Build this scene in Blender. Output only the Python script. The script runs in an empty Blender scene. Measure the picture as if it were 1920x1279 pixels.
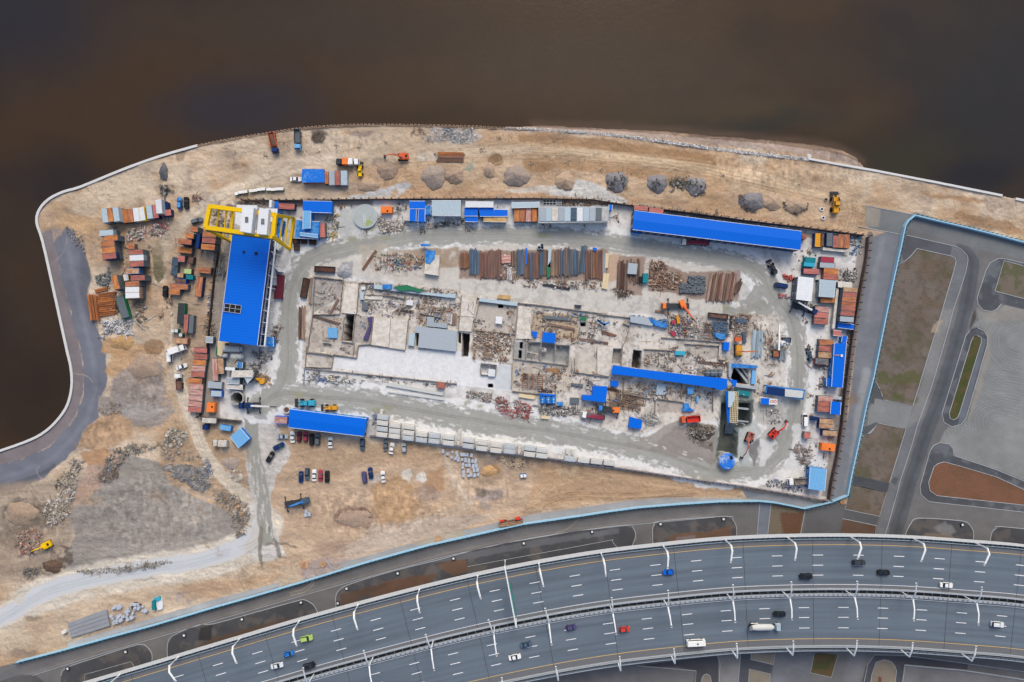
import bpy, bmesh, math, random
import numpy as np
from mathutils import Vector, Matrix
random.seed(7)
R = math.radians
sc = bpy.context.scene
# ---------------------------------------------------------------- camera
H = 281.6; S = 0.22                       # camera height, metres per photo pixel on the ground
cam = bpy.data.cameras.new('camera'); cam.sensor_width = 36; cam.lens = 24
cam.clip_start = 1; cam.clip_end = 6000
co = bpy.data.objects.new('camera', cam); sc.collection.objects.link(co)
co.location = (0, 0, H); sc.camera = co
# ---------------------------------------------------------------- sky, sun, exposure
w = bpy.data.worlds.new('World'); sc.world = w; w.use_nodes = True
nt = w.node_tree; bg = nt.nodes['Background']
sky = nt.nodes.new('ShaderNodeTexSky'); sky.sky_type = 'NISHITA'; sky.sun_disc = False
SUN_EL, SUN_AZ = 45, 8                  # azimuth clockwise from north (+Y)
sky.sun_elevation = R(SUN_EL); sky.sun_rotation = R(SUN_AZ); sky.air_density = 1.0; sky.dust_density = 4.0; sky.ozone_density = 1.0
nt.links.new(sky.outputs[0], bg.inputs[0]); bg.inputs[1].default_value = 0.15
sl = bpy.data.lights.new('sun', 'SUN'); sl.energy = 1.25; sl.angle = R(30); sl.color = (1.0, 0.94, 0.80)
so = bpy.data.objects.new('sun', sl); sc.collection.objects.link(so)
d = Vector((math.sin(R(SUN_AZ))*math.cos(R(SUN_EL)), math.cos(R(SUN_AZ))*math.cos(R(SUN_EL)), math.sin(R(SUN_EL))))
so.rotation_euler = d.to_track_quat('Z', 'Y').to_euler()
sc.view_settings.view_transform = 'Standard'; sc.view_settings.look = 'None'; sc.view_settings.gamma = 1
sc.view_settings.exposure = 0.34
C = sc.collection
# ---------------------------------------------------------------- coordinates
REG = dict(A=(140,350,7.385), B=(140,500,7.385), C=(300,600,7.385), D=(340,360,7.385), E=(300,200,4.79), F=(640,210,4.79), G=(940,220,4.79),
  H=(1240,260,4.79), I=(1400,460,7.99), J=(1400,600,7.99), K=(1300,740,5.647), L=(560,470,6.393), M=(840,450,6.393), N=(1120,450,6.393),
  O=(540,640,6.0), P=(840,640,6.393), Q=(1120,640,6.393), a=(0,620,4.567), b=(0,860,4.567), c=(360,740,4.567), d=(760,780,4.567),
  e=(0,999,4.567), f=(400,999,4.567), g=(800,999,4.567), h=(1150,999,4.567), i=(1500,999,4.567), j=(1560,360,5.328), k=(1560,580,5.328),
  l=(1560,800,5.328), m=(60,350,2.557), n=(1200,940,5.333))
REG['.'] = (0, 0, 1.0)
def px(reg, x, y):
    a, b, s = REG[reg]; return (a + x/s, b + y/s)
def pz(reg, pts): return [px(reg, x, y) for x, y in pts]
def W(x, y, z=0.0):
    f = S*(H - z)/H; return Vector(((x - 960)*f, (639.5 - y)*f, z))
def lin(c):
    return tuple(((v/255)/12.92 if v <= 10 else ((v/255 + .055)/1.055)**2.4) for v in c)
GAIN = 0.80
def alb(c): return tuple(v*GAIN for v in lin(c))
# ---------------------------------------------------------------- numpy noise and painting
RT = np.random.RandomState(3).rand(16, 256, 256).astype(np.float32)
def vn(X, Y, sc_, seed):
    x = X/sc_ + seed*17.3; y = Y/sc_ + seed*9.1
    xi = np.floor(x).astype(int); yi = np.floor(y).astype(int); fx = x - xi; fy = y - yi
    fx = fx*fx*(3-2*fx); fy = fy*fy*(3-2*fy); T = RT[seed % 16]
    a = T[yi & 255, xi & 255]; b = T[yi & 255, (xi+1) & 255]; c = T[(yi+1) & 255, xi & 255]; d_ = T[(yi+1) & 255, (xi+1) & 255]
    return (a*(1-fx)+b*fx)*(1-fy) + (c*(1-fx)+d_*fx)*fy
def fbm(X, Y, sc_, seed, o=4):
    r = 0; a = 1; t = 0
    for k in range(o):
        r = r + a*vn(X, Y, sc_/2**k, seed+k); t += a; a *= .55
    return r/t
def sm(x, a, b):
    t = np.clip((x-a)/(b-a), 0, 1); return t*t*(3-2*t)
def spline(pts, n=6, closed=False):
    P = [np.array(p, float) for p in pts]; out = []
    N = len(P); rng = range(N if closed else N-1)
    for i_ in rng:
        g = lambda j_: P[j_ % N] if closed else P[min(max(j_, 0), N-1)]
        p0, p1, p2, p3 = g(i_-1), g(i_), g(i_+1), g(i_+2)
        for k in range(n):
            t = k/n
            out.append(tuple(.5*((2*p1)+(-p0+p2)*t+(2*p0-5*p1+4*p2-p3)*t*t+(-p0+3*p1-3*p2+p3)*t**3)))
    if not closed: out.append(tuple(P[-1]))
    return out
def segdist(X, Y, pts, closed):
    D = np.full(X.shape, 1e9, np.float32); n = len(pts)
    for k in range(n if closed else n-1):
        ax, ay = pts[k][:2]; bx_, by_ = pts[(k+1) % n][:2]; dx, dy = bx_-ax, by_-ay; l2 = dx*dx+dy*dy or 1e-9
        t = np.clip(((X-ax)*dx+(Y-ay)*dy)/l2, 0, 1)
        D = np.minimum(D, (X-ax-t*dx)**2+(Y-ay-t*dy)**2)
    return np.sqrt(D)
def inside(X, Y, pts):
    I = np.zeros(X.shape, bool); n = len(pts)
    for k in range(n):
        ax, ay = pts[k]; bx_, by_ = pts[(k+1) % n]
        if ay == by_: continue
        c = (ay > Y) != (by_ > Y); I ^= c & (X < (bx_-ax)*(Y-ay)/(by_-ay)+ax)
    return I
def sdf(X, Y, pts):
    d_ = segdist(X, Y, pts, True); return np.where(inside(X, Y, pts), -d_, d_)
class Canvas:
    def __init__(s, x0, y0, x1, y1, st):
        xs = np.arange(x0, x1+.1, st); ys = np.arange(y0, y1+.1, st)
        s.X, s.Y = np.meshgrid(xs.astype(np.float32), ys.astype(np.float32)); s.x0, s.y0, s.st = x0, y0, st
        s.col = np.zeros(s.X.shape+(3,), np.float32); s.z = np.zeros(s.X.shape, np.float32); s.cls = np.zeros(s.X.shape, np.int16); s.sd = 1
    def win(s, pts, pad):
        xs = [p[0] for p in pts]; ys = [p[1] for p in pts]; h, w_ = s.X.shape
        i0 = max(0, int((min(ys)-pad-s.y0)/s.st)); i1 = min(h, int((max(ys)+pad-s.y0)/s.st)+2)
        j0 = max(0, int((min(xs)-pad-s.x0)/s.st)); j1 = min(w_, int((max(xs)+pad-s.x0)/s.st)+2)
        return (slice(i0, max(i0, i1)), slice(j0, max(j0, j1)))
    def _paint(s, sl_, D, col, a, feather, noise, cls):
        al = a*(1-sm(D, -feather, feather)); X, Y = s.X[sl_], s.Y[sl_]
        if noise:
            ns, lo, hi = noise; s.sd += 1
            al = al*sm(fbm(X, Y, ns, s.sd % 11, 4), lo, hi)
        c = np.array(lin(col), np.float32)
        s.col[sl_] = s.col[sl_]*(1-al[..., None]) + c*al[..., None]
        if cls is not None: s.cls[sl_][al > .4] = cls
    def _w(s, sl_, warp, ws):
        X, Y = s.X[sl_], s.Y[sl_]
        if warp:
            s.sd += 1; k = s.sd % 11
            return X+(fbm(X, Y, ws, k, 4)-.5)*2*warp, Y+(fbm(X, Y, ws, k+3, 4)-.5)*2*warp
        return X, Y
    def poly(s, pts, col, a=1, warp=0, ws=14, f=.9, noise=None, cls=None, smooth=False):
        if smooth: pts = spline(pts, 5, True)
        sl_ = s.win(pts, warp+f+2)
        if s.X[sl_].size == 0: return
        X, Y = s._w(sl_, warp, ws); s._paint(sl_, sdf(X, Y, pts), col, a, f, noise, cls)
    def stroke(s, pts, wd, col, a=1, warp=0, ws=14, f=.9, noise=None, cls=None, n=5):
        pts = spline(pts, n) if n > 1 else pts
        sl_ = s.win(pts, warp+f+wd/2+2)
        if s.X[sl_].size == 0: return
        X, Y = s._w(sl_, warp, ws); s._paint(sl_, segdist(X, Y, pts, False)-wd/2, col, a, f, noise, cls)
    def blob(s, x, y, rx, ry, col, a=1, warp=None, ws=None, f=2, noise=None, cls=None, rot=0):
        r = max(rx, ry); warp = r*.35 if warp is None else warp; ws = r*.9 if ws is None else ws
        sl_ = s.win([(x-r, y-r), (x+r, y+r)], warp+f+2)
        if s.X[sl_].size == 0: return
        X, Y = s._w(sl_, warp, ws); X = X-x; Y = Y-y; c, s_ = math.cos(R(rot)), math.sin(R(rot))
        D = (np.sqrt(((X*c-Y*s_)/rx)**2+((X*s_+Y*c)/ry)**2)-1)*min(rx, ry); s._paint(sl_, D, col, a, f, noise, cls)
    def tracks(s, pts, n, spread, col, a=.35, wd=1.2, gap=9):
        for k in range(n):
            o = random.uniform(-spread, spread); q = [(x+o*random.uniform(.7, 1.3), y+o*random.uniform(.7, 1.3)) for x, y in pts]
            for g in (0, gap): s.stroke([(x+g*.35, y+g) for x, y in q], wd, col, a, 1.2, 20, 1.0)
    def dig(s, pts, z, f=1.2):
        sl_ = s.win(pts, 6)
        k = 1-sm(sdf(s.X[sl_], s.Y[sl_], pts), -f, 0); s.z[sl_] = s.z[sl_]*(1-k)+z*k
def grid_obj(cv, mask_v, name, mat, kind='structure', zoff=0):
    """mesh of the canvas cells whose class mask is set"""
    h, w_ = cv.X.shape
    m = mask_v[:-1, :-1]
    ii, jj = np.nonzero(m)
    if len(ii) == 0: return
    idx = np.stack([ii*w_+jj, (ii+1)*w_+jj, (ii+1)*w_+jj+1, ii*w_+jj+1], 1)
    u, inv = np.unique(idx, return_inverse=True); inv = inv.reshape(-1)
    X = cv.X.ravel()[u]; Y = cv.Y.ravel()[u]; Z = cv.z.ravel()[u]+zoff
    co_ = np.stack([(X-960)*S, (639.5-Y)*S, Z], 1).astype(np.float32)
    me = bpy.data.meshes.new(name); me.vertices.add(len(u)); me.vertices.foreach_set('co', co_.ravel())
    nf = len(ii); me.loops.add(nf*4); me.polygons.add(nf)
    me.loops.foreach_set('vertex_index', inv.astype(np.int32)); me.polygons.foreach_set('loop_start', np.arange(0, nf*4, 4, dtype=np.int32))
    me.update(calc_edges=True)
    ca = me.color_attributes.new('Col', 'FLOAT_COLOR', 'POINT')
    c = np.ones((len(u), 4), np.float32); c[:, :3] = cv.col.reshape(-1, 3)[u]*GAIN
    ca.data.foreach_set('color', c.ravel())
    me.polygons.foreach_set('use_smooth', np.ones(nf, bool)); me.materials.append(mat)
    o = bpy.data.objects.new(name, me); C.objects.link(o); o['kind'] = kind
    return o
# ---------------------------------------------------------------- materials
MATS = {}
def vmath(nt_, op, a, b):
    n = nt_.nodes.new('ShaderNodeMath'); n.operation = op
    for i_, v in enumerate((a, b)):
        if isinstance(v, (int, float)): n.inputs[i_].default_value = v
        else: nt_.links.new(v, n.inputs[i_])
    return n.outputs[0]
def ground_mat(name, rough=.95, amt=.22, sc1=.9, bump=.25, spec=.25, patt=None):
    m = bpy.data.materials.new(name); m.use_nodes = True; nt_ = m.node_tree; b = nt_.nodes['Principled BSDF']
    at = nt_.nodes.new('ShaderNodeAttribute'); at.attribute_name = 'Col'
    tc = nt_.nodes.new('ShaderNodeTexCoord')
    n1 = nt_.nodes.new('ShaderNodeTexNoise'); n1.inputs['Scale'].default_value = sc1; n1.inputs['Detail'].default_value = 6; n1.inputs['Roughness'].default_value = .72
    n2 = nt_.nodes.new('ShaderNodeTexNoise'); n2.inputs['Scale'].default_value = .13; n2.inputs['Detail'].default_value = 5
    for n in (n1, n2): nt_.links.new(tc.outputs['Object'], n.inputs['Vector'])
    v = vmath(nt_, 'ADD', vmath(nt_, 'MULTIPLY', n1.outputs[0], amt*2), vmath(nt_, 'MULTIPLY', n2.outputs[0], amt*1.2))
    v = vmath(nt_, 'ADD', v, 1-amt*1.6)
    if patt:
        wv = nt_.nodes.new('ShaderNodeTexBrick'); wv.inputs['Scale'].default_value = patt[0]; wv.inputs['Color1'].default_value = (1, 1, 1, 1)
        wv.inputs['Color2'].default_value = (patt[1],)*3+(1,); wv.inputs['Mortar'].default_value = (patt[2],)*3+(1,); wv.inputs['Mortar Size'].default_value = patt[3]
        wv.inputs['Brick Width'].default_value = patt[4]; wv.inputs['Row Height'].default_value = patt[5]
        nt_.links.new(tc.outputs['Object'], wv.inputs['Vector'])
        bwn = nt_.nodes.new('ShaderNodeRGBToBW'); nt_.links.new(wv.outputs[0], bwn.inputs[0]); v = vmath(nt_, 'MULTIPLY', v, bwn.outputs[0])
    mx = nt_.nodes.new('ShaderNodeVectorMath'); mx.operation = 'SCALE'; nt_.links.new(at.outputs['Color'], mx.inputs[0]); nt_.links.new(v, mx.inputs['Scale'])
    nt_.links.new(mx.outputs[0], b.inputs['Base Color']); b.inputs['Roughness'].default_value = rough; b.inputs['Specular IOR Level'].default_value = spec
    if bump:
        bn = nt_.nodes.new('ShaderNodeBump'); bn.inputs['Strength'].default_value = bump; bn.inputs['Distance'].default_value = .6
        nt_.links.new(n1.outputs[0], bn.inputs['Height']); nt_.links.new(bn.outputs[0], b.inputs['Normal'])
    return m
def mat(name, col, rough=.7, var=.12, scale=.5, metal=0, rust=None, rs=.55, stretch=(1, 1, 1), bump=0, srgb=True, alpha=1):
    """col in sRGB 0-255 as it reads in daylight; rust = second colour mixed in by noise"""
    if name in MATS: return MATS[name]
    m = bpy.data.materials.new(name); m.use_nodes = True; nt_ = m.node_tree; b = nt_.nodes['Principled BSDF']
    c1 = alb(col)+(1,); tc = nt_.nodes.new('ShaderNodeTexCoord'); mp = nt_.nodes.new('ShaderNodeMapping'); mp.inputs['Scale'].default_value = stretch
    oi = nt_.nodes.new('ShaderNodeObjectInfo'); cm = nt_.nodes.new('ShaderNodeCombineXYZ')
    k = vmath(nt_, 'MULTIPLY', oi.outputs['Random'], 97.0)
    for i_ in range(3): nt_.links.new(k, cm.inputs[i_])
    nt_.links.new(cm.outputs[0], mp.inputs['Location']); nt_.links.new(tc.outputs['Object'], mp.inputs['Vector'])
    n1 = nt_.nodes.new('ShaderNodeTexNoise'); n1.inputs['Scale'].default_value = scale; n1.inputs['Detail'].default_value = 6; n1.inputs['Roughness'].default_value = .65
    nt_.links.new(mp.outputs[0], n1.inputs['Vector'])
    out = None
    if rust:
        rp = nt_.nodes.new('ShaderNodeValToRGB'); rp.color_ramp.elements[0].position = rs-.09; rp.color_ramp.elements[1].position = rs+.09
        rp.color_ramp.elements[0].color = c1; rp.color_ramp.elements[1].color = alb(rust)+(1,)
        nt_.links.new(n1.outputs[0], rp.inputs[0]); out = rp.outputs[0]
    n2 = nt_.nodes.new('ShaderNodeTexNoise'); n2.inputs['Scale'].default_value = scale*2.3; n2.inputs['Detail'].default_value = 4; nt_.links.new(mp.outputs[0], n2.inputs['Vector'])
    v = vmath(nt_, 'ADD', vmath(nt_, 'MULTIPLY', n2.outputs[0], var*2), 1-var)
    v = vmath(nt_, 'MULTIPLY', v, vmath(nt_, 'ADD', vmath(nt_, 'MULTIPLY', oi.outputs['Random'], var*.8), 1-var*.4))
    mx = nt_.nodes.new('ShaderNodeVectorMath'); mx.operation = 'SCALE'
    if out: nt_.links.new(out, mx.inputs[0])
    else: mx.inputs[0].default_value = c1[:3]
    nt_.links.new(v, mx.inputs['Scale']); nt_.links.new(mx.outputs[0], b.inputs['Base Color'])
    b.inputs['Roughness'].default_value = rough; b.inputs['Metallic'].default_value = metal; b.inputs['Specular IOR Level'].default_value = .15 if rough > .3 else .5
    if bump:
        bn = nt_.nodes.new('ShaderNodeBump'); bn.inputs['Strength'].default_value = bump; bn.inputs['Distance'].default_value = .3
        nt_.links.new(n1.outputs[0], bn.inputs['Height']); nt_.links.new(bn.outputs[0], b.inputs['Normal'])
    MATS[name] = m; return m
def vcmat():
    if 'bits' in MATS: return MATS['bits']
    m = ground_mat('bits', .85, .12, 1.5, 0); MATS['bits'] = m; return m
# ================================================================ GROUND, painted region by region
shore = pz('a', [(0,1030),(200,960),(350,890),(470,790),(560,670),(600,560),(615,440),(605,310),(575,180),(535,0)]) + \
  pz('m', [(100,480),(50,260),(22,170),(35,110),(80,60),(150,25),(235,0)]) + [(230,318),(300,293),(370,273),(430,261),(500,250),(560,241),(640,235),(720,234),(800,235),(880,237),(940,240)]
beach = [(1000,235),(1086,239),(1170,243),(1253,247),(1340,255),(1399,260),(1470,266),(1532,272.5),(1584,283),(1607,295),(1622,315)]
quay_e = [(1622,315),(1640,319),(1760,343),(1880,367),(1905,372),(1920,376),(2030,398)]
LAND = [(-110,880)]+shore+beach+quay_e+[(2030,1390),(-110,1390)]
cv = Canvas(-100,180,2020,1380,1.5)
X, Y = cv.X, cv.Y
SL = sdf(X, Y, LAND)
# base sand with broad tone changes
n1 = fbm(X, Y, 90, 1, 5); n2 = fbm(X, Y, 30, 4, 5); n3 = fbm(X*.35, Y, 26, 6, 5)
def mixc(a, b, t): return np.array(lin(a), np.float32)*(1-t[..., None])+np.array(lin(b), np.float32)*t[..., None]
base = mixc((206,184,156), (190,156,118), sm(n1, .38, .62))
t = sm(n2, .55, .75)*.6; base = base*(1-t[..., None])+np.array(lin((158,138,120)), np.float32)*t[..., None]
t = sm(n3, .58, .72)*.35; base = base*(1-t[..., None])+np.array(lin((214,190,158)), np.float32)*t[..., None]
cv.col[:] = base
SAND, YARD, WET, PROM, ASPH, PLOT, TRACK = 0, 1, 2, 3, 4, 5, 6
P_, K_, B_ = cv.poly, cv.stroke, cv.blob
# --- northern sand belt
P_([(640,240),(900,245),(960,250),(1100,262),(1250,285),(1400,305),(1520,320),(1620,345),(1620,430),(1400,400),(1200,376),(1000,366),(640,368)], (190,152,108), .55, 10, 40, 6)
for q in [[(985,252),(1100,258),(1230,276),(1330,290),(1330,302),(1200,292),(1060,276),(985,266)], [(1275,280),(1345,300),(1330,322),(1270,305)], [(985,296),(1100,300),(1210,312),(1290,322),(1290,345),(1180,335),(1080,318),(1000,322)],
          pz('j',[(920,10),(1500,60),(1520,100),(1160,85),(930,40)]), pz('j',[(1250,210),(1700,290),(1918,400),(1918,440),(1600,380),(1270,290)])]:
    P_(q, (162,122,78), .75, 7, 22, 3, smooth=True)
for q in [[(850,290),(1000,275),(1150,292),(1300,308),(1450,335),(1620,395)], [(700,300),(880,283),(1050,285),(1250,305),(1420,340),(1600,380)]]:
    cv.tracks(q, 7, 12, (216,190,150), .4, 1.5, 8); cv.tracks(q, 5, 12, (150,118,82), .35, 1.4, 7)
P_([(1230,395),(1440,420),(1620,440),(1600,432),(1400,398),(1250,380)], (190,150,112), .7, 3, 30, 4)
P_([(690,345),(900,357),(1180,368),(1250,374),(1250,384),(900,372),(690,372)], (192,152,112), .8, 4, 30, 3)
# concrete slab pads near the NW shore
for r_ in range(4):
    for c_ in range(13):
        x = 556+c_*13+r_*3; y = 263+r_*13-c_*.9
        if random.random() < .75: P_([(x,y),(x+11,y-1),(x+11.5,y+10),(x+.5,y+11)], (200,182,158), .6, 1.5, 9, 1)
for c_ in range(5): P_([(782+c_*8.8,286),(789+c_*8.8,286),(789+c_*8.8,302),(782+c_*8.8,302)], (196,186,172), .9, .8, 6)
P_([(560,262),(700,248),(800,250),(900,270),(1000,272),(1000,284),(800,300),(640,306),(560,300)], (198,178,152), .55, 10, 30, 5)
B_(783,252,12,12,(96,84,78),.85,noise=(6,.3,.6)); B_(598,255,17,13,(110,98,88),.8,noise=(8,.3,.6)); B_(835,252,28,14,(168,172,178),.8,noise=(7,.25,.55)); B_(872,256,30,16,(190,192,192),.75,noise=(5,.3,.6))
B_(680,250,22,6,(120,112,116),.6); B_(720,316,24,20,(150,132,120),.7,noise=(10,.3,.6)); B_(520,265,60,14,(176,150,122),.5); B_(445,315,22,10,(140,112,84),.6,noise=(9,.35,.6)); B_(338,290,10,12,(140,112,84),.7)
P_([(650,372),(700,358),(730,352),(760,340),(772,348),(750,368),(700,374),(655,376)], (188,194,198), .85, 7, 16, 2, noise=(12,.25,.5))
P_([(870,318),(884,302),(888,312),(880,322),(868,320)], (150,158,140), .9, 3, 8, 1.5)
P_([(1030,352),(1085,335),(1120,345),(1170,372),(1178,380),(1160,385),(1120,374),(1030,366)], (204,203,198), .95, 4, 16, 2)
P_([(950,358),(1010,348),(1040,350),(1040,364),(1000,362),(950,362)], (205,200,190), .7, 4, 14, 2)
B_(930,300,14,12,(140,106,70),.9); B_(1280,330,30,16,(150,124,96),.6,noise=(10,.3,.6)); B_(660,352,40,14,(160,146,134),.6)
# ridged dirt by the east loader
for k in range(26):
    x = 1568+k*2.3; K_([(x+random.uniform(-3,3),372+k*.6),(x+4,395),(x-3+random.uniform(-4,4),428)], 1.2, random.choice([(206,172,130),(150,118,84),(176,140,100)]), .6, 2, 10)
# beach: rocks strip and wet sand
K_([(940,241),(1002,242),(1086,248),(1170,256),(1260,268),(1340,279),(1440,291),(1515,299)], 6, (180,174,168), .8, 1.5, 8, 1.2)
K_([(1000,237),(1090,242),(1200,250),(1320,262),(1420,272),(1500,282),(1570,294),(1610,306)], 14, (168,148,136), .85, 3, 14, 3)
K_([(985,229),(1090,231),(1200,238),(1320,248),(1420,257),(1500,265),(1580,277),(1632,298)], 16, (96,78,66), .95, 3, 14, 4)
K_([(1000,234),(1090,238),(1200,245),(1320,256),(1420,265),(1500,274),(1570,286),(1610,300)], 6, (120,98,84), .9, 2, 14, 2)
K_([(1330,272),(1430,284),(1520,300),(1590,312)], 5, (120,108,112), .6, 2, 12, 2, noise=(10,.4,.6))
# --- west sand around the corner
P_(pz('m',[(40,215),(110,200),(170,190),(250,300),(190,330),(110,260)]), (150,140,138), .6, 6, 14, 3)
B_(140,420,38,22,(196,158,110),.8); B_(330,400,50,30,(188,150,112),.5); B_(300,600,50,60,(190,162,130),.5)
# service track from the west yard to the north belt
K_([(300,520),(305,470),(335,425),(400,378),(470,342),(540,316),(620,300)], 26, (206,188,164), .95, 3, 20, 3); K_([(318,450),(400,386),(470,350),(540,326)], 3, (170,150,126), .6, 1.5, 20, 1.5); K_([(330,440),(400,374),(480,336),(560,308)], 3, (220,204,182), .6, 1.5, 20, 1.5)
K_([(560,300),(480,320),(420,330)], 26, (192,172,146), .5, 6, 20, 6)
B_(297,486,11,36,(132,122,92),1,5,20,2); P_(pz('B',[(1080,0),(1300,0),(1230,170),(1150,230),(1100,120)]), (124,114,84), 1, 2, 10, 1.2)
# --- promenade and asphalt strip (west shore)
pin = pz('a',[(0,1160),(250,1080),(420,990),(560,860),(650,720),(710,540),(718,360),(690,180),(650,0)])+pz('m',[(190,620),(140,420),(105,270),(95,205),(60,210)])
P_([(-110,905)]+pin+[(79,442),(99,538),(117,620)]+pz('a',[(575,180),(605,310),(615,440),(600,560),(560,670),(470,790),(350,890),(200,960),(0,1030)])+[(-110,878)], (130,122,124), 1, 0, cls=PROM)
asp = [(-110,940),(0,924),(44,912),(83,895),(123,861),(144,843),(153,812),(184,782),(184,751),(199,725),(200,681),(193,647),(177,604),(163,553),(171,518),(158,467),(126,424)]
P_([(-110,905)]+pin[:-2]+asp[::-1], (112,115,126), 1, 4, 16, 1.2, cls=ASPH)
P_([(150,440),(172,520),(165,552),(178,600),(190,640),(150,560)], (98,100,110), .7, 5, 20, 4)
K_([(-20,900),(60,878),(120,840),(165,780),(178,700),(160,620),(140,520),(125,450)], 8, (130,134,145), .5, 5, 30, 5)
K_([(0,915),(60,897),(100,875)], 8, (76,80,88), .6, 3, 14, 3)
# --- south west dump
P_([(-100,930),(90,900),(130,880),(150,960),(135,1010),(130,1070),(60,1090),(-100,1100)], (160,142,122), .8, 10, 30, 6)
B_(45,965,46,34,(118,106,92),.8,noise=(18,.25,.55)); B_(20,1010,26,20,(128,112,94),.7)
P_([(190,872),(240,850),(300,868),(315,905),(365,930),(420,955),(468,990),(462,1012),(420,1032),(350,1052),(280,1064),(200,1079),(128,1072),(118,1058),(140,1005),(132,965),(142,905)], (154,146,136), 1, 5, 18, 2)
for k in range(90):
    x = random.uniform(150,440); y = random.uniform(905,1050); a_ = random.uniform(-.5,.5); l_ = random.uniform(20,90)
    K_([(x-l_,y+l_*a_),(x,y+random.uniform(-8,8)),(x+l_,y-l_*a_)], random.uniform(1,2.5), random.choice([(172,163,156),(128,118,112),(165,156,150)]), .45, 4, 20, 1.4)
P_([(130,960),(150,900),(170,860),(210,840),(240,860),(200,905),(170,925)], (182,150,128), .85, 5, 16, 3)
P_([(150,850),(200,838),(208,856),(190,872),(158,868)], (184,140,96), .95, 3, 14, 2)
B_(115,1045,22,20,(92,78,70),.85,noise=(8,.3,.6)); B_(100,1070,26,12,(78,66,58),.8,noise=(9,.35,.6)); B_(430,1020,22,10,(120,92,76),.7); B_(180,1058,60,9,(128,122,122),.8,noise=(12,.35,.6))
B_(255,690,52,45,(188,148,100),.9,14,26,3); B_(215,650,26,18,(190,146,96),.9); B_(290,650,20,15,(150,114,76),.85)
P_([(240,690),(255,668),(280,664),(305,680),(308,720),(312,745),(330,770),(300,800),(250,800),(232,775),(205,735),(215,705)], (158,146,137), .95, 6, 16, 2.5, noise=(30,.1,.4))
P_([(185,745),(230,740),(240,780),(200,790),(182,770)], (150,142,138), .8, 5, 12, 3)
P_([(155,812),(185,782),(220,772),(245,790),(250,815),(215,838),(170,842),(148,838)], (186,148,108), .9, 5, 16, 3)
for k in range(14): K_([(215+k*.8,780+k*2.5),(228+k,792+k*2),(224+k*2,815+k)], 1, (206,168,124), .4, 2, 10)
B_(270,770,40,14,(170,166,160),.6)
K_([(334,600),(330,680),(343,740),(360,790),(390,860),(430,905),(478,945)], 24, (214,198,174), 1, 3, 22, 2)
for o_ in (-7,-2,4): K_([(334+o_,600),(330+o_,680),(343+o_,740),(360+o_,790),(390+o_,860),(430+o_,905)], 1.2, (186,166,140), .6, 1.2, 22, .8)
P_([(460,940),(478,955),(500,985),(520,1040),(470,1050),(440,1046),(470,1010),(455,965)], (210,206,200), .8, 5, 12, 2)
K_([(330,600),(330,640),(320,700),(330,760),(352,800)], 14, (194,168,136), .7, 3, 20, 3)
# --- parking sand, south
P_([(500,830),(700,840),(840,850),(1000,865),(1240,890),(1400,910),(1390,935),(1180,940),(1000,965),(820,1006),(640,1057),(560,1085),(520,1060),(520,960),(505,880)], (196,166,134), .85, 6, 26, 4, noise=(80,.05,.45))
P_([(1010,868),(1240,885),(1390,908),(1385,932),(1240,930),(1080,945),(980,958),(1000,910)], (184,148,108), .8, 6, 22, 5)
P_([(560,818),(700,830),(840,845),(835,880),(700,870),(545,870)], (190,156,118), .7, 6, 22, 5)
P_([(700,905),(740,890),(790,915),(785,955),(770,990),(720,990),(690,960)], (190,148,98), .75, 12, 24, 6); P_([(795,885),(830,880),(835,915),(800,930)], (176,130,84), .7, 6, 14, 4)
B_(665,972,38,22,(142,112,92),.85,noise=(16,.15,.45)); B_(680,965,16,12,(118,84,68),.6); B_(918,925,34,12,(150,138,136),.75); B_(902,922,14,9,(122,108,90),.8); B_(905,860,30,20,(140,128,126),.5,noise=(12,.3,.6)); B_(800,925,26,14,(140,124,118),.5)
P_([(752,886),(770,878),(775,890),(768,905),(755,898)], (214,206,192), .95, 4, 8, 1); P_([(780,888),(792,884),(802,898),(790,905),(780,898)], (214,208,196), .95, 4, 8, 1)
B_(705,897,14,8,(178,172,168),.8); B_(925,882,14,11,(192,148,94),.9)
cv.tracks([(990,950),(1040,905),(1120,890),(1250,905),(1380,925)], 6, 5, (206,172,130), .5); cv.tracks([(980,960),(1060,925),(1180,925),(1300,915)], 5, 4, (150,118,84), .4)
cv.tracks([(840,860),(860,910),(880,950),(800,985),(640,1040)], 8, 14, (206,188,166), .4, 2)
P_([(700,985),(860,965),(930,965),(860,1000),(720,1030),(640,1045)], (186,170,156), .6, 8, 22, 5)
P_([(560,1062),(610,1045),(690,1050),(620,1080),(570,1092)], (168,150,144), .8, 4, 14, 3); B_(620,1030,30,14,(170,140,118),.6)
# --- pale haul track, south west
K_([(-110,1220),(0,1165),(80,1118),(160,1092),(260,1072),(360,1058),(430,1040),(476,1018),(500,985)], 64, (214,203,184), .95, 7, 26, 5)
K_([(-110,1215),(0,1160),(80,1112),(160,1088),(260,1068),(360,1054),(430,1034),(474,1008),(492,975)], 32, (204,207,210), 1, 4, 22, 4, cls=TRACK)
for o in (-6,0,5): K_([(-110,1218+o),(0,1163+o),(80,1114+o),(160,1090+o),(260,1070+o),(360,1056+o),(430,1036+o)], 2.4, (170,176,184), .5, 1.5, 20, 2)
P_([(0,1180),(100,1140),(250,1105),(400,1085),(560,1060),(560,1090),(400,1120),(130,1205),(0,1240)], (196,172,142), .6, 8, 26, 5); P_([(330,1100),(430,1085),(540,1075),(480,1100),(350,1130)], (190,150,108), .6, 8, 16, 4)
B_(20,1200,40,24,(200,180,152),.7); B_(60,1160,16,5,(120,100,80),.7); B_(40,1225,30,8,(128,110,98),.6); B_(345,1120,30,10,(156,146,150),.6,noise=(10,.3,.6))
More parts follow.
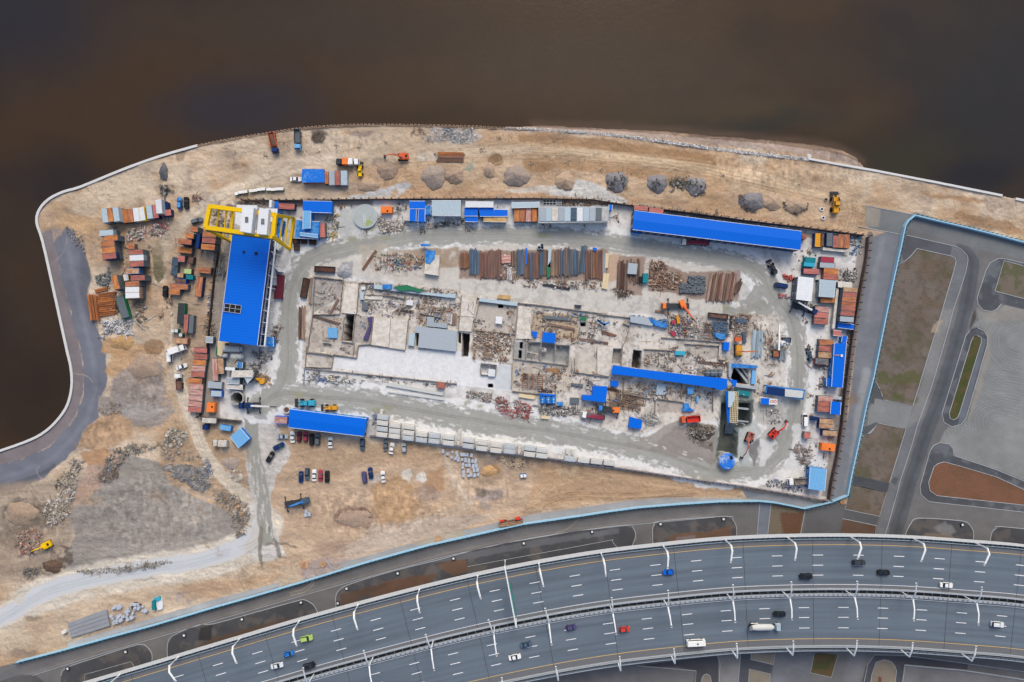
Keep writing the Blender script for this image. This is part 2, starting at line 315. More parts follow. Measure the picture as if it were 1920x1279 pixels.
# --- construction yard base
YP = [(437,376),(700,374),(1000,372),(1120,374),(1170,384),(1400,412),(1625,442),(1628,480),(1605,600),(1583,780),(1556,935),(1530,938),(1400,914),(1200,886),(1000,858),(820,836),(690,818),(520,797),(460,792),(372,780),(385,680),(398,560),(415,480),(428,430)]
P_(YP, (203,201,198), 1, 1, 20, 1, cls=YARD)
P_(YP, (224,222,219), .95, 0, noise=(40,.28,.48)); P_(YP, (176,174,171), .6, 0, noise=(34,.5,.7)); P_(YP, (150,144,138), .4, 0, noise=(9,.58,.75))
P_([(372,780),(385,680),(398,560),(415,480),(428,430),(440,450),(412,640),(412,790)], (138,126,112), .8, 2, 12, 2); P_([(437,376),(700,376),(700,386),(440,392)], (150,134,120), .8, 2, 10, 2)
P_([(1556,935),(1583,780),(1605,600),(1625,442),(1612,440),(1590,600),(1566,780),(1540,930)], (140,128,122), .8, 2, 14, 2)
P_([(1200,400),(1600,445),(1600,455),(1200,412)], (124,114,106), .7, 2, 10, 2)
# west yard soil between the container rows
P_([(240,400),(330,410),(395,480),(385,560),(380,700),(345,700),(320,560),(300,480),(250,470)], (172,150,124), .6, 6, 18, 4)
K_([(1632,440),(1628,480),(1616,545),(1604,606),(1597,660),(1587,740),(1581,800),(1572,860),(1558,938)], 11, (122,114,110), 1, 1, 9, 1, cls=YARD)
# gate apron and wet gate road
P_([(445,795),(480,790),(520,800),(548,850),(520,890),(505,930),(512,985),(535,1040),(500,1055),(455,1035),(478,980),(470,920),(460,870),(470,830),(450,815)], (202,198,192), .9, 4, 14, 1.5)
K_([(470,780),(474,840),(486,900),(495,960),(500,1010)], 26, (152,151,142), .95, 3, 14, 1.2, cls=WET)
K_([(490,990),(488,1030),(492,1060)], 7, (130,126,112), .9, 3, 9, 1); K_([(505,990),(522,1030),(524,1045)], 6, (130,126,112), .9, 4, 9, 1); K_([(500,1020),(530,1020),(556,1026)], 4, (126,114,100), .8, 3, 8, 1)
for k in range(26):
    x = 474+random.uniform(-10,14); y = 850+k*6; K_([(x+k*.9,y),(x+1+k*.9,y+random.uniform(8,18))], random.uniform(1,3), (212,210,206), .65, 3.5, 6, .8, n=1)
# --- the wet ring road inside the yard
ring_pts = [(505,750),(528,725),(540,690),(541,620),(545,560),(560,512),(598,480),(660,462),(720,452),(800,441),(900,441),(1000,443),(1100,449),(1200,464),(1300,478),(1390,495),(1432,520),(1448,555),(1478,590),(1494,640),(1497,690),(1494,750),(1482,810),(1452,862),(1400,884),(1340,884),(1285,868)]
bot_pts = [(490,760),(530,738),(600,745),(680,752),(760,766),(850,782),(950,798),(1050,812),(1130,828),(1190,838),(1260,858),(1330,882)]
for pts, wd in ((ring_pts, 62), (bot_pts, 74)): K_(pts, wd, (228,228,226), .95, 8, 20, 1.2, noise=(20,.28,.40))
for pts, wd in ((ring_pts, 32), (bot_pts, 40)): K_(pts, wd+8, (168,168,163), .8, 9, 9, 1, noise=(9,.42,.52)); K_(pts, wd, (162,162,155), 1, 8, 12, .9, cls=WET)
P_([(640,392),(690,386),(720,410),(710,440),(640,450),(630,420)], (178,180,178), .7, 5, 14, 2)
P_([(560,560),(545,480),(640,448),(720,440),(700,476),(640,490),(585,500)], (153,153,146), .8, 6, 14, 1, noise=(14,.3,.42), cls=WET)
P_([(1400,480),(1450,505),(1470,560),(1440,600),(1395,590),(1350,588),(1330,575),(1400,560),(1420,530)], (153,153,147), .9, 6, 14, 1, noise=(16,.3,.42))
K_([(1330,578),(1380,583),(1430,572)], 16, (150,150,140), .8, 4, 12, 1)
K_([(1180,838),(1230,822),(1265,796),(1290,782)], 20, (158,152,144), .95, 4, 14, 2, cls=WET)
P_([(1215,845),(1260,805),(1300,790),(1345,800),(1345,860),(1330,870),(1280,860)], (142,134,126), .9, 6, 14, 2); P_([(1280,800),(1335,805),(1338,850),(1300,835)], (110,98,88), .7, 8, 12, 2, noise=(8,.35,.55))
P_([(1460,760),(1490,690),(1500,640),(1508,700),(1492,800),(1440,860),(1400,850),(1440,800)], (153,153,146), .6, 4, 14, 1)
for pts, cnt in ((ring_pts[4:-1], 330), (bot_pts[1:], 170)):
    sp = spline(pts, 8)
    for k in range(cnt):
        i_ = random.randrange(1, len(sp)-2); x, y = sp[i_]; dx, dy = sp[i_+1][0]-x, sp[i_+1][1]-y; l_ = math.hypot(dx, dy) or 1; dx /= l_; dy /= l_
        o = random.choice((-1, 1))*random.uniform(10, 20); L_ = random.uniform(1.5, 6)
        K_([(x-dy*o-dx*L_, y+dx*o-dy*L_), (x-dy*o+dx*L_, y+dx*o+dy*L_)], random.uniform(.8, 3.6), (218,218,215) if random.random() < .7 else (166,166,160), .75, 3, 5, .8, n=1)
for pts in (ring_pts, bot_pts):
    for k in range(20):
        o = random.uniform(-10, 10); K_([(x+o*.6, y+o) for x, y in pts], 1.0, random.choice([(170,170,163),(136,136,128)]), .45, 2.5, 26, 1)
for x, y, r_ in ((722,448,8),(1018,440,12),(695,425,12),(560,740,9),(707,770,10),(728,765,9),(876,755,7),(900,762,6),(1345,573,20),(660,448,9)): B_(x, y, r_, r_*.6, (150,150,122), .7, r_*.4)
# --- storage yard inside the ring
P_([(700,470),(1000,458),(1200,480),(1340,500),(1400,540),(1340,575),(1200,580),(1000,548),(860,545),(700,520),(600,500)], (204,198,188), .9, 6, 20, 3)
P_([(735,470),(860,464),(865,500),(740,508)], (158,134,110), .8, 5, 12, 2, noise=(14,.2,.45)); P_([(860,470),(1140,468),(1142,528),(860,522)], (138,112,98), .8, 4, 9, 1.5); P_([(1138,478),(1165,476),(1160,520),(1142,530)], (192,160,132), .8, 4, 10, 2)
P_([(1160,480),(1210,480),(1205,555),(1155,545)], (150,124,108), .8, 4, 9, 1.5); P_([(1220,490),(1290,510),(1285,555),(1215,545)], (138,112,98), .8, 4, 9, 1.5); P_([(1290,510),(1390,506),(1385,565),(1285,560)], (140,118,106), .8, 4, 9, 1.5)
P_([(670,460),(740,458),(760,500),(720,510),(680,500)], (176,166,150), .8, 6, 10, 2, noise=(7,.3,.5)); P_([(640,492),(662,490),(660,525),(638,518)], (160,160,162), .9, 3, 8, 1.5)
# --- excavation structure floor
EX = [(583,500),(650,528),(700,528),(868,545),(1000,566),(1120,585),(1250,600),(1400,590),(1460,590),(1478,650),(1470,740),(1400,790),(1280,785),(1200,815),(1120,800),(980,745),(900,720),(770,700),(640,690),(566,690),(570,600)]
P_(EX, (200,192,182), .9, 1, 12, 1.5); P_(EX, (164,154,144), .6, 0, noise=(12,.52,.66)); P_(EX, (222,216,206), .8, 0, noise=(20,.42,.58)); P_(EX, (120,108,98), .5, 0, noise=(5,.6,.72))
W8 = (226,227,228); LC = (204,198,188); GC = (170,164,158); DK = (30,28,28)
P_([(626.7,670),(670,671.7),(671.7,648.3),(761.7,655),(860,658),(882,663.5),(885,674),(959,685),(959,734),(902.6,727.6),(840,720),(756.7,706.7),(623,690)], W8, 1, .6, 8, .8)
P_(pz('P',[(560,300),(760,290),(755,595),(560,570)]), (200,206,210), .8, 2, 8)
for reg, q, c_ in [('L',[(560,400),(720,400),(690,760),(510,745)],LC), ('L',[(170,300),(530,350),(500,560),(190,740)],GC), ('L',[(160,800),(540,800),(520,1090),(140,1200)],(190,180,168)),
  ('L',[(900,790),(1310,830),(1270,1190),(865,1130)],LC), ('L',[(640,780),(890,790),(860,1110),(640,1100)],(176,168,162)), ('L',[(1200,150),(1500,180),(1500,330),(900,300)],LC), ('L',[(1400,640),(1880,700),(1860,900),(1420,880)],(182,170,158)),
  ('M',[(0,480),(900,520),(1900,640),(1918,900),(1100,770),(830,740),(380,660),(120,600)],(206,202,194)), ('M',[(170,640),(350,690),(290,1100),(120,1090)],LC), ('M',[(380,730),(830,800),(800,1200),(320,1060)],(192,184,174)),
  ('M',[(830,780),(1050,820),(1000,1060),(1000,1190),(810,1180)],(206,198,184)), ('M',[(1060,870),(1550,900),(1560,1200),(1100,1180),(980,1040)],(190,168,140)), ('N',[(0,640),(800,700),(1500,740),(1500,900),(850,900),(0,860)],(204,200,192)),
  ('Q',[(0,40),(190,60),(170,280),(130,420),(0,400)],(206,198,186)), ('Q',[(560,90),(900,110),(880,340),(540,310)],(196,188,176)), ('Q',[(1050,30),(1460,50),(1450,210),(1200,220),(1050,160)],(186,178,168)),
  ('P',[(780,10),(960,0),(1460,50),(1440,290),(790,210)],(158,160,160)), ('P',[(1520,10),(1918,30),(1918,410),(1530,370)],(206,198,186)), ('P',[(770,240),(1500,310),(1480,620),(900,600),(770,560)],(200,190,176)),
  ('P',[(1150,320),(1370,330),(1360,400),(1140,360)],(176,128,86)), ('Q',[(120,560),(560,640),(520,860),(150,790)],(176,158,138)), ('Q',[(370,470),(640,480),(640,650),(360,620)],(196,188,176)),
  ('Q',[(720,690),(1040,730),(1020,850),(720,860)],(180,170,160)), ('Q',[(1040,460),(1400,620),(1390,850),(1050,700)],(186,186,182)), ('N',[(860,900),(1500,900),(1560,1180),(800,1150)],(186,178,168)), ('N',[(1600,900),(1918,880),(1918,1200),(1620,1180)],(184,172,160))]:
    P_(pz(reg, q), c_, .9, 1.5, 8, 1); P_(pz(reg, q), tuple(v*.82 for v in c_), .55, 1, noise=(10,.5,.68))
# the open cut in the south east with its wet clay sides
P_(pz('Q',[(1500,560),(1850,560),(1880,840),(1700,1050),(1680,1279),(1430,1279),(1470,1000),(1400,900)])+pz('K',[(480,350),(470,680),(230,680),(250,420)]), (128,138,134), .95, 3, 12, 1.5)
P_(pz('K',[(300,60),(640,60),(620,330),(490,360),(460,660),(240,660),(270,400)]), (84,92,88), .95, 2, 10, 1.5)
P_(pz('K',[(470,350),(600,330),(660,240),(720,400),(560,560),(620,760),(480,760),(480,500)]), (178,186,184), .8, 4, 12, 1.5); P_(pz('K',[(590,520),(700,450),(680,640),(640,760),(590,640)]), (112,114,116), .85, 5, 12, 1.5)
P_(pz('K',[(640,80),(900,40),(960,200),(800,330),(660,300)]), (178,176,170), .8, 4, 14, 2)
P_(pz('K',[(700,470),(830,490),(840,600),(760,740),(690,760),(720,640)]), (218,218,216), .8, 5, 12, 1.5); P_(pz('K',[(1060,300),(1150,320),(1120,560),(1230,800),(960,790),(1040,600)]), (214,214,212), .8, 5, 12, 1.5)
# --- east: ring of asphalt outside the yard wall
BF = [(1920,453.8),(1812,425),(1716.7,403.5),(1704,414),(1698,424),(1689.5,465),(1661,598),(1638.8,707.6),(1625.7,758),(1614,815),(1597.5,890),(1590,929.5),(1560,941.7),(1509,954),(1453,942.8),(1425,940),(1350,941),(1200,952),(1088.5,968),(979,983.6),(882.6,1005.5),(803.8,1023),(684.6,1056),(564,1093),(465.7,1121.6),(400,1140),(284.6,1174),(109.5,1222),(28.5,1243)]
EAST = [(2020,478)]+BF[:]+[(-100,1275),(-100,1380),(2020,1380)]
P_(EAST, (112,111,111), 1, 0, cls=ASPH)
P_([(1637,443),(1698,424),(1689,465),(1661,598),(1638,708),(1614,815),(1597,890),(1590,929),(1560,941),(1509,953),(1453,942),(1400,935),(1390,916),(1545,944),(1560,935),(1590,780),(1610,600)], (120,124,131), 1, 1, 10, 1, cls=ASPH)
K_([(1590,935),(1600,880),(1612,780),(1625,700)], 18, (158,160,162), .7, 4, 20, 5); K_([(1626,600),(1640,520),(1655,450)], 10, (142,144,148), .5, 3, 20, 4); P_([(1400,936),(1460,920),(1540,946),(1575,938),(1540,950),(1509,955),(1453,943)], (150,148,148), .6, 2, 14, 3)
P_([(1585,920),(1600,900),(1592,932),(1560,942)], (136,118,112), .7, 2, 10, 3)
P_(pz('j',[(340,135),(835,230),(740,430),(380,365),(330,330)]), (118,122,124), 1, 2, 9, 1, cls=ASPH); P_(pz('j',[(340,140),(490,170),(470,350),(330,330)]), (160,150,136), .7, 3, 8, 1.5)
K_([(125,1218),(420,1128),(400,1132)], 0.1, (1,1,1), 0)
strip = pz('e',[(570,950),(1918,545)])+pz('f',[(0,575),(575,425)]); P_(strip+[(524,1102),(400,1139),(284,1173),(128,1216)], (170,172,173), 1, 1, 9, .8, cls=ASPH)
strip = pz('f',[(1090,260),(1918,30)])+pz('d',[(0,1095),(800,910),(1100,840),(1918,725)])+[(1240,934),(1390,934)]; P_(strip+[(1400,938),(1350,941),(1200,951),(1088,967),(979,983),(882,1005),(804,1022),(684,1055),(645,1066)], (160,160,160), 1, 1, 9, .8, cls=ASPH)
P_([(760,1020),(820,1006),(870,994),(868,1004),(800,1020)], (180,160,130), .6, 3, 8, 1)
# frontage road
fr = [(-100,1300),(60,1252),(200,1208),(400,1150),(560,1104),(700,1064),(820,1032),(950,1003),(1080,981),(1200,968),(1340,955)]
K_(fr, 26, (118,117,117), 1, 1, 12, 2, cls=ASPH); K_([(x,y+10) for x,y in fr], 3, (150,140,130), .4, 2, 20, 2); cv.tracks(fr, 6, 7, (98,98,100), .35, 2, 3)
HWY = [(60,1310),(168,1279),(300,1240),(420,1204),(562,1162),(673.7,1131.5),(787.6,1102),(896,1076.5),(1010,1053.7),(1124,1035),(1242,1021),(1358,1010),(1474,1005),(1592,1004),(1708,1007.3),(1824,1015.4),(1920,1023.5),(2060,1042)]
IS1 = [(114,1279),(114,1268),(122.6,1253),(180,1233),(258,1209),(276,1213.6),(284.6,1226.7),(284.6,1242),(157,1290)]
IS2 = [(314,1236),(314,1209),(324,1192),(372,1172),(400,1170),(480,1148),(553,1128),(571,1125),(588,1135),(597,1152),(560,1165)]
IS3 = [(631,1145),(629,1121.6),(636.5,1106),(663,1093),(740,1070),(820,1050.5),(920,1024),(1040,1002),(1171,984.7),(1187,990),(1192,1005),(1185,1024),(1100,1040),(1010,1056),(800,1102)]
IS4 = pz('n',[(130,430),(125,290),(145,235),(200,200),(860,150),(930,190),(965,260),(965,370)])
IS5 = [(1696,1010),(1700,997),(1708,982),(1723,971.7),(1804,977),(1819,985.8),(1826,999),(1824,1016)]
IS6 = [(1856,1020),(1860,999),(1868,991),(1879,987.7),(2020,1006),(2020,1040)]
for q in (IS1, IS2, IS3, IS4, IS5, IS6): P_(q, (76,77,81), 1, 0, cls=ASPH); P_(q, (112,106,100), .5, 0, noise=(20,.5,.66))
for q, c_ in (([(345,1226),(400,1196),(540,1158),(560,1164)],(96,76,62)), ([(690,1120),(720,1090),(780,1080),(820,1076),(800,1102)],(104,76,60)), ([(636,1115),(690,1100),(740,1092),(640,1140)],(92,72,60)), ([(820,1060),(870,1040),(880,1070),(850,1080)],(112,86,68)),
  (pz('n',[(270,420),(300,350),(370,325),(700,300),(900,240),(930,360)]),(110,84,66)), (pz('n',[(370,360),(550,340),(550,390),(360,400)]),(122,110,112)), (pz('l',[(880,1100),(940,1060),(1180,1070),(1240,1130)]),(122,110,98)), ([(800,1055),(880,1036),(1000,1013),(1160,990),(1160,1000),(1000,1026),(880,1048)],(104,106,110)), ([(375,1178),(400,1170),(395,1200),(372,1200)],(50,48,50))):
    P_(q, c_, .85, 2, 10, 1.5)
P_(pz('l',[(1020,1000),(1140,960),(1250,1040),(1180,1080),(1060,1060)]), (140,140,142), .6, 5, 12, 3)
P_(pz('e',[(0,1270),(180,1215),(300,1215),(370,1270),(370,1290),(0,1290)]), (82,82,84), .8, 1, 9, 1)
P_([(1423,940),(1446,944),(1440,1010),(1420,1010)], (116,124,136), 1, 0); P_([(1446,944),(1508,958),(1501,1010),(1440,1010)], (120,110,94), 1, 0, cls=PLOT); P_([(1462,962),(1508,960),(1501,1008),(1470,1006)], (104,70,52), .85, 4, 12, 3)
P_([(1511,958),(1560,950),(1590,942),(1584,1008),(1505,1008)], (92,93,96), .8, 2, 12, 3)
# plots, kerbed islands and lots in the east
PA = pz('j',[(670,722),(790,650),(850,565),(1190,640),(1230,660),(1240,690),(1220,780)])+pz('k',[(1105,0),(810,965),(515,905),(480,800),(425,710)])
PB = pz('k',[(465,1138),(740,1195)])+pz('l',[(575,560),(215,485),(300,100),(390,60)]); PC = pz('l',[(195,578),(548,655),(475,897),(130,825)]); PD = pz('l',[(110,920),(445,990),(425,1120),(70,1120)])
PE = pz('l',[(1120,352),(1060,370),(1020,400),(965,560),(980,640),(1050,690),(1918,785),(2200,810),(2200,760),(1918,630),(1650,505),(1300,400)])
PEo = pz('l',[(1080,160),(1020,185),(980,240),(880,600),(890,680),(970,750),(1918,855),(2200,880),(2200,650),(1918,545),(1640,430),(1220,290),(1210,220),(1170,175)])
OV = pz('k',[(1450,185),(1380,210),(1335,270),(1100,1040),(1120,1130),(1200,1175),(1290,1150),(1340,1090),(1550,360),(1555,280),(1520,215)])
OVi = pz('k',[(1450,260),(1415,275),(1395,310),(1172,1040),(1180,1090),(1215,1105),(1255,1085),(1275,1040),(1492,330),(1490,280)])
TR = pz('j',[(1720,685),(2200,820),(2200,1140),(1630,990)]); TRo = pz('j',[(2200,780),(1750,670),(1660,665),(1580,710),(1540,780),(1450,1060),(1460,1120),(1510,1180),(1600,1195),(1650,1170),(1690,1120),(2200,1240)])
LOT = [(1830,578),(1842,586),(1870,584),(1890,570),(2020,590),(2020,935),(1920,900),(1868,880),(1789,854),(1784,836),(1762,829),(1768,812),(1780,800),(1802,798),(1815,784),(1852,650),(1850,622),(1838,614),(1825,612),(1836,600)]
P_(LOT, (136,138,137), 1, 1, 10, 1, cls=ASPH)
for k in range(22): cv.stroke([(1915+math.cos(t_)*(30+k*5), 640+math.sin(t_)*(22+k*6)) for t_ in (1.6,2.2,2.8,3.4,4,4.6)], 1.4, (108,110,112), .55, 3, 30, 1.2)
for k in range(18): cv.stroke([(1880+math.cos(t_)*(20+k*7), 790+math.sin(t_)*(10+k*5)) for t_ in (2.8,3.4,4,4.6,5.2)], 1.6, (110,113,116), .55, 3, 30, 1.2)
P_([(1850,610),(1860,660),(1830,760),(1815,790),(1835,700)], (160,152,140), .5, 5, 16, 3); P_([(1830,575),(1920,570),(1920,600),(1850,606)], (152,146,136), .5, 5, 16, 3)
for q in (PEo, OV, TRo): P_(q, (80,83,88), 1, 0, cls=ASPH); P_(q, (116,120,124), .5, 0, noise=(16,.45,.65))
P_(pz('k',[(1490,280),(1545,300),(1330,1100),(1260,1160),(1275,1040)]), (108,114,122), .8, 1, 9, 1)
rd = pz('j',[(1300,570),(1400,700),(1380,880)])+pz('k',[(1330,0),(1150,640),(1030,1000)])+pz('l',[(930,100),(780,560),(620,1100)]); K_(rd, 26, (88,92,98), .95, 2, 14, 2, cls=ASPH); K_(rd, 8, (74,77,82), .6, 3, 20, 3)
K_([(1716,415),(1800,440),(1920,470),(2020,495)], 34, (114,118,120), .95, 2, 14, 2, cls=ASPH)
P_(pz('j',[(740,435),(1240,545),(1330,610),(1360,680),(1290,950)])+pz('k',[(1215,0),(1000,760),(860,1270)])+pz('l',[(850,0),(530,1100),(440,1100),(740,20)])+pz('k',[(740,1195),(820,965),(1105,0)])+pz('j',[(1240,690),(1190,640),(850,565),(790,650),(670,722)]), (116,119,123), 1, 0, cls=PROM)
P_(pz('k',[(1100,0),(1210,0),(1000,760),(900,1100),(740,1195),(830,950)])+[], (146,144,140), .5, 3, 20, 4); P_(pz('j',[(740,435),(1200,540),(1180,635),(850,565),(720,700),(690,600)]), (88,90,96), .9, 0)
P_(pz('k',[(430,890),(810,965),(740,1195),(470,1135),(340,1260),(370,1000)]), (136,138,138), 1, 0, cls=PROM); P_(pz('k',[(400,760),(430,710),(480,800),(515,905),(430,890),(420,950),(380,940)]), (82,84,88), .9, 0); P_(pz('k',[(320,1180),(430,1130),(470,1140),(360,1240),(300,1270)]), (86,88,92), .9, 0)
P_(pz('l',[(215,485),(575,560),(548,655),(195,578)]), (76,79,84), 1, 0, cls=PROM); P_(pz('l',[(580,555),(620,500),(665,515),(640,590)]), (88,90,93), .9, 0); P_(pz('l',[(665,600),(640,740),(615,740)]), (80,84,88), .9, 0)
P_(pz('l',[(130,825),(475,897),(445,990),(110,920)]), (92,93,96), 1, 1, cls=PROM)
for q in (PA, PB, PC, PD): P_(q, (112,102,92), 1, 0, cls=PLOT); P_(q, (106,88,70), .5, 0, noise=(26,.42,.66)); P_(q, (84,86,58), .55, 0, noise=(30,.52,.7)); P_(q, (122,112,106), .6, 0, noise=(30,.48,.66)); P_(q, (82,74,62), .4, 0, noise=(8,.5,.7))
P_(pz('k',[(480,620),(900,600),(860,940),(520,880),(440,720)]), (86,90,50), .7, 4, 12, 3, noise=(18,.4,.6)); P_(PD, (96,68,54), .7, 0); P_(pz('k',[(1040,130),(1100,110),(1060,240),(980,220)]), (168,152,130), .8, 4, 10, 2)
P_(PE, (124,88,68), 1, 0, cls=PLOT); P_(PE, (108,82,62), .5, 0, noise=(30,.45,.6)); P_(OVi, (74,80,44), 1, 0, cls=PLOT); P_(OVi, (96,82,56), .7, 0, noise=(14,.48,.62)); P_(TR, (116,106,94), 1, 0, cls=PLOT); P_(TR, (86,92,60), .7, 0, noise=(20,.5,.62))
P_(pz('k',[(1430,0),(1440,90),(1390,180),(1370,200),(1400,60)]), (70,66,66), .9, 0)
# south of the highway
SQ = pz('i',[(125,1030),(325,1045),(270,1240),(90,1200)])
P_([(900,1290),(1200,1230),(1600,1215),(2020,1240),(2020,1380),(700,1380)], (118,116,115), .9, 2, 20, 3)
for q, c_ in ((pz('h',[(200,1140),(890,1050),(915,1120),(900,1400),(700,1400),(710,1185),(560,1150)]),(80,81,84)), (pz('h',[(900,1060),(1090,1040),(1060,1400),(900,1400)]),(134,132,130)), (pz('h',[(1090,1040),(1180,1040),(1170,1090),(1370,1130),(1350,1210),(1160,1170),(1150,1400),(1060,1400)]),(84,86,90)),
  (pz('h',[(1185,1040),(1385,1040),(1370,1130),(1180,1085)]),(148,138,122)), (pz('h',[(1165,1168),(1345,1210),(1330,1400),(1150,1400)]),(144,134,118)), (pz('h',[(1390,1040),(1720,1030),(1640,1400),(1330,1400)]),(120,122,126)), (pz('i',[(420,1035),(560,1035),(470,1400),(330,1400)]),(120,120,122)),
  (pz('i',[(560,1150),(640,1050),(900,1060),(1440,1120),(1430,1180),(900,1130),(840,1400),(500,1400)]),(84,84,88)), (pz('i',[(900,1130),(1918,1260),(2200,1290),(2200,1450),(840,1450)]),(126,124,124)), (pz('i',[(700,1088),(760,1088),(820,1140),(825,1220),(790,1400),(580,1400),(610,1240),(650,1120)]),(144,132,116)), (pz('i',[(670,1230),(700,1240),(690,1400),(660,1400)]),(120,80,60))):
    P_(q, c_, 1, 0, cls=ASPH)
P_(SQ, (84,84,52), 1, 0, cls=PLOT); P_(SQ, (112,88,62), .7, 0, noise=(12,.45,.6))
P_(pz('h',[(755,1280),(760,1230),(800,1210),(835,1230),(838,1400),(755,1400)]), (142,132,118), 1, 0)
# --- relief: sand unevenness, pits
rel = (fbm(X, Y, 26, 2, 5)-.5)*1.1+(fbm(X, Y, 7, 5, 3)-.5)*.35
soft = 1-sm(sdf(X, Y, YP), -40, 4)*0
m_s = (cv.cls == SAND).astype(np.float32)
for _ in range(2): m_s[1:-1, 1:-1] = np.minimum.reduce([m_s[1:-1, 1:-1], m_s[:-2, 1:-1], m_s[2:, 1:-1], m_s[1:-1, :-2], m_s[1:-1, 2:]])
cv.col *= (1+.05*(cv.cls == SAND))[..., None]; cv.z += rel*m_s*.8; cv.z -= .25*m_s*0
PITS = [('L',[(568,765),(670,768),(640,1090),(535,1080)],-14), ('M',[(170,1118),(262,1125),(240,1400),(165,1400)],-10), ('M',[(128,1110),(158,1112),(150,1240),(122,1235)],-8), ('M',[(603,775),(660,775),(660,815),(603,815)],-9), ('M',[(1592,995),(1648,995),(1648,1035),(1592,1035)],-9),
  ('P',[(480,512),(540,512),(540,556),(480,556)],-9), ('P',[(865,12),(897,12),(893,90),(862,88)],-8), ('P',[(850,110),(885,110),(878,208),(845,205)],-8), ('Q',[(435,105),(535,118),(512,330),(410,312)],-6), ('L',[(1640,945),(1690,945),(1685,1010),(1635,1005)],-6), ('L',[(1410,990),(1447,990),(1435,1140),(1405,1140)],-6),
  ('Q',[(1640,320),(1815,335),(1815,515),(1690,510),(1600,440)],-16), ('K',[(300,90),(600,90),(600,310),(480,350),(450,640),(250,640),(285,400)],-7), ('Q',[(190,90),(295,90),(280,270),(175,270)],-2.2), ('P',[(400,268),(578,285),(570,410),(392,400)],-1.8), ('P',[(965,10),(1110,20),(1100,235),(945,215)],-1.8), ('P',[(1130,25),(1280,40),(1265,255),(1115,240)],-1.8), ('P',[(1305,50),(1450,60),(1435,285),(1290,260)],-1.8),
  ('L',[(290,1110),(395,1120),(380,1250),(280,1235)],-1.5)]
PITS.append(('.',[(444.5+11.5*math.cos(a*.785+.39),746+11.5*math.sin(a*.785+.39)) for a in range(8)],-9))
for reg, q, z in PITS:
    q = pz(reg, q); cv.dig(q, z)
    if z < -5.5 and reg != 'K': P_(q, (66,62,60), .9, 0)  # deep pits painted dark: wet concrete plus the shade of their depth
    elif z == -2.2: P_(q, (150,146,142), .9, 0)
for k in range(420):
    x, y = random.uniform(-60,1950), random.uniform(240,1240); r_ = random.uniform(20,90); a0 = random.uniform(0,6.28); e_ = random.uniform(.2,.7); th = random.uniform(-.5,.2)
    cc = random.choice([(216,192,158),(222,198,164),(150,122,92),(166,136,104),(178,158,138)]); al_ = random.uniform(.2,.5); q_ = []
    for t_ in (0,.35,.7,1.05,1.4): u_, v_ = r_*math.cos(a0+t_*1.1), r_*e_*math.sin(a0+t_*1.1); q_.append((x+u_*math.cos(th)-v_*math.sin(th), y+u_*math.sin(th)+v_*math.cos(th)))
    i_, j_ = int((y-cv.y0)/cv.st), int((x-cv.x0)/cv.st)
    if 0 <= i_ < cv.cls.shape[0] and cv.cls[i_, j_] == SAND:
        K_(q_, random.uniform(.8,2.0), cc, al_, 1.2, 12, .7)
        if k % 2 == 0: K_([(a+2,b+5) for a, b in q_], 1.0, cc, al_, 1.2, 12, .7)
for k in range(170):
    x, y = random.uniform(-60,1950), random.uniform(240,1240); i_, j_ = int((y-cv.y0)/cv.st), int((x-cv.x0)/cv.st)
    if 0 <= i_ < cv.cls.shape[0] and cv.cls[i_, j_] == SAND: r_ = random.uniform(5,24); B_(x, y, r_, r_*random.uniform(.3,.9), random.choice([(140,116,92),(166,140,112),(216,190,152),(158,148,142),(186,146,100)]), random.uniform(.35,.7), None, None, 3, (7,.3,.6), None, random.uniform(-40,10))
m_f = (cv.cls == SAND)[..., None]*.9; t3 = (fbm(X*.45+Y*.2, Y*1.6, 7, 3, 4)-.5); cv.col *= 1+m_f*t3[..., None]*.42; t3 = (fbm(X*.3, Y*1.4+X*.1, 30, 12, 6)-.5); cv.col *= 1+m_f*t3[..., None]*.6; t3 = (fbm(X, Y, 60, 8, 4)-.5); cv.col *= 1+m_f*t3[..., None]*.3
t3 = (fbm(X, Y, 40, 9, 6)-.5)+.6*(fbm(X*.5+Y*.3, Y-X*.3, 12, 4, 4)-.5); cv.col *= 1+((cv.cls == ASPH)|(cv.cls == PROM))[..., None]*t3[..., None]*.42
t3 = (fbm(X, Y, 6, 2, 4)-.5); cv.col *= 1+((cv.cls == YARD)|(cv.cls == WET))[..., None]*t3[..., None]*.22
s3 = fbm(X, Y, 3.4, 5, 2); rg = sm(fbm(X, Y, 45, 10, 4), .38, .62)*((cv.cls == SAND)+.35*(cv.cls == YARD)); cv.col *= (1-(.22*rg*sm(s3, .62, .8)))[..., None]; cv.col *= (1+(.15*rg*(1-sm(s3, .2, .36))))[..., None]
s3 = fbm(X*1.6, Y*.9, 9, 6, 5); ex_ = np.zeros(X.shape, np.float32)
for cx_, cy_, rx_, ry_ in ((270,720,60,65),(290,960,170,90),(60,990,90,80),(190,810,60,50),(720,330,60,30),(640,262,140,24),(1480,320,200,50),(700,960,200,60),(900,910,90,50)): ex_ = np.maximum(ex_, 1-sm(np.hypot((X-cx_)/rx_, (Y-cy_)/ry_), .5, 1.0))
ex_ *= (cv.cls == SAND); cv.col *= (1+ex_*(s3-.5)*1.0)[..., None]
lum_ = cv.col@np.array([.3,.6,.1],np.float32); sat_ = np.where(cv.cls == SAND, .82, 1.0)[..., None]; cv.col[:] = lum_[..., None]*(1-sat_)+cv.col*sat_
f_q = 1-sm(SL, -1, 1.5); f_b = 1-sm(SL, -10, 26); bx_ = sm(X, 985, 1010)*(1-sm(X, 1600, 1625))*(1-sm(Y, 330, 350))
cv.z = np.where(bx_ > .5, cv.z-(1-f_b)*5.0, cv.z*f_q-(1-f_q)*5)
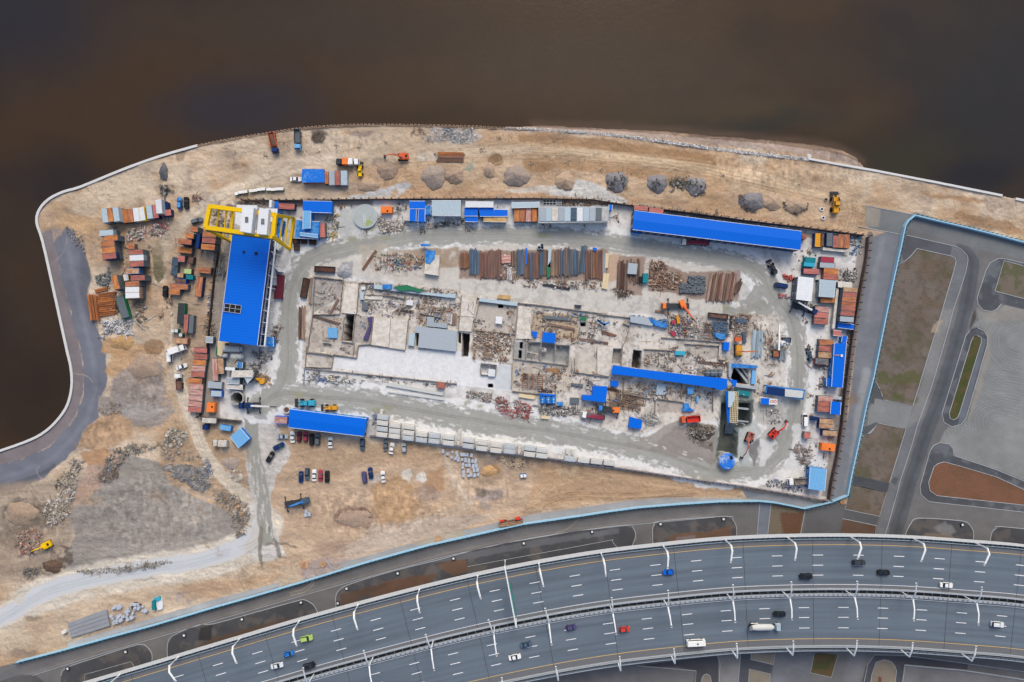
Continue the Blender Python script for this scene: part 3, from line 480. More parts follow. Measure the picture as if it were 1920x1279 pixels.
cols = {SAND: ('ground', ground_mat('sand_soil', .97, .17, .8, .8)), YARD: ('concrete_yard', ground_mat('yard_concrete', .9, .16, .8, .3)), WET: ('site_road', ground_mat('wet_slurry', .6, .13, .7, .15, .4)),
  PROM: ('pavement', ground_mat('paving', .9, .12, 1.3, .1, .25, (1.0, .93, .82, .04, 1.0, 1.0))), ASPH: ('asphalt_road', ground_mat('asphalt', .9, .15, 1.0, .1)), PLOT: ('grass_plot', ground_mat('plot_soil', .97, .22, 1.4, .5)), TRACK: ('gravel_track', ground_mat('track_gravel', .95, .1, 1.2, .3))}
land_m = SL < 24
for k, (nm, mt) in cols.items(): grid_obj(cv, (cv.cls == k) & land_m, nm, mt)
# --- water
cw = Canvas(-900,-900,2820,2180,10); wx, wy = cw.X, cw.Y
n1 = fbm(wx*.6, wy, 320, 3, 4)
cw.col[:] = mixc((66,50,34), (46,41,37), sm(n1, .35, .65))
for x, y, rx, ry, c_, a_ in ((450,200,120,60,(46,46,54),.8),(20,20,160,120,(40,42,50),.7),(1850,180,160,180,(44,46,48),.8),(60,500,60,140,(66,52,38),.7),(60,740,80,80,(50,40,32),.7),(1350,215,260,30,(72,62,44),.7),(1300,150,300,70,(76,64,50),.5),(1420,225,120,18,(48,48,42),.7),(1700,290,110,45,(54,52,40),.8),(1840,330,60,30,(38,38,42),.9),(1000,150,300,60,(74,62,50),.6),(600,50,300,60,(58,52,46),.6),(760,215,200,14,(56,48,40),.5),(1080,90,200,60,(70,60,50),.5),(100,330,90,40,(38,36,38),.6)):
    cw.blob(x, y, rx, ry, c_, a_, 40, 120, min(rx, ry)*.9)
cw.stroke([(1000,232),(1170,238),(1340,250),(1470,261),(1560,272),(1620,300)], 14, (104,86,72), .55, 4, 40, 8)
cw.z[:] = -1.3
wm = ground_mat('water_surface', .13, .1, .12, 0, .16)
b_ = wm.node_tree.nodes['Principled BSDF']; nn = wm.node_tree.nodes.new('ShaderNodeTexNoise'); nn.inputs['Scale'].default_value = .55; nn.inputs['Detail'].default_value = 4
tcw = wm.node_tree.nodes.new('ShaderNodeTexCoord'); wm.node_tree.links.new(tcw.outputs['Object'], nn.inputs['Vector']); bw = wm.node_tree.nodes.new('ShaderNodeBump'); bw.inputs['Strength'].default_value = .14; bw.inputs['Distance'].default_value = .25
wm.node_tree.links.new(nn.outputs[0], bw.inputs['Height']); wm.node_tree.links.new(bw.outputs[0], b_.inputs['Normal'])
WLM = sdf(cw.X, cw.Y, LAND); grid_obj(cw, WLM > -14, 'water', wm)
def sheet(name, pts, z, m, kind='structure'):
    me = bpy.data.meshes.new(name); me.from_pydata([(x, y, z) for x, y in pts], [], [tuple(range(len(pts)))]); me.materials.append(m)
    o = bpy.data.objects.new(name, me); C.objects.link(o); o['kind'] = kind; return o
for q in ([(-3500,-3500),(3500,-3500),(3500,-337),(-3500,-337)],[(-3500,336),(3500,336),(3500,3500),(-3500,3500)],[(-3500,-337),(-408,-337),(-408,336),(-3500,336)],[(408,-337),(3500,-337),(3500,336),(408,336)]): sheet("water", q, -1.3, mat("deep_water", (60,54,48), .2, .05, .02))
for q in ([(-1200,-1200),(1200,-1200),(1200,-150),(-1200,-150)], [(225,-150),(1200,-150),(1200,30),(225,30)]): sheet('ground', q, -.5, mat('far_ground', (124,118,108), .95, .15, .03))
# ================================================================ OBJECT HELPERS
class MB:
    def __init__(s): s.v = []; s.f = []
    def _add(s, vs, fs):
        n = len(s.v); s.v += [tuple(v) for v in vs]; s.f += [tuple(i_+n for i_ in f) for f in fs]; return s
    def box(s, cx, cy, z0, lx, ly, h, rot=0, top=(1, 1), tilt=0):
        c, sn = math.cos(rot), math.sin(rot); vs = []
        for z, k in ((z0, (1, 1)), (z0+h, top)):
            for a, b in ((-.5, -.5), (.5, -.5), (.5, .5), (-.5, .5)):
                x, y = a*lx*k[0], b*ly*k[1]; vs.append((cx+x*c-y*sn, cy+x*sn+y*c, z+tilt*x))
        return s._add(vs, [(3,2,1,0),(4,5,6,7),(0,1,5,4),(1,2,6,5),(2,3,7,6),(3,0,4,7)])
    def prism(s, pts, z0, z1):
        n = len(pts); ar = sum(pts[i_][0]*pts[(i_+1) % n][1]-pts[(i_+1) % n][0]*pts[i_][1] for i_ in range(n))
        if ar < 0: pts = pts[::-1]
        zz = z1 if isinstance(z1, (list, tuple)) else [z1]*n
        vs = [(p[0], p[1], z0) for p in pts]+[(p[0], p[1], zz[i_]) for i_, p in enumerate(pts)]
        return s._add(vs, [tuple(range(n))[::-1], tuple(range(n, 2*n))]+[(i_, (i_+1) % n, n+(i_+1) % n, n+i_) for i_ in range(n)])
    def tube(s, pts, r, n=6, cap=True):
        P = [Vector(p) for p in pts]; rr = r if isinstance(r, (list, tuple)) else [r]*len(P); vs = []; fs = []
        for i_, p in enumerate(P):
            t = (P[min(i_+1, len(P)-1)]-P[max(i_-1, 0)]).normalized(); u = t.cross(Vector((0, 0, 1)))
            if u.length < .05: u = Vector((1, 0, 0))
            u.normalize(); v = t.cross(u)
            for k in range(n):
                a = 2*math.pi*(k+.5)/n; vs.append(p+(u*math.cos(a)+v*math.sin(a))*rr[i_])
        for i_ in range(len(P)-1):
            for k in range(n): fs.append((i_*n+k, i_*n+(k+1) % n, (i_+1)*n+(k+1) % n, (i_+1)*n+k))
        if cap: fs += [tuple(range(n))[::-1], tuple(range((len(P)-1)*n, len(P)*n))]
        return s._add(vs, fs)
    def cyl(s, cx, cy, z0, h, r0, r1=None, n=12):
        r1 = r0 if r1 is None else r1; vs = []
        for z, r in ((z0, r0), (z0+h, r1)):
            for k in range(n): a = 2*math.pi*(k+.5)/n; vs.append((cx+r*math.cos(a), cy+r*math.sin(a), z))
        return s._add(vs, [tuple(range(n))[::-1], tuple(range(n, 2*n))]+[(k, (k+1) % n, n+(k+1) % n, n+k) for k in range(n)])
    def hcyl(s, x0, x1, y, z, r, n=10, dome=0):
        pts = [(x0, y, z), (x1, y, z)]; rr = [r, r]
        if dome: pts = [(x0-dome, y, z), (x0-dome*.6, y, z), (x0, y, z), (x1, y, z), (x1+dome*.6, y, z), (x1+dome, y, z)]; rr = [r*.2, r*.75, r, r, r*.75, r*.2]
        return s.tube(pts, rr, n)
    def wheel(s, x, y, r, wd):
        return s.tube([(x, y-wd/2, r), (x, y+wd/2, r)], r, 10)
    def strip(s, a, b, za, zb):
        """ribbon between two polylines"""
        n = len(a); vs = [(p[0], p[1], za) for p in a]+[(p[0], p[1], zb) for p in b]
        return s._add(vs, [(i_, n+i_, n+i_+1, i_+1) for i_ in range(n-1)])
    def mesh(s, name, m, smooth=False):
        me = bpy.data.meshes.new(name); me.from_pydata(s.v, [], s.f); me.materials.append(m)
        if smooth: me.polygons.foreach_set('use_smooth', [True]*len(me.polygons))
        me.update(); return me
    def build(s, name, m, parent=None, **k):
        return link(name, s.mesh(name, m), parent, **k)
def link(name, me, parent=None, loc=None, rot=None, scale=None):
    o = bpy.data.objects.new(name, me); C.objects.link(o)
    if parent: o.parent = parent
    if loc is not None: o.location = loc
    if rot is not None: o.rotation_euler = (0, 0, rot)
    if scale is not None: o.scale = scale
    return o
LABELS = {}
def tag(o, label, cat, group=None, kind=None):
    o['label'] = label; o['category'] = cat
    if group: o['group'] = group
    if kind: o['kind'] = kind
    LABELS.setdefault(label, []).append(o.name); return o
KITS = {}
def place(kit, name, loc, ang, label, cat, group=None, scale=None):
    """kit: list of (part name, mesh, index of the parent part or None); the first entry may be (None, None, None) for an Empty root"""
    root = None; made = []
    for i_, (pn, me, par) in enumerate(kit):
        if i_ == 0:
            root = link(name, me, None, loc, R(ang), scale); made.append(root)
        else: made.append(link(pn, me, made[par or 0]))
    return tag(root, label, cat, group)
ORD = ['first','second','third','fourth','fifth','sixth','seventh','eighth','ninth','tenth','eleventh','twelfth','thirteenth','fourteenth','fifteenth','sixteenth','seventeenth','eighteenth','nineteenth','twentieth']+['twenty-'+x for x in 'first second third fourth fifth sixth seventh eighth ninth'.split()]+['thirtieth']+['thirty-'+x for x in 'first second third fourth fifth sixth seventh eighth ninth'.split()]+['fortieth']+['forty-'+x for x in 'first second third fourth fifth sixth seventh eighth ninth'.split()]
M = dict(
 rust=((200,132,92),(156,98,74)), orange=((214,142,84),(174,108,70)), red=((192,118,102),(152,96,88)), pink=((204,126,118),(176,112,104)), mottle=((186,120,112),(205,178,165)), tan=((200,168,136),(170,126,92)),
 brown=((124,92,78),(92,72,66)), white=((226,229,232),None), offwhite=((206,208,204),None), ice=((180,198,208),None), grey=((126,130,134),(104,106,110)), silver=((168,178,186),None), dark=((62,66,72),None), black=((34,36,40),None),
 navy=((24,52,104),None), blue=((0,106,222),None), blue2=((20,112,200),(84,150,210)), sky=((116,176,224),None), teal=((30,130,140),None), cyan=((60,170,200),None), green=((46,120,86),None), lime=((178,206,110),None), yellow=((240,196,20),None), amber=((222,158,50),None),
 crimson=((170,62,84),None), scarlet=((216,66,52),None), brick=((214,104,66),None), maroon=((110,44,58),None), concrete=((192,192,190),(176,174,170)), steelblue=((82,102,122),(70,86,104)), slate=((104,112,118),None), cream=((222,204,166),None), wood=((214,178,120),(186,150,104)),
 purple=((84,76,120),None), plaster=((222,216,206),(200,192,180)), wall=((164,156,148),(128,118,110)), darkrust=((98,66,54),(70,54,48)), brightorange=((246,132,62),None), white2=((238,238,236),None), glass=((38,50,62),None), tyre=((30,30,32),None), steel=((200,206,212),None), lightgreen=((176,200,140),None))
def mt(k):
    c, r2 = M[k]
    gl = k in ('glass',)
    return mat(k, c, .15 if gl else (.45 if k in ('blue','navy','white2','crimson','scarlet','maroon') else .75), .03 if gl else (.035 if k == 'blue' else .14), .55, 0, r2, .5, (.5, 2.2, 1) if k in ('rust','orange','red','pink','mottle') else (1, 1, 1))
# ---------------------------------------------------------------- kits
def k_container(roof, side):
    key = ('cont', roof, side)
    if key in KITS: return KITS[key]
    L_, W_, H_ = 6.06, 2.44, 2.59; b = MB(); n = 36; ring = []
    for k in range(n+1):
        x = -L_/2+.1+(L_-.2)*k/n; ring.append((x, -W_/2+(.06 if k % 4 in (1, 2) else .02)))
    poly = ring+[(x, -y) for x, y in ring[::-1]]; b.prism(poly, .12, H_-.1)
    for sx in (-1, 1):
        for sy in (-1, 1): b.box(sx*(L_/2-.08), sy*(W_/2-.08), 0, .16, .16, H_)
    for sy in (-1, 1): b.box(0, sy*(W_/2-.05), 0, L_-.34, .1, .13); b.box(0, sy*(W_/2-.05), H_-.12, L_-.34, .1, .1)
    r_ = MB()
    for k in range(9): r_.box(-L_/2+.42+k*(L_-.84)/8, 0, H_-.08, (L_-.84)/8*.9, W_-.22, .06, 0, (.8, 1))
    r_.box(0, 0, H_-.099, L_-.2, W_-.12, .03)
    d_ = MB(); d_.box(L_/2-.03, -.56, .15, .06, 1.08, H_-.3); d_.box(L_/2-.03, .56, .15, .06, 1.08, H_-.3)
    lb = MB()
    for y in (-.85, -.3, .3, .85): lb.tube([(L_/2+.03, y, .2), (L_/2+.03, y, H_-.2)], .025, 4)
    KITS[key] = [(None, b.mesh('container_body', mt(side)), None), ('roof', r_.mesh('container_roof', mt(roof)), 0), ('door', d_.mesh('container_door', mt(side)), 0), ('lock_bar', lb.mesh('lock_bar', mt('grey')), 2)]
    return KITS[key]
CN = dict(plaster='pale beige', concrete='pale grey', amber='amber', rust='rusty brown', orange='bright rust-orange', red='faded red', pink='faded pink', mottle='patchy pink and white', tan='weathered tan', brown='dark brown', white='white', ice='pale blue-grey', grey='grey', silver='silver grey', offwhite='off-white',
  dark='dark grey', navy='navy blue', blue='bright blue', blue2='blue', teal='teal', cyan='cyan', green='green', lime='lime', yellow='yellow', lightgreen='pale green', crimson='crimson', brick='brick red', slate='slate grey', black='black', sky='light blue', steelblue='steel blue', maroon='maroon', cream='cream', scarlet='bright red')
def containers(desc, direction, items, group, cat='container', word='shipping container'):
    """items: (region, cx, cy, length, width, angle, levels, roof colour, side colour[, lower side colour])"""
    cnt = {}
    for it in items: cnt[it[7]] = cnt.get(it[7], 0)+1
    for i_, it in enumerate(items):
        reg, cx, cy, L_, W_, ang, lv, roof, side = it[:9]; low = it[9] if len(it) > 9 else 'slate'
        x, y = px(reg, cx, cy); s_ = REG[reg][2]; zt = 2.59*lv; f = S*(H-zt)/H
        sc_ = (L_/s_*f/6.06, W_/s_*f/2.44, 1)
        for q in range(lv):
            top = q == lv-1; z = 2.59*q; p = W(x, y, zt); p.z = z; cr, cs = (roof, side) if top else (low, low)
            w_ = '' if lv == 1 else ('upper ' if top else 'lower ')
            nm = f"{w_}{CN[cr]} {word.replace('shipping ', '')}, {ORD[i_]} from {direction} {desc}"
            place(k_container(cr, cs), word.replace(' ', '_').replace('-', '_'), p, ang+random.uniform(-.8, .8), nm, cat, group, sc_)
def k_car(col, kind='sedan'):
    key = ('car', col, kind)
    if key in KITS: return KITS[key]
    L_, W_ = {'sedan': (4.6, 1.8), 'suv': (4.7, 1.9), 'hatch': (4.0, 1.72), 'van': (5.3, 2.0)}[kind]; h1 = {'sedan': .95, 'suv': 1.1, 'hatch': .98, 'van': 1.15}[kind]; h2 = {'sedan': 1.45, 'suv': 1.75, 'hatch': 1.5, 'van': 2.1}[kind]
    b = MB(); hl, hw = L_/2, W_/2
    out = [(-hl, -hw*.7), (-hl*.93, -hw*.95), (-hl*.5, -hw), (hl*.55, -hw), (hl*.9, -hw*.92), (hl, -hw*.6)]; out = out+[(x, -y) for x, y in out[::-1]]
    b.prism(out, .28, [h1-.12 if abs(p[0]) > hl*.9 else h1 for p in out][::1])
    cab = {'sedan': (-hl*.62, -hl*.38, hl*.12, hl*.42), 'suv': (-hl*.93, -hl*.8, hl*.12, hl*.42), 'hatch': (-hl*.92, -hl*.68, hl*.12, hl*.45), 'van': (-hl*.96, -hl*.92, hl*.45, hl*.8)}[kind]
    g = MB(); w1, w2 = hw*.9, hw*.74; a0, a1, b1, b0 = cab
    g._add([(a0,-w1,h1-.02),(b0,-w1,h1-.02),(b0,w1,h1-.02),(a0,w1,h1-.02),(a1,-w2,h2-.04),(b1,-w2,h2-.04),(b1,w2,h2-.04),(a1,w2,h2-.04)], [(4,5,6,7),(0,1,5,4),(1,2,6,5),(2,3,7,6),(3,0,4,7)])
    r_ = MB(); r_.box((a1+b1)/2, 0, h2-.05, (b1-a1)*1.02, w2*2.04, .06, 0, (.94, .92))
    wh = MB()
    kit = [(None, b.mesh('car_body', mt(col)), None), ('window', g.mesh('car_glass', mt('glass')), 0), ('roof', r_.mesh('car_roof', mt(col)), 0)]
    for sx in (-.62, .6):
        for sy in (-1, 1): kit.append(('wheel', MB().wheel(sx*hl, sy*(hw-.1), .32, .22).mesh('wheel', mt('tyre')), 0))
    for sy in (-1, 1): kit.append(('headlight', MB().box(hl*.965, sy*hw*.68, .62, .1, .3, .14).mesh('headlight', mt('white2')), 0))
    KITS[key] = kit; return kit
def car(reg, x, y, ang, col, kind, label, z=0, group='cars parked on the sand', cat='car', scale=1):
    p = W(*px(reg, x, y), z); return place(k_car(col, kind), {'van': 'van'}.get(kind, 'car'), p, ang, label, cat, group, (scale,)*3)
def vehicle(reg, x, y, ang, label, cat, name, parts, z=0, group=None, scale=1):
    """parts: list of (name, colour, MB, parent index)"""
    root = link(name, None, None, W(*px(reg, x, y), z), R(ang), (scale,)*3); tag(root, label, cat, group); made = []
    for pn, colr, mb, par in parts:
        made.append(mb.build(pn, mt(colr), root if par is None else made[par]))
    return root
def wheels(xs, hw, r=.5):
    return [('wheel', 'tyre', MB().wheel(x, s_*(hw-.15), r, .32), None) for x in xs for s_ in (-1, 1)]
def truck(reg, x, y, ang, label, cab, bed, kind='tipper', L_=8.6, cat='truck', z=0, group=None, load=None):
    hl = L_/2; P = [('chassis', 'black', MB().box(0, 0, .65, L_-.3, 1.0, .3), None)]
    c = MB(); c.box(hl-1.1, 0, .8, 2.1, 2.45, 1.1); c.box(hl-1.2, 0, 1.9, 1.9, 2.4, .95, 0, (.82, .92)); P.append(('cab', cab, c, None))
    P.append(('windshield', 'glass', MB().box(hl-.18, 0, 1.85, .14, 2.1, .8, 0, (1, .9)), 1))
    P += wheels((hl-1.3, -hl+2.6, -hl+1.2), 1.25)
    b = MB(); bl = L_-2.7; bx0 = -hl+bl/2+.05
    if kind == 'tipper':
        b.box(bx0, 0, 1.1, bl, 2.5, .2)
        for s_ in (-1, 1): b.box(bx0, s_*1.2, 1.3, bl, .12, 1.2)
        b.box(bx0-bl/2+.06, 0, 1.3, .12, 2.28, 1.1); b.box(bx0+bl/2-.06, 0, 1.3, .12, 2.28, 1.35)
        for k in range(5): b.box(bx0-bl/2+.6+k*(bl-1.2)/4, 1.3, 1.15, .14, .08, 1.2); b.box(bx0-bl/2+.6+k*(bl-1.2)/4, -1.3, 1.15, .14, .08, 1.2)
        P.append(('dump_bed', bed, b, None))
        if load: P.append(('load', load, MB().box(bx0, 0, 1.5, bl-.3, 2.2, .45, 0, (.8, .7)), None))
    elif kind == 'flat':
        b.box(bx0, 0, 1.1, bl, 2.4, .18); b.box(bx0+bl/2-.05, 0, 1.3, .1, 2.3, .8)
        for s_ in (-1, 1): b.box(bx0, s_*1.17, 1.28, bl, .06, .4)
        P.append(('flatbed', bed, b, None))
    elif kind == 'mixer':
        b.tube([(-hl+.1, 0, 2.6), (-hl+1.2, 0, 2.5), (-hl+3, 0, 2.2), (hl-4, 0, 2.0), (hl-2.8, 0, 1.9)], [.5, .95, 1.25, 1.2, .6], 12); P.append(('drum', bed, b, None))
        P.append(('hopper', 'grey', MB().box(-hl+.2, 0, 2.7, .9, 1.3, .7, 0, (1.3, 1.2)), None))
        P.append(('fender', 'white2', MB().box(-hl+2.2, 1.15, 1.1, 2.8, .3, .12).box(-hl+2.2, -1.15, 1.1, 2.8, .3, .12), None))
    elif kind == 'box':
        b.box(bx0, 0, 1.1, bl, 2.5, 2.2); b.box(bx0, 0, 3.3, bl-.1, 2.3, .08); P.append(('cargo_box', bed, b, None))
    elif kind == 'pump':
        b.box(bx0, 0, 1.1, bl, 2.2, .3); P.append(('deck', 'grey', b, None))
        a = MB(); a.box(bx0+.4, .55, 2.0, bl+.6, .45, .5); a.box(bx0, -.1, 2.1, bl-.6, .35, .4); a.box(bx0-.6, -.6, 1.9, bl-2, .3, .4); P.append(('pump_boom', bed, a, None))
        P.append(('outrigger', bed, MB().box(hl-2.7, 0, 1.0, .35, 3.1, .35), None))
        P.append(('hopper', 'dark', MB().box(-hl+.3, 0, 1.0, .9, 1.6, .8, 0, (1.2, 1.2)), None))
    return vehicle(reg, x, y, ang, label, cat, 'truck', P, z, group)
def excavator(reg, x, y, ang, arm, label, col, cat='excavator', tracks=0, reach=1.0):
    """ang = direction of the arm, tracks = angle of the undercarriage relative to the arm"""
    P = []; t = R(tracks)
    for s_ in (-1, 1):
        b = MB(); b.box(-math.sin(t)*s_*1.2, math.cos(t)*s_*1.2, .05, 4.2, .6, .85, t, (.86, 1)); P.append(('track', 'black', b, None))
    P.append(('undercarriage', 'dark', MB().cyl(0, 0, .5, .6, .9), None))
    b = MB(); b.prism([(-2.5,-1.1),(-2.2,-1.35),(1.3,-1.35),(1.5,-.3),(1.3,1.35),(-2.2,1.35),(-2.5,1.1)], 1.1, 1.9); b.box(-1.5, 0, 1.9, 1.6, 2.3, .35, 0, (.9, .9)); P.append(('body', col, b, None))
    P.append(('cab', col, MB().box(.5, .85, 1.9, 1.5, .95, 1.1, 0, (.85, .85)), None)); P.append(('window', 'glass', MB().box(.55, .85, 2.9, 1.0, .62, .13), 4)); P.append(('engine_grille', 'black', MB().box(-1.6, 0, 2.24, .9, 1.1, .06), 3))
    k = reach
    P.append(('boom', col, MB().tube([(1.0,-.2,1.7),(2.6*k,-.2,3.9),(4.6*k,-.2,3.6)], [.28,.34,.24], 4), None))
    P.append(('stick', col, MB().tube([(4.5*k,-.2,3.7),(6.4*k,-.2,1.4)], [.24,.16], 4), None))
    P.append(('cylinder', 'steel', MB().tube([(1.4,-.2,1.6),(2.8*k,-.2,3.0)], .1, 5), None))
    P.append(('bucket', 'dark', MB().box(6.5*k, -.2, .4, .9, 1.2, 1.0, 0, (.7, 1)), None))
    return vehicle(reg, x, y, ang, label, cat, 'excavator', P)
def loader(reg, x, y, ang, label, col, scale=1, cat='wheel loader', name='wheel_loader'):
    P = wheels((-1.9, 1.5), 1.35, .75)
    b = MB(); b.box(-1.9, 0, .9, 2.6, 1.9, 1.1, 0, (.92, .85)); b.box(.9, 0, .7, 2.2, 1.0, .7); P.append(('body', col, b, None))
    P.append(('cab', col, MB().box(-.2, 0, 1.2, 1.4, 1.5, 1.7, 0, (.85, .85)), None)); P.append(('window', 'glass', MB().box(-.2, 0, 2.1, 1.42, 1.45, .55), len(P)-1))
    for s_ in (-1, 1): P.append(('lift_arm', col, MB().tube([(.3, s_*.6, 1.8), (1.8, s_*.6, 1.6), (3.1, s_*.6, .7)], .16, 4), None))
    k = MB(); k.prism([(3.1,-1.4),(3.3,-1.4),(3.3,1.4),(3.1,1.4)], .2, 1.3); k.box(3.7, 0, .15, .9, 2.8, .12); P.append(('bucket', 'dark', k, None))
    return vehicle(reg, x, y, ang, label, cat, name, P, 0, None, scale)
def crane_truck(reg, x, y, ang, boom_to, label, col, deck='dark', boomcol=None, ztip=11, L_=10, base_off=-2.2, cab=None):
    P = [('chassis', deck, MB().box(0, 0, .8, L_, 2.3, .5), None)]; hl = L_/2
    c = MB(); c.box(hl-.9, 0, 1.2, 1.8, 2.4, 1.2); c.box(hl-1.0, 0, 2.4, 1.5, 2.2, .6, 0, (.85, .9)); P.append(('cab', cab or col, c, None)); P.append(('windshield', 'glass', MB().box(hl-.06, 0, 2.0, .12, 2.0, .75), 1))
    P += wheels((hl-1.3, hl-3.2, -hl+2.7, -hl+1.3), 1.2, .55)
    for xo in (hl-3.0, -hl+.5): P.append(('outrigger', 'dark', MB().box(xo, 0, .7, .28, 6.2, .28).box(xo, 3.0, .02, .5, .5, .68).box(xo, -3.0, .02, .5, .5, .68), None))
    root = vehicle(reg, x, y, ang, label, 'mobile crane', 'mobile_crane', P)
    m_ = Matrix.Rotation(-R(ang), 4, 'Z') @ Matrix.Translation(-root.location); tip = m_ @ W(*px(*boom_to), ztip)
    b0 = Vector((base_off, 0, 2.6)); dr = (tip-b0); a = math.atan2(dr.y, dr.x)
    MB().box(base_off-math.cos(a)*.9, -math.sin(a)*.9, 1.4, 3.4, 2.2, 1.4, a, (.9, .9)).build('slewing_house', mt(col), root)
    MB().tube([b0, b0+dr*.42], [.55, .5], 4).build('boom', mt(boomcol or col), root); MB().tube([b0+dr*.42, b0+dr*.75], [.4, .36], 4).build('boom_section', mt(boomcol or col), root); MB().tube([b0+dr*.75, tip], [.28, .25], 4).build('boom_tip', mt('dark'), root)
    MB().tube([tip, tip-Vector((0, 0, ztip*.6))], .06, 4).build('hoist_rope', mt('black'), root)
    return root
def building(reg, q, zt, roof, wall, label, cat='building', name='site_building', ridge=0, ribs=True, over=.25, windows=('south',), holes=None, door=True, trim='white', ribdir=0):
    """q: four roof corners as they read in the photograph: NW, NE, SE, SW"""
    P = [W(*px(reg, *p), zt) for p in q]; P = [Vector((p.x, p.y, 0)) for p in P]; c = sum(P, Vector())/4
    root = link(name, None, None, (c.x, c.y, 0)); tag(root, label, cat); L_ = [p-c for p in P]
    ins = [p*(1-over/max(p.length, 1)) for p in L_]
    MB().prism([(p.x, p.y) for p in ins], 0, zt-.25-ridge).build('wall', mt(wall), root)
    nw, ne, se, sw = L_; r_ = MB()
    lw = (ne-nw).length; lh = (sw-nw).length; along = lw >= lh
    if not along: nw, ne, se, sw = sw, nw, ne, se
    n = 1
    zr = zt; ze = zt-ridge; m0 = (nw+sw)/2; m1 = (ne+se)/2; t = .16
    vs = []
    for dz in (-t, 0): vs += [(nw.x, nw.y, ze+dz), (ne.x, ne.y, ze+dz), (m1.x, m1.y, zr+dz), (se.x, se.y, ze+dz), (sw.x, sw.y, ze+dz), (m0.x, m0.y, zr+dz)]
    r_._add(vs, [(6,11,8,7),(11,10,9,8),(0,1,2,5),(5,2,3,4),(0,6,7,1),(1,7,8,2),(2,8,9,3),(3,9,10,4),(4,10,11,5),(5,11,6,0)])
    if ribs:
        rb = r_; Lx = (ne-nw).length; k = int(Lx/1.1); ax = (ne-nw).normalized(); an = math.atan2(ax.y, ax.x)
        for i_ in range(1, k):
            a = nw.lerp(ne, i_/k); b = sw.lerp(se, i_/k); m_ = (a+b)/2
            for p, z0, q_, z1 in ((a, ze, m_, zr), (m_, zr, b, ze)):
                rb.tube([(p.x, p.y, z0+.0), (q_.x, q_.y, z1+.0)], .045, 3)
    ro = r_.build('roof', mt(roof), root)
    tr = MB()
    for a, b in ((nw, ne), (sw, se)): tr.tube([(a.x, a.y, ze-.08), (b.x, b.y, ze-.08)], .12, 4)
    tr.build('gutter', mt(trim), ro)
    # windows along the two long walls
    NW, NE, SE, SW = ins
    for side, a, b in (('south', SW, SE), ('north', NE, NW), ('east', SE, NE), ('west', NW, SW)):
        if side not in windows: continue
        d_ = b-a; l_ = d_.length; n_ = max(1, int(l_/3.2)); u = d_.normalized(); o_ = Vector((u.y, -u.x, 0)); an = math.atan2(u.y, u.x)
        for k in range(min(n_, 18)):
            p = a+d_*((k+.5)/n_)+o_*.05
            for lv in range(2 if zt > 5.5 else 1):
                wn = MB().box(p.x, p.y, 1.0+lv*2.7, 1.3, .08, 1.0, an).build('window', mt('white'), root)
                MB().box(p.x+o_.x*.05, p.y+o_.y*.05, 1.1+lv*2.7, 1.1, .04, .8, an).build('pane', mt('glass'), wn)
        if door:
            p = a+d_*.06+o_*.06; MB().box(p.x, p.y, 0, 1.0, .08, 2.1, an).build('door', mt('dark'), root)
    return root
def slab_thing(name, label, cat, reg, q, z0, z1, m, group=None):
    P = [W(*px(reg, *p), z1) for p in q]; c = sum(P, Vector())/len(P)
    o = MB().prism([(p.x-c.x, p.y-c.y) for p in P], z0, z1).build(name, mt(m), None, loc=(c.x, c.y, 0)); return tag(o, label, cat, group)
def mound(name, reg, x, y, rx, ry, h, m, label, rot=0, rough=.14, cat='pile', seed=None):
    h *= .5 if reg in 'abcde' else .85
    s_ = REG[reg][2]; c = W(*px(reg, x, y)); rx = rx/s_*S; ry = ry/s_*S; rnd = random.Random(seed or x*7+y); n, mrings = 40, 11
    vs = [(0, 0, h)]; fs = []; ph = [rnd.uniform(0, 6.28) for _ in range(6)]
    for j_ in range(1, mrings+1):
        t = j_/mrings
        for k in range(n):
            a = 2*math.pi*k/n; w_ = 1+.07*math.sin(3*a+ph[0])+.05*math.sin(5*a+ph[1])+.04*math.sin(9*a+ph[2])+rnd.uniform(-.03,.03)
            z = h*(1-t**1.5)*(1+rnd.uniform(-rough, rough)*.5)+rnd.uniform(-.1, .1)*h*rough*(t < 1)
            X_, Y_ = rx*t*w_*math.cos(a), ry*t*w_*math.sin(a); cr, sr = math.cos(R(rot)), math.sin(R(rot))
            vs.append((X_*cr-Y_*sr, X_*sr+Y_*cr, z if j_ < mrings else -.4))
    for k in range(n): fs.append((0, 1+k, 1+(k+1) % n))
    for j_ in range(mrings-1):
        for k in range(n): a, b = 1+j_*n+k, 1+j_*n+(k+1) % n; fs.append((a, a+n, b+n, b))
    me = bpy.data.meshes.new(name); me.from_pydata(vs, [], fs); me.materials.append(m); me.polygons.foreach_set('use_smooth', [True]*len(fs)); me.update()
    MND.append((c.x, c.y, rx, ry, h)); return tag(link(name, me, None, (c.x, c.y, 0)), label, cat)
MND = []
def mh(x, y):
    z = 0
    for a, b, c, d, h in MND: t = math.hypot((x-a)/c, (y-b)/d); z = max(z, h*(1-t**1.5)) if t < 1 else z
    return z
def inpoly(x, y, pts):
    r_ = False; n = len(pts)
    for k in range(n):
        ax, ay = pts[k]; bx2, by2 = pts[(k+1) % n]
        if (ay > y) != (by2 > y) and x < (bx2-ax)*(y-ay)/(by2-ay)+ax: r_ = not r_
    return r_
def rndin(pts):
    xs = [p[0] for p in pts]; ys = [p[1] for p in pts]
    for _ in range(400):
        x, y = random.uniform(min(xs), max(xs)), random.uniform(min(ys), max(ys))
        if inpoly(x, y, pts): return x, y
    return pts[0]
PITB = []
for r__, q__, z__ in PITS:
    if z__ != -1.8: q__ = pz(r__, q__); PITB.append((min(p[0] for p in q__)-4, max(p[0] for p in q__)+4, min(p[1] for p in q__)-4, max(p[1] for p in q__)+4))
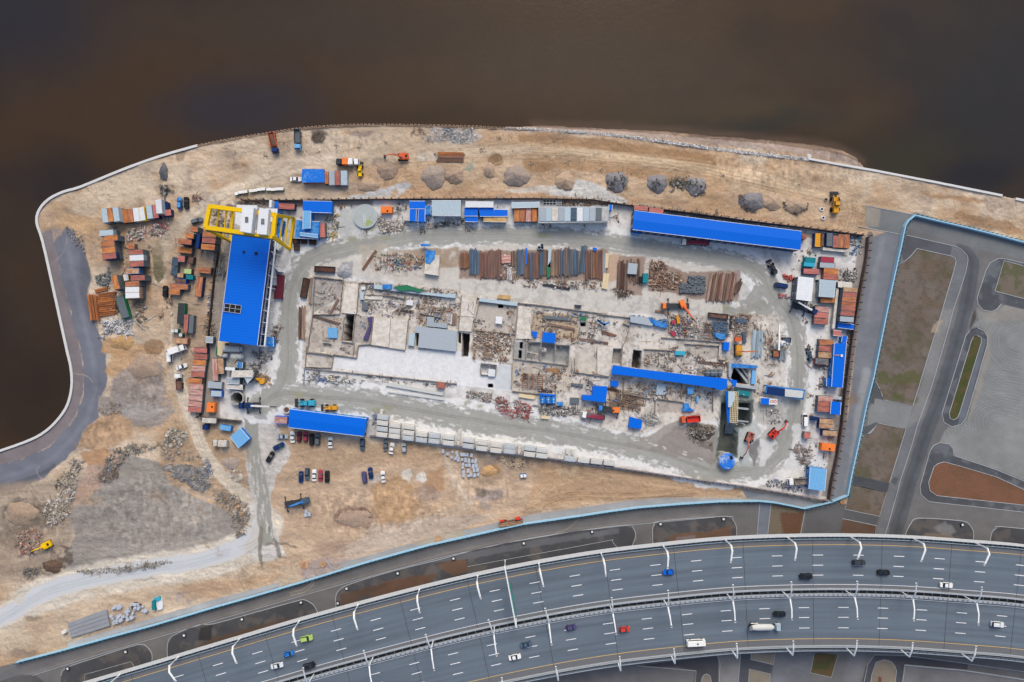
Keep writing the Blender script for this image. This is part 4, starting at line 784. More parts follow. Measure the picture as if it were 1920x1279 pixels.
def ct_tidy(c): return c in ('formwork','scrap','racks','pipes','machine parts')
def scatter(name, label, reg, pts, n, pal, kind='mix', size=(.3, 1.2), zmax=.8, cat='debris', stuff=True, ang=None, jit=25):
    """loose rubble: many small chunks, planks or bags in one mesh with a colour per chunk"""
    pts = pz(reg, pts); b = MB(); cols_ = []; tidy = ct_tidy(cat)
    if stuff and name != 'rocks': n = int(n*(1.7 if reg in 'LMNPQJ' else 1.3)); size = (size[0]*.5, size[1]*(.55 if reg in 'LMNPQJ' else .46 if reg in 'abce' else .62)); n = int(n*(1.6 if reg in 'abce' else 1)); sw_ = reg in 'abce'; f_ = .5 if sw_ else .35; pal = [tuple(v*(1-f_)+g*f_ for v, g in zip(c, (180,168,154))) for c in pal]
    for k in range(n):
        if k % 15 == 0: cx, cy = rndin(pts); ca0 = random.choice((-7, -7, 83, 83, random.uniform(0, 180))); cc = random.choice(pal); lone = not stuff or random.random() < .2; sg = random.uniform(1.5, 5)
        x, y = rndin(pts) if lone else (cx+random.gauss(0, sg), cy+random.gauss(0, sg))
        if not inpoly(x, y, pts): x, y = rndin(pts)
        if any(b0[0] < x < b0[1] and b0[2] < y < b0[3] for b0 in PITB): continue
        p = W(x, y); a = R(ca0+random.gauss(0, 7)) if tidy and not lone else R(random.choice((-7, -7, 83))+random.gauss(0, 9)) if tidy and random.random() < .72 else random.uniform(0, 6.28); s_ = random.uniform(*size); z = random.random()**2*zmax+mh(p.x, p.y)
        q = kind if kind != 'mix' else random.choice(('chunk', 'chunk', 'plank', 'sheet')); n0 = len(b.f)
        if q == 'chunk': b.box(p.x, p.y, z-.1, s_, s_*random.uniform(.5, 1), s_*random.uniform(.4, .8), a, (random.uniform(.4, .9), random.uniform(.4, .9)), random.uniform(-.2, .2))
        elif q == 'plank': b.box(p.x, p.y, z, s_*random.uniform(3, 8), s_*random.uniform(.16, .4), .12, a, (1, 1), random.uniform(-.06, .06))
        elif q == 'pipe':
            l_ = s_*random.uniform(3, 6)/2; b.tube([(p.x-math.cos(a)*l_, p.y-math.sin(a)*l_, z+.2), (p.x+math.cos(a)*l_, p.y+math.sin(a)*l_, z+.2)], s_*.14, 6)
        else: b.box(p.x, p.y, z, s_*1.6, s_*random.uniform(.8, 1.4), .08, a, (.95, .9), random.uniform(-.12, .12))
        c = cc if stuff and random.random() < .55 else random.choice(pal); t = random.uniform(.6, 1.25); cols_ += [tuple(v*t for v in alb(c))]*(len(b.f)-n0)
    me = b.mesh(name, vcmat()); ca = me.color_attributes.new('Col', 'FLOAT_COLOR', 'CORNER'); arr = []
    for poly, c in zip(me.polygons, cols_): arr += [c[0], c[1], c[2], 1]*poly.loop_total
    ca.data.foreach_set('color', arr); o = link(name, me); return tag(o, label, cat, None, 'stuff' if stuff else None)
# ================================================================ SHORE WORKS, FENCES, KERBS
def offset_px(pts, d_):
    out = []
    for i_, p in enumerate(pts):
        a = pts[max(i_-1, 0)]; b = pts[min(i_+1, len(pts)-1)]; dx, dy = b[0]-a[0], b[1]-a[1]; l_ = math.hypot(dx, dy) or 1
        out.append((p[0]-dy/l_*d_, p[1]+dx/l_*d_))
    return out
def wall_strip(name, pts, d0, d1, z0, z1, m, parent=None, closed=False):
    """solid strip following a photo polyline; d0, d1 = offsets in photo pixels either side"""
    if closed: pts = pts+[pts[0], pts[1]]
    A = [W(*p, z1) for p in offset_px(pts, d0)]; B = [W(*p, z1) for p in offset_px(pts, d1)]; n = len(A); vs = []; fs = []
    for a, b in zip(A, B): vs += [(a.x, a.y, z0), (a.x, a.y, z1), (b.x, b.y, z1), (b.x, b.y, z0)]
    for i_ in range(n-1):
        o_ = i_*4
        for k in range(4): fs.append((o_+k, o_+(k+1) % 4, o_+4+(k+1) % 4, o_+4+k))
    fs += [(0,1,2,3), (4*n-1,4*n-2,4*n-3,4*n-4)]
    b = MB(); b.v = vs; b.f = fs; return b.build(name, m, parent)
mk = lambda n_, c, **k: mat(n_, c, **k)
quayW = [(-110,878)]+spline(pz('a', [(0,1030),(200,960),(350,890),(470,790),(560,670),(600,560),(615,440),(605,310),(575,180),(535,0)])+pz('m', [(100,480),(50,260),(22,170),(35,110),(80,60),(150,25),(235,0)])+[(230,318),(300,293),(370,273)], 3)
o = wall_strip('quay_wall', quayW, -2.6, 2.0, -3, .55, mat('quay_concrete', (214,214,212), .8, .1, .4)); tag(o, 'long white concrete quay edge curving round the western shore', 'quay wall')
o2 = wall_strip('drain_joint', quayW, 2.6, 3.4, -.2, .12, mt('dark'), o)
qe = [(1515.6,297.6),(1560,306),(1640,320),(1760,343),(1880,367)]
o = wall_strip('quay_wall', qe, -2.4, 1.6, -3, .6, MATS['quay_concrete']); tag(o, 'white concrete quay edge along the sandy shore in the north east', 'quay wall')
o = wall_strip('quay_wall', [(1905,372.5),(1925,376.5),(2030,397)], -2.2, 2.2, -3, .6, MATS['quay_concrete']); tag(o, 'short white quay edge beyond the gap at the east end of the shore', 'quay wall')
o = MB().cyl(*W(1517,293)[:2], -.5, .9, 1.1, .9, 14).build('mooring_block', mt('offwhite')); tag(o, 'round pale concrete block at the west end of the north east quay edge', 'mooring block')
# sheet pile wall
sp = spline([(370,273),(430,261),(500,250),(560,241),(640,235),(720,234),(800,235),(880,237),(940,240),(985,241)], 18); zz = []; acc = 0
for i_ in range(1, len(sp)): zz.append(sp[i_])
cum = [0]
for i_ in range(1, len(sp)): cum.append(cum[-1]+math.hypot(sp[i_][0]-sp[i_-1][0], sp[i_][1]-sp[i_-1][1]))
def along(sp_, cum_, d_):
    for i_ in range(1, len(sp_)):
        if cum_[i_] >= d_:
            t_ = (d_-cum_[i_-1])/(cum_[i_]-cum_[i_-1] or 1); a, b = sp_[i_-1], sp_[i_]; l_ = cum_[i_]-cum_[i_-1] or 1
            return (a[0]+(b[0]-a[0])*t_, a[1]+(b[1]-a[1])*t_), ((b[0]-a[0])/l_, (b[1]-a[1])/l_)
    a, b = sp_[-2], sp_[-1]; l_ = math.hypot(b[0]-a[0], b[1]-a[1]) or 1; return b, ((b[0]-a[0])/l_, (b[1]-a[1])/l_)
zig = []; d_ = 0; k = 0
while d_ < cum[-1]:
    p, t_ = along(sp, cum, d_); s_ = (-1.5, -1.5, 1.3, 1.3)[k % 4]; zig.append((p[0]-t_[1]*s_, p[1]+t_[0]*s_)); d_ += (2.6, 1.0)[k % 2]; k += 1
o = wall_strip('sheet_pile_wall', zig, -.55, .55, -3, .5, mat('pile_steel', (150,118,96), .85, .2, 1.2, 0, (196,180,160), .5)); tag(o, 'zigzag rusty sheet pile wall holding the northern shore', 'sheet pile wall')
wall_strip('cap_beam', sp, 1.8, 2.8, -.2, .25, mt('tan'), o)
# rock revetment and other rocks
scatter('rocks', 'band of pale rocks laid along the beach below the sand bank', '.', [(945,239),(1000,240),(1086,245.5),(1170,253),(1260,265),(1340,276),(1440,288),(1515,296),(1515,302),(1440,294),(1340,282),(1260,271),(1170,258),(1086,250),(1000,244),(945,243)], 2300, [(214,210,206),(196,192,188),(176,170,168),(228,226,222)], 'chunk', (.2, .75), .15, 'rocks')
scatter('rubble', 'light grey crushed stone spread inland of the northern shore wall', 'F', [(720,150),(900,150),(1200,130),(1230,260),(1100,290),(940,270),(760,270)], 800, [(206,206,206),(176,182,188),(232,232,232),(140,142,148)], 'chunk', (.25, .9), .4)
# perimeter fence of the yard: dark boards on posts
def fence(label, pts, m, h=2.2, th=.5, name='fence', post='dark', step=14, board='board_panel', z0=0, foot=None):
    root = link(name, None, None, W(*pts[0])); tag(root, label, 'fence'); inv = -root.location
    def st(nm, d0, d1, za, zb, mm): oo = wall_strip(nm, pts, d0, d1, za, zb, mm, root); oo.location = inv; return oo
    st(board, -th/2, th/2, z0, h, m)
    c_ = [0]
    for i_ in range(1, len(pts)): c_.append(c_[-1]+math.hypot(pts[i_][0]-pts[i_-1][0], pts[i_][1]-pts[i_-1][1]))
    me = MB().box(0, 0, 0, .3, .3, h+.15).mesh('fence_post', mt(post)); dd = 0; n_ = 0
    mf = MB().box(0, 0, 0, .9, .4, .4, 0, (.8, .8)).mesh('footing', mt(foot)) if foot else None
    while dd < c_[-1] and n_ < 100:
        p, t_ = along(pts, c_, dd); w_ = W(*p)-root.location; oo = link('post', me, root, (w_.x, w_.y, 0)); n_ += 1; dd += step
        if mf: link('footing', mf, root, (w_.x, w_.y, 0), math.atan2(t_[0], t_[1]))
    return root
FM = mat('fence_board', (84,72,70), .85, .15, .8, 0, (110,96,90))
fence('dark board fence along the north side of the yard up to the long blue building', [(455,375),(560,375),(700,373),(860,372),(1000,371.5),(1110,373.5),(1170,383)], FM, 2.4, 1.0)
fence('dark board fence behind the long blue building in the north east', [(1170,383),(1300,399),(1400,413),(1500,425),(1622,441)], FM, 2.4, 1.2)
fence('dark fence on the east side of the yard beside the empty asphalt lane', [(1630,443),(1627,480),(1616,540),(1604,606),(1596,660),(1586,740),(1580,800),(1571,860),(1561,905),(1556,938)], FM, 2.6, 1.4)
fence('dark fence closing the south east corner of the yard', [(1556,938),(1540,938),(1500,930),(1400,913),(1300,899)], mat('fence_grey', (140,130,130), .85, .15, .8), 2.0, 1.0)
fence('weathered fence behind the pale segments on the south side of the yard', [(1300,899),(1200,884),(1100,869),(1000,856),(900,843),(820,832),(692,817)], mat('fence_grey', (140,130,130)), 2.0, 1.0)
fence('dark fence from the octagonal shaft towards the blue hall on the west side', [(372,781),(379,740),(384,700),(387,650),(392,600),(396,555),(400,515),(408,470)], FM, 2.2, .9)
fence('low dark fence between the orange generator and the gate on the west side', [(372,782),(410,786),(450,790)], FM, 2.2, .9)
bfm = mat('blue_sheet', (158,200,224), .5, .08, .5)
sp = [(1716.7,403.5),(1760,414),(1812,426),(1870,440.5),(1920,453.8),(2010,476)]
fence('light blue sheet fence along the northern edge of the new roads', sp, bfm, 2.0, 2.0, 'site_fence', 'teal', 9, 'sheet_panel', 0, 'sky')
fence('light blue sheet fence running down the east side of the asphalt lane', [(1716.7,403.5),(1704,414),(1698,424),(1689.5,465),(1675,530),(1661,598),(1650,652),(1638.8,707.6),(1625.7,758),(1614,815),(1597.5,890),(1590,929.5)], bfm, 2.0, 2.0, 'site_fence', 'teal', 9, 'sheet_panel', 0, 'sky')
fence('light blue sheet fence bent round the south east corner of the site', [(1590,929.5),(1560,941.7),(1509,954),(1480,948),(1453,942.8),(1425,940),(1350,941),(1280,945.5),(1200,952)], bfm, 2.0, 1.9, 'site_fence', 'teal', 9, 'sheet_panel', 0, 'sky')
fence('light blue sheet fence beside the parked trailer south of the sand', [(1200,952),(1140,960),(1088.5,968),(979,983.6),(882.6,1005.5),(803.8,1023),(760,1035)], bfm, 2.0, 1.9, 'site_fence', 'teal', 9, 'sheet_panel', 0, 'sky')
fence('light blue sheet fence in the south west beside the block stacks', [(760,1035),(684.6,1056),(564,1093),(465.7,1121.6),(400,1140),(284.6,1174),(200,1197),(109.5,1222),(28.5,1243)], bfm, 2.0, 1.7, 'site_fence', 'teal', 9, 'sheet_panel', 0, 'sky')
# kerbs
KM = mat('kerb_stone', (176,182,186), .8, .08, .8)
def kerb(pts, closed=False, d_=.45, h=.14): o = wall_strip('kerb', pts, -d_, d_, -.3, h, KM, closed=closed); o['kind'] = 'structure'; return o
for q in (PA[2:-1], PB[-2:]+PB[:3]): kerb(q)
kerb(pz('j',[(670,722),(730,690),(790,640),(850,565)])); kerb(pz('k',[(425,710),(450,745),(480,800),(500,850),(515,905)])); kerb(pz('k',[(465,1138),(420,1190),(360,1245),(300,1275)]))
for q in (PC, PD[:3]+PD[3:], PE[:-1][:8], OV, OVi, SQ): kerb(q, q in (PC, OV, OVi, SQ))
kerb(PE[8:]+[PE[0]]); kerb(PEo[:9]); kerb(PEo[9:]+[PEo[0]]); kerb([TR[3], TR[0], TR[1]]); kerb([TR[2], TR[3]]); kerb(TRo[:-1])
kerb(pz('j',[(740,430),(1000,490),(1240,545),(1295,575),(1330,610),(1355,640),(1360,680),(1340,790),(1300,920)])+pz('k',[(1215,0),(1160,210),(1000,760)])+pz('l',[(850,0),(800,180),(690,520),(600,850),(530,1090)]))
kerb(pz('j',[(320,130),(835,230)])); kerb(pz('j',[(265,345),(700,425)])); kerb(pz('n',[(1200,10),(1170,350)])); kerb(pz('n',[(1310,25),(1275,350)])); kerb(pz('n',[(1650,100),(1605,330)]))
for q in (IS1[1:-1], IS2[:-1], IS3[:-3], IS4, IS5, IS6): kerb(spline(q, 3), False, .5)
kerb(pz('g',[(1590,65),(1600,90),(1640,135)])); kerb(pz('f',[(805,290),(800,350),(750,430)]), d_=.6); kerb(pz('f',[(960,230),(1000,290),(1080,320)]), d_=.6)
kerb([(x, y+15) for x, y in fr[1:]], d_=.35); kerb(pz('g',[(350,290),(900,190),(1600,60)]), d_=.3); kerb(pz('e',[(720,1279),(725,1215),(1120,1105),(1150,1150)]), d_=.3)
kerb(pz('h',[(755,1400),(755,1260),(775,1220),(800,1210),(825,1222),(838,1260),(838,1400)])); kerb(pz('h',[(890,1055),(915,1120),(900,1400)])); kerb(pz('h',[(1090,1040),(1060,1400)])); kerb(pz('h',[(1180,1035),(1180,1085),(1370,1130),(1385,1035)])); kerb(pz('h',[(1150,1400),(1165,1168),(1345,1210),(1330,1400)]))
kerb(pz('i',[(525,1400),(580,1130),(640,1045),(900,1050),(1200,1090),(1918,1190)])); kerb(pz('i',[(590,1400),(615,1220),(650,1110),(720,1088),(790,1110),(828,1180),(800,1400)])); kerb(pz('i',[(860,1400),(900,1135),(1400,1180),(1918,1260)]), d_=.8, h=.7); kerb(pz('h',[(200,1140),(710,1185),(695,1400)]), d_=.5, h=.5)
for _k, (reg, x, y) in enumerate(sorted([('n',203,225),('n',833,175),('f',1143,475),('f',1068,600),('f',753,594),('f',248,738),('f',1580,345),('e',585,1160),('e',1080,1016),('e',1580,875),('d',1598,990),('d',1014,1088),('d',413,1218),('l',1297,978)], key=lambda t: px(*t)[0])):
    p = W(*px(reg, x, y)); o = MB().box(p.x, p.y, 0, 1.5, 1.5, .5, .3, (.95, .95)).build('manhole_block', mt('dark')); tag(o, f'dark square manhole block with a pale lid by the frontage road, {ORD[_k]} from the west', 'manhole', 'manhole blocks beside the frontage road')
    MB().box(p.x, p.y, .5, .8, .8, .12, .3).build('lid', mt('white'), o)
for q, (reg, x, y, r_) in enumerate([('d',283,1058,1.6),('f',940,268,1.3),('f',780,270,1.9),('l',110,745,1.4)]):
    p = W(*px(reg, x, y)); o = MB().cyl(p.x, p.y, 0, .3, r_, r_, 8 if q == 2 else 14).build('concrete_disc', mt('tan')); tag(o, ['round cream lid beside the blue fence south of the parking sand', 'small round cream lid east of the site entrance kerbs', 'large octagonal tan lid west of the site entrance kerbs', 'small round cream lid outside the south east fence corner'][q], 'well lid')
# ================================================================ ELEVATED HIGHWAY
ZD = 12.0
hw = spline(HWY, 8); hc = [0]
for i_ in range(1, len(hw)): hc.append(hc[-1]+math.hypot(hw[i_][0]-hw[i_-1][0], hw[i_][1]-hw[i_-1][1]))
def deck_strip(name, d0, d1, z0, z1, m, parent=None):
    """strip between two offsets (photo pixels at deck level) of the highway's north edge"""
    A = [W(*p, ZD) for p in offset_px(hw, d0)]; B = [W(*p, ZD) for p in offset_px(hw, d1)]; vs = []; fs = []
    for a, b in zip(A, B): vs += [(a.x, a.y, z0), (a.x, a.y, z1), (b.x, b.y, z1), (b.x, b.y, z0)]
    n = len(A)
    for i_ in range(n-1):
        for k in range(4): fs.append((i_*4+k, i_*4+(k+1) % 4, i_*4+4+(k+1) % 4, i_*4+4+k))
    fs += [(0,1,2,3), (4*n-1,4*n-2,4*n-3,4*n-4)]; b = MB(); b.v = vs; b.f = fs; return b.build(name, m, parent)
def at_h(s_, off, z=None):
    p, t_ = along(hw, hc, s_); q = (p[0]-t_[1]*off, p[1]+t_[0]*off); w_ = W(q[0], q[1], ZD); w_.z = ZD if z is None else z; return w_, math.atan2(-t_[1], t_[0])
def s_of(x, y):
    b = min(range(len(hw)), key=lambda k: (hw[k][0]-x)**2+(hw[k][1]-y)**2); return hc[b]
am = bpy.data.materials.new('highway_asphalt'); am.use_nodes = True; nt_ = am.node_tree; bs = nt_.nodes['Principled BSDF']; bs.inputs['Roughness'].default_value = .85
tc = nt_.nodes.new('ShaderNodeTexCoord'); n1_ = nt_.nodes.new('ShaderNodeTexNoise'); n1_.inputs['Scale'].default_value = 1.2; n1_.inputs['Detail'].default_value = 6
mp = nt_.nodes.new('ShaderNodeMapping'); mp.inputs['Scale'].default_value = (.012, .45, 1); n2_ = nt_.nodes.new('ShaderNodeTexNoise'); n2_.inputs['Scale'].default_value = 1; n2_.inputs['Detail'].default_value = 3
at = nt_.nodes.new('ShaderNodeAttribute'); at.attribute_name = 'lane'
nt_.links.new(tc.outputs['Object'], n1_.inputs['Vector']); nt_.links.new(at.outputs['Vector'], mp.inputs['Vector']); nt_.links.new(mp.outputs[0], n2_.inputs['Vector'])
v = vmath(nt_, 'ADD', vmath(nt_, 'MULTIPLY', n1_.outputs[0], .2), vmath(nt_, 'MULTIPLY', n2_.outputs[0], 1.0)); v = vmath(nt_, 'ADD', v, .42)
sc2 = nt_.nodes.new('ShaderNodeVectorMath'); sc2.operation = 'SCALE'; sc2.inputs[0].default_value = alb((98,110,122)); nt_.links.new(v, sc2.inputs['Scale']); nt_.links.new(sc2.outputs[0], bs.inputs['Base Color'])
bridge = link('highway_bridge', None); tag(bridge, 'elevated curving highway with two four-lane carriageways and a split median', 'highway bridge')
def carriage(name, d0, d1):
    o = deck_strip(name, d0, d1, ZD-1.4, ZD, am, bridge); me = o.data; la = me.attributes.new('lane', 'FLOAT_VECTOR', 'POINT'); arr = []
    for i_ in range(len(hw)): 
        for off in (d0, d0, d1, d1): arr += [hc[i_]*.22, off*.22, 0]
    la.data.foreach_set('vector', arr); return o
NC = carriage('carriageway', 1, 100); SC_ = carriage('carriageway', 109.5, 206)
shm = mat('shoulder_asphalt', (112,114,118), .9, .08, .6); wl = mat('road_paint_white', (246,247,248), .6, .03, .5); yl = mat('road_paint_amber', (226,186,104), .6, .05, .5); bm = mt('steel'); NLR = .42; gp = mat('barrier_band', (168,176,184), .6, .08, .6)
deck_strip('shoulder', 1.5, 16.4, ZD, ZD+.02, shm, NC); deck_strip('shoulder', 194.6, 206, ZD, ZD+.02, shm, SC_); deck_strip('shoulder', 93.2, 99.5, ZD, ZD+.02, shm, NC); deck_strip('shoulder', 110, 115.2, ZD, ZD+.02, shm, SC_)
for d_, m_, w_, p_ in ((17.4, yl, .45, NC), (193.6, yl, .45, SC_), (92, wl, .42, NC), (116.4, wl, .42, SC_)): deck_strip('edge_line', d_-w_, d_+w_, ZD+.024, ZD+.04, m_, p_)
jm = mat('joint_dark', (64,70,78), .8)
for k in range(16):
    a_, an = at_h(60+k*131, 1.6); b_, _ = at_h(60+k*131, 99); c_, _ = at_h(60+k*131, 110); e_, _ = at_h(60+k*131, 205.5)
    for p_, q_, par in ((a_, b_, NC), (c_, e_, SC_)):
        m_ = (p_+q_)/2; MB().box(m_.x, m_.y, ZD+.021, .16, (p_-q_).length, .02, an).build('expansion_joint', jm, par)
dash_n = MB(); dash_s = MB(); s0 = s_of(1532.8, 1003.8)
for rows, mb, ph in (((36.8,55.8,74.4), dash_n, 0), ((135,153.6,173.2), dash_s, 49.5)):
    for k in range(-22, 8):
        for off in rows:
            s_ = s0+ph+k*77.2
            if not 5 < s_ < hc[-1]-5: continue
            p, a = at_h(s_, off); mb.box(p.x, p.y, ZD+.03, 4.1, .26, .02, a)
dash_n.build('lane_marking', wl, NC); dash_s.build('lane_marking', wl, SC_)
deck_strip('parapet', -.4, .9, ZD-2.6, ZD+1.3, mt('steel'), bridge); deck_strip('guard_rail', 5.6, 6.5, ZD+.02, ZD+.75, mat('rail_blue', (150,172,186), .5), bridge)
deck_strip('guard_rail', 98.6, 101.2, ZD, ZD+.8, gp, bridge); deck_strip('guard_rail', 108.2, 112.6, ZD, ZD+.9, gp, bridge); deck_strip('service_walkway', 101.2, 108.2, ZD-3.2, ZD-3.0, mt('darkrust'), bridge)
deck_strip('cable_tray', 103.2, 103.7, ZD-1.0, ZD-.8, mt('slate'), bridge); deck_strip('cable_tray', 105.6, 106.1, ZD-1.0, ZD-.8, mt('slate'), bridge)
deck_strip('guard_rail', 205.6, 206.4, ZD, ZD+.9, gp, bridge); deck_strip('wind_screen', 207.2, 208.2, ZD-.6, ZD+1.2, gp, bridge); deck_strip('wind_screen', 211.2, 211.9, ZD-.7, ZD+1.0, mt('slate'), bridge); deck_strip('edge_girder', 208.2, 217.2, ZD-2.4, ZD-1.0, mat('girder_white', (216,224,228), .6), bridge); deck_strip('edge_girder', 215.8, 217.9, ZD-1.0, ZD-.3, mat('girder_white', (216,224,228), .6), bridge)
stp = MB(); cr = MB(); nub = MB(); nub2 = MB(); s_ = 4
while s_ < hc[-1]-4:
    a, an = at_h(s_, 206.8); b, _ = at_h(s_, 216); stp.tube([(a.x, a.y, ZD+.7), (b.x, b.y, ZD-.2)], .09, 4)
    a, an = at_h(s_+3, 101.3); b, _ = at_h(s_+3, 108.1); cr.tube([(a.x, a.y, ZD-.6), (b.x, b.y, ZD-.6)], .1, 4); s_ += 16
s_ = 3
while s_ < hc[-1]-4:
    a, an = at_h(s_, 110.4); nub.box(a.x, a.y, ZD+.9, .55, .5, .12, an); a, an = at_h(s_, 3.4); nub2.box(a.x, a.y, ZD+.03, .5, .6, .5, an); s_ += 9.3
stp.build('strut', mt('slate'), bridge); cr.build('cross_member', mt('steel'), bridge); nub.build('barrier_stud', mt('slate'), bridge); nub2.build('barrier_stud', mt('dark'), bridge)
for k in range(11):
    s_ = 90+k*190
    if s_ > hc[-1]-20: break
    for off in (30, 75, 135, 185):
        a, an = at_h(s_, off); MB().box(a.x, a.y, -1, 2.2, 2.6, ZD-.6, an).build('pier', mt('concrete'), bridge)
LM = mat('lamp_white', (232,236,238), .5, .04, .5)
def lamp(label, pts, r_, brace=None, heads=()):
    p0 = Vector(pts[0]); o = MB().tube([Vector(p)-p0 for p in pts], r_, 6).build('street_lamp', LM, None, loc=p0); tag(o, label, 'street lamp', 'white lamp masts along the highway')
    if brace: MB().tube([Vector(p)-p0 for p in brace], .22, 6).build('mast', LM, o)
    for h_, d_ in heads:
        h_ = Vector(h_)-p0; MB().box(h_.x, h_.y, h_.z-.12, 1.1, .55, .28, d_).build('lamp_head', mt('white2'), o); MB().box(h_.x, h_.y, h_.z+.16, .45, .4, .06, d_).build('sensor', mt('black'), o)
    return o
NL = [((227.7,1261.8),(218.5,1296)),((337,1229),(328.4,1276)),((452.5,1194),(442.7,1242)),((563,1162),(555.5,1209)),((672.6,1131.5),(669.8,1178.5)),((787.6,1102),(786.5,1146.8)),((896,1076.7),(901,1120.5)),((1010,1053.7),(1018.5,1097.5)),((1126,1035),(1136,1077.8)),((1242,1021),(1252,1063.6)),((1358,1010),(1370.5,1052.6)),((1474,1005.6),(1491,1048)),((1592,1004.5),(1608.8,1046)),((1708,1007),(1728,1050.5)),((1824,1015.4),(1846.6,1058))]
for i_, (b, e) in enumerate(NL):
    B = W(*b, ZD); E = W(*e, ZD+11.5); B.z = ZD+1; m1 = B+Vector((0, 0, 7.5))+(E-B)*Vector((.04, .04, 0)); m2 = Vector((B.x+(E.x-B.x)*.35, B.y+(E.y-B.y)*.3, ZD+11)); a = math.atan2(E.y-B.y, E.x-B.x)
    lamp(f'white arched lamp on the outer north parapet, {ORD[i_]} from the west', [B, m1, m2, E], [.4, .4, .38, .3], None, [(E, a)])
ML = [((460,1282),(478,1292),(482,1340)),((568.6,1254),(588,1265),(584,1310)),((682.5,1222),(700,1231),(697,1281.5)),((798.5,1191.7),(812.7,1200),(813.8,1255)),((916.5,1164),(927,1174),(931,1227.8)),((1022.7,1142.4),(1027,1153.4),(1034,1207)),((1147,1122.7),(1143.8,1135.9),(1155,1187)),((1253,1109),(1244,1123.8),(1259,1174)),((1374.7,1098.6),(1362.4,1112.9),(1378.4,1164.8)),((1484,1093),(1466.4,1108.5),(1485,1160)),((1607.3,1092),(1584.3,1106.3),(1608,1158.8)),((1718,1095.3),(1690.5,1109.6),(1713.5,1162)),((1841,1103),(1806.6,1117),(1834.4,1169.8))]
for i_, (n_, b, s2) in enumerate(ML):
    if i_ == 0: continue
    B = W(*b, ZD); B.z = ZD-1; J = B+Vector((0, 0, 7.5)); J.z = ZD+6.5; Nn = W(*n_, ZD+11.5); Ss = W(*s2, ZD+11.5); a = math.atan2(Nn.y-J.y, Nn.x-J.x)
    m1 = (J+Nn)/2+Vector((0, 0, 1.3)); m2 = (J+Ss)/2+Vector((0, 0, 1.3)); mm = J+Vector((0, 0, 1.2))
    lamp(f'white two-armed lamp in the highway median, {ORD[i_-1]} from the west', [Nn, m1, mm, m2, Ss], [.22, .27, .32, .27, .22], [B, J, mm], [(Nn, a), (Ss, a)])
SLM = [((941,1272.7),(945,1290)),((1042.4,1252),(1046,1270.5)),((1162,1233),(1162,1252.5)),((1264,1218.4),(1262.8,1238.8)),((1381.4,1208.5),(1378.8,1229)),((1487.6,1204),(1481.7,1223.4)),((1607,1203),(1596,1224.5)),((1711.3,1207),(1699,1226.7)),((1830,1214),(1815,1234.4))]
for i_, (h_, j_) in enumerate(SLM):
    E = W(*h_, ZD+8.5); J = W(*j_, ZD+4.5); B = J.copy(); B.z = ZD-1; B.y += .2; m1 = Vector((J.x, J.y, ZD+6.6)); a = math.atan2(E.y-J.y, E.x-J.x)
    lamp(f'short curved white lamp on the south edge of the highway, {ORD[i_]} from the west', [B, J, m1, (m1+E)/2+Vector((0, 0, .5)), E], [.2, .3, .33, .3, .24], None, [(E, a)])
g0 = W(946.7,1063.6,ZD+8); g1 = W(968,1176,ZD+8); gl = g1-g0; ga = math.atan2(gl.y, gl.x)
o = MB().tube([(g0.x,g0.y,ZD-.5),(g0.x,g0.y,ZD+7.6),(g0.x+gl.x*.04,g0.y+gl.y*.04,ZD+8)], .28, 6).tube([(g1.x,g1.y,ZD-.5),(g1.x,g1.y,ZD+8)], .28, 6).tube([g0+Vector((0,0,.1)), g1+Vector((0,0,.1))], .34, 4).build('sign_gantry', LM); tag(o, 'white sign gantry spanning the northern carriageway with a green sign', 'sign gantry')
pc = g0+gl*.55; MB().box(pc.x+.7, pc.y, ZD+5.6, gl.length*.58, .25, 3.0, ga).build('sign_panel', mat('sign_green', (40,140,120), .5), o)
# highway traffic
HT = [('f',803,897,12,'lime','suv','pale lime green crossover driving under the arched lamps in the west'),('f',652,1028,14,'blue2','hatch','blue hatchback in the second lane of the northern carriageway, far west'),('f',551,1130,13,'white','sedan','white sedan in the third lane of the northern carriageway, far west'),('f',825,1130,15,'black','suv','black car beside the median line behind the white sedan in the west'),
 ('g',853,950,12,'steelblue','sedan','steel blue sedan overtaking the white car on the southern carriageway'),('g',755,1057,12,'white2','sedan','white sedan on the southern carriageway just south of the steel blue one'),('g',1237,802,9,'purple','hatch','dark purple hatchback in the lane next to the median'),('g',1690,820,7,'scarlet','hatch','small red car on the southern carriageway near a lamp head'),
 ('h',468,332,184,'blue','hatch','bright blue hatchback under a lamp head on the northern carriageway'),('h',1640,366,181,'black','suv','black car in the third lane, west of the silver roofed one'),('h',1415,690,178,'black','sedan','black sedan beside the concrete mixer truck'),('i',495,250,0,'dark','suv','dark car with a silver roof below a lamp head in the north east lanes'),('i',707,335,-2,'black','sedan','black sedan in the third lane ahead of the silver roofed car'),('i',1243,442,-3,'white2','sedan','white sedan close to the median line in the north east lanes'),('i',1677,776,-5,'white','suv','white car with a dark roof at the far east of the southern carriageway')]
for reg, x, y, a, c_, kd, lb in HT:
    o = car(reg, x, y, a, c_, kd, lb, ZD+.05, 'cars driving on the highway', 'car', 1.06)
HV = vehicle('h', 700, 930, 3, 'white minibus with a dark roof hatch driving along the southern shoulder line', 'minibus', 'minibus', [('body','white2',MB().box(0,0,.4,7.2,2.2,2.0,0,(.98,.94)),None),('windshield','glass',MB().box(3.35,0,1.5,.5,1.9,.8,0,(.7,.9)),0),('roof','white2',MB().box(-.2,0,2.4,6.4,1.95,.14,0,(.97,.94)),0),('roof_hatch','dark',MB().box(.4,0,2.54,.7,.55,.08),0),('window','glass',MB().box(-.3,-1.09,1.4,5.8,.1,.6).box(-.3,1.09,1.4,5.8,.1,.6),0)]+wheels((2.4,-2.2),1.1,.38), ZD+.05)
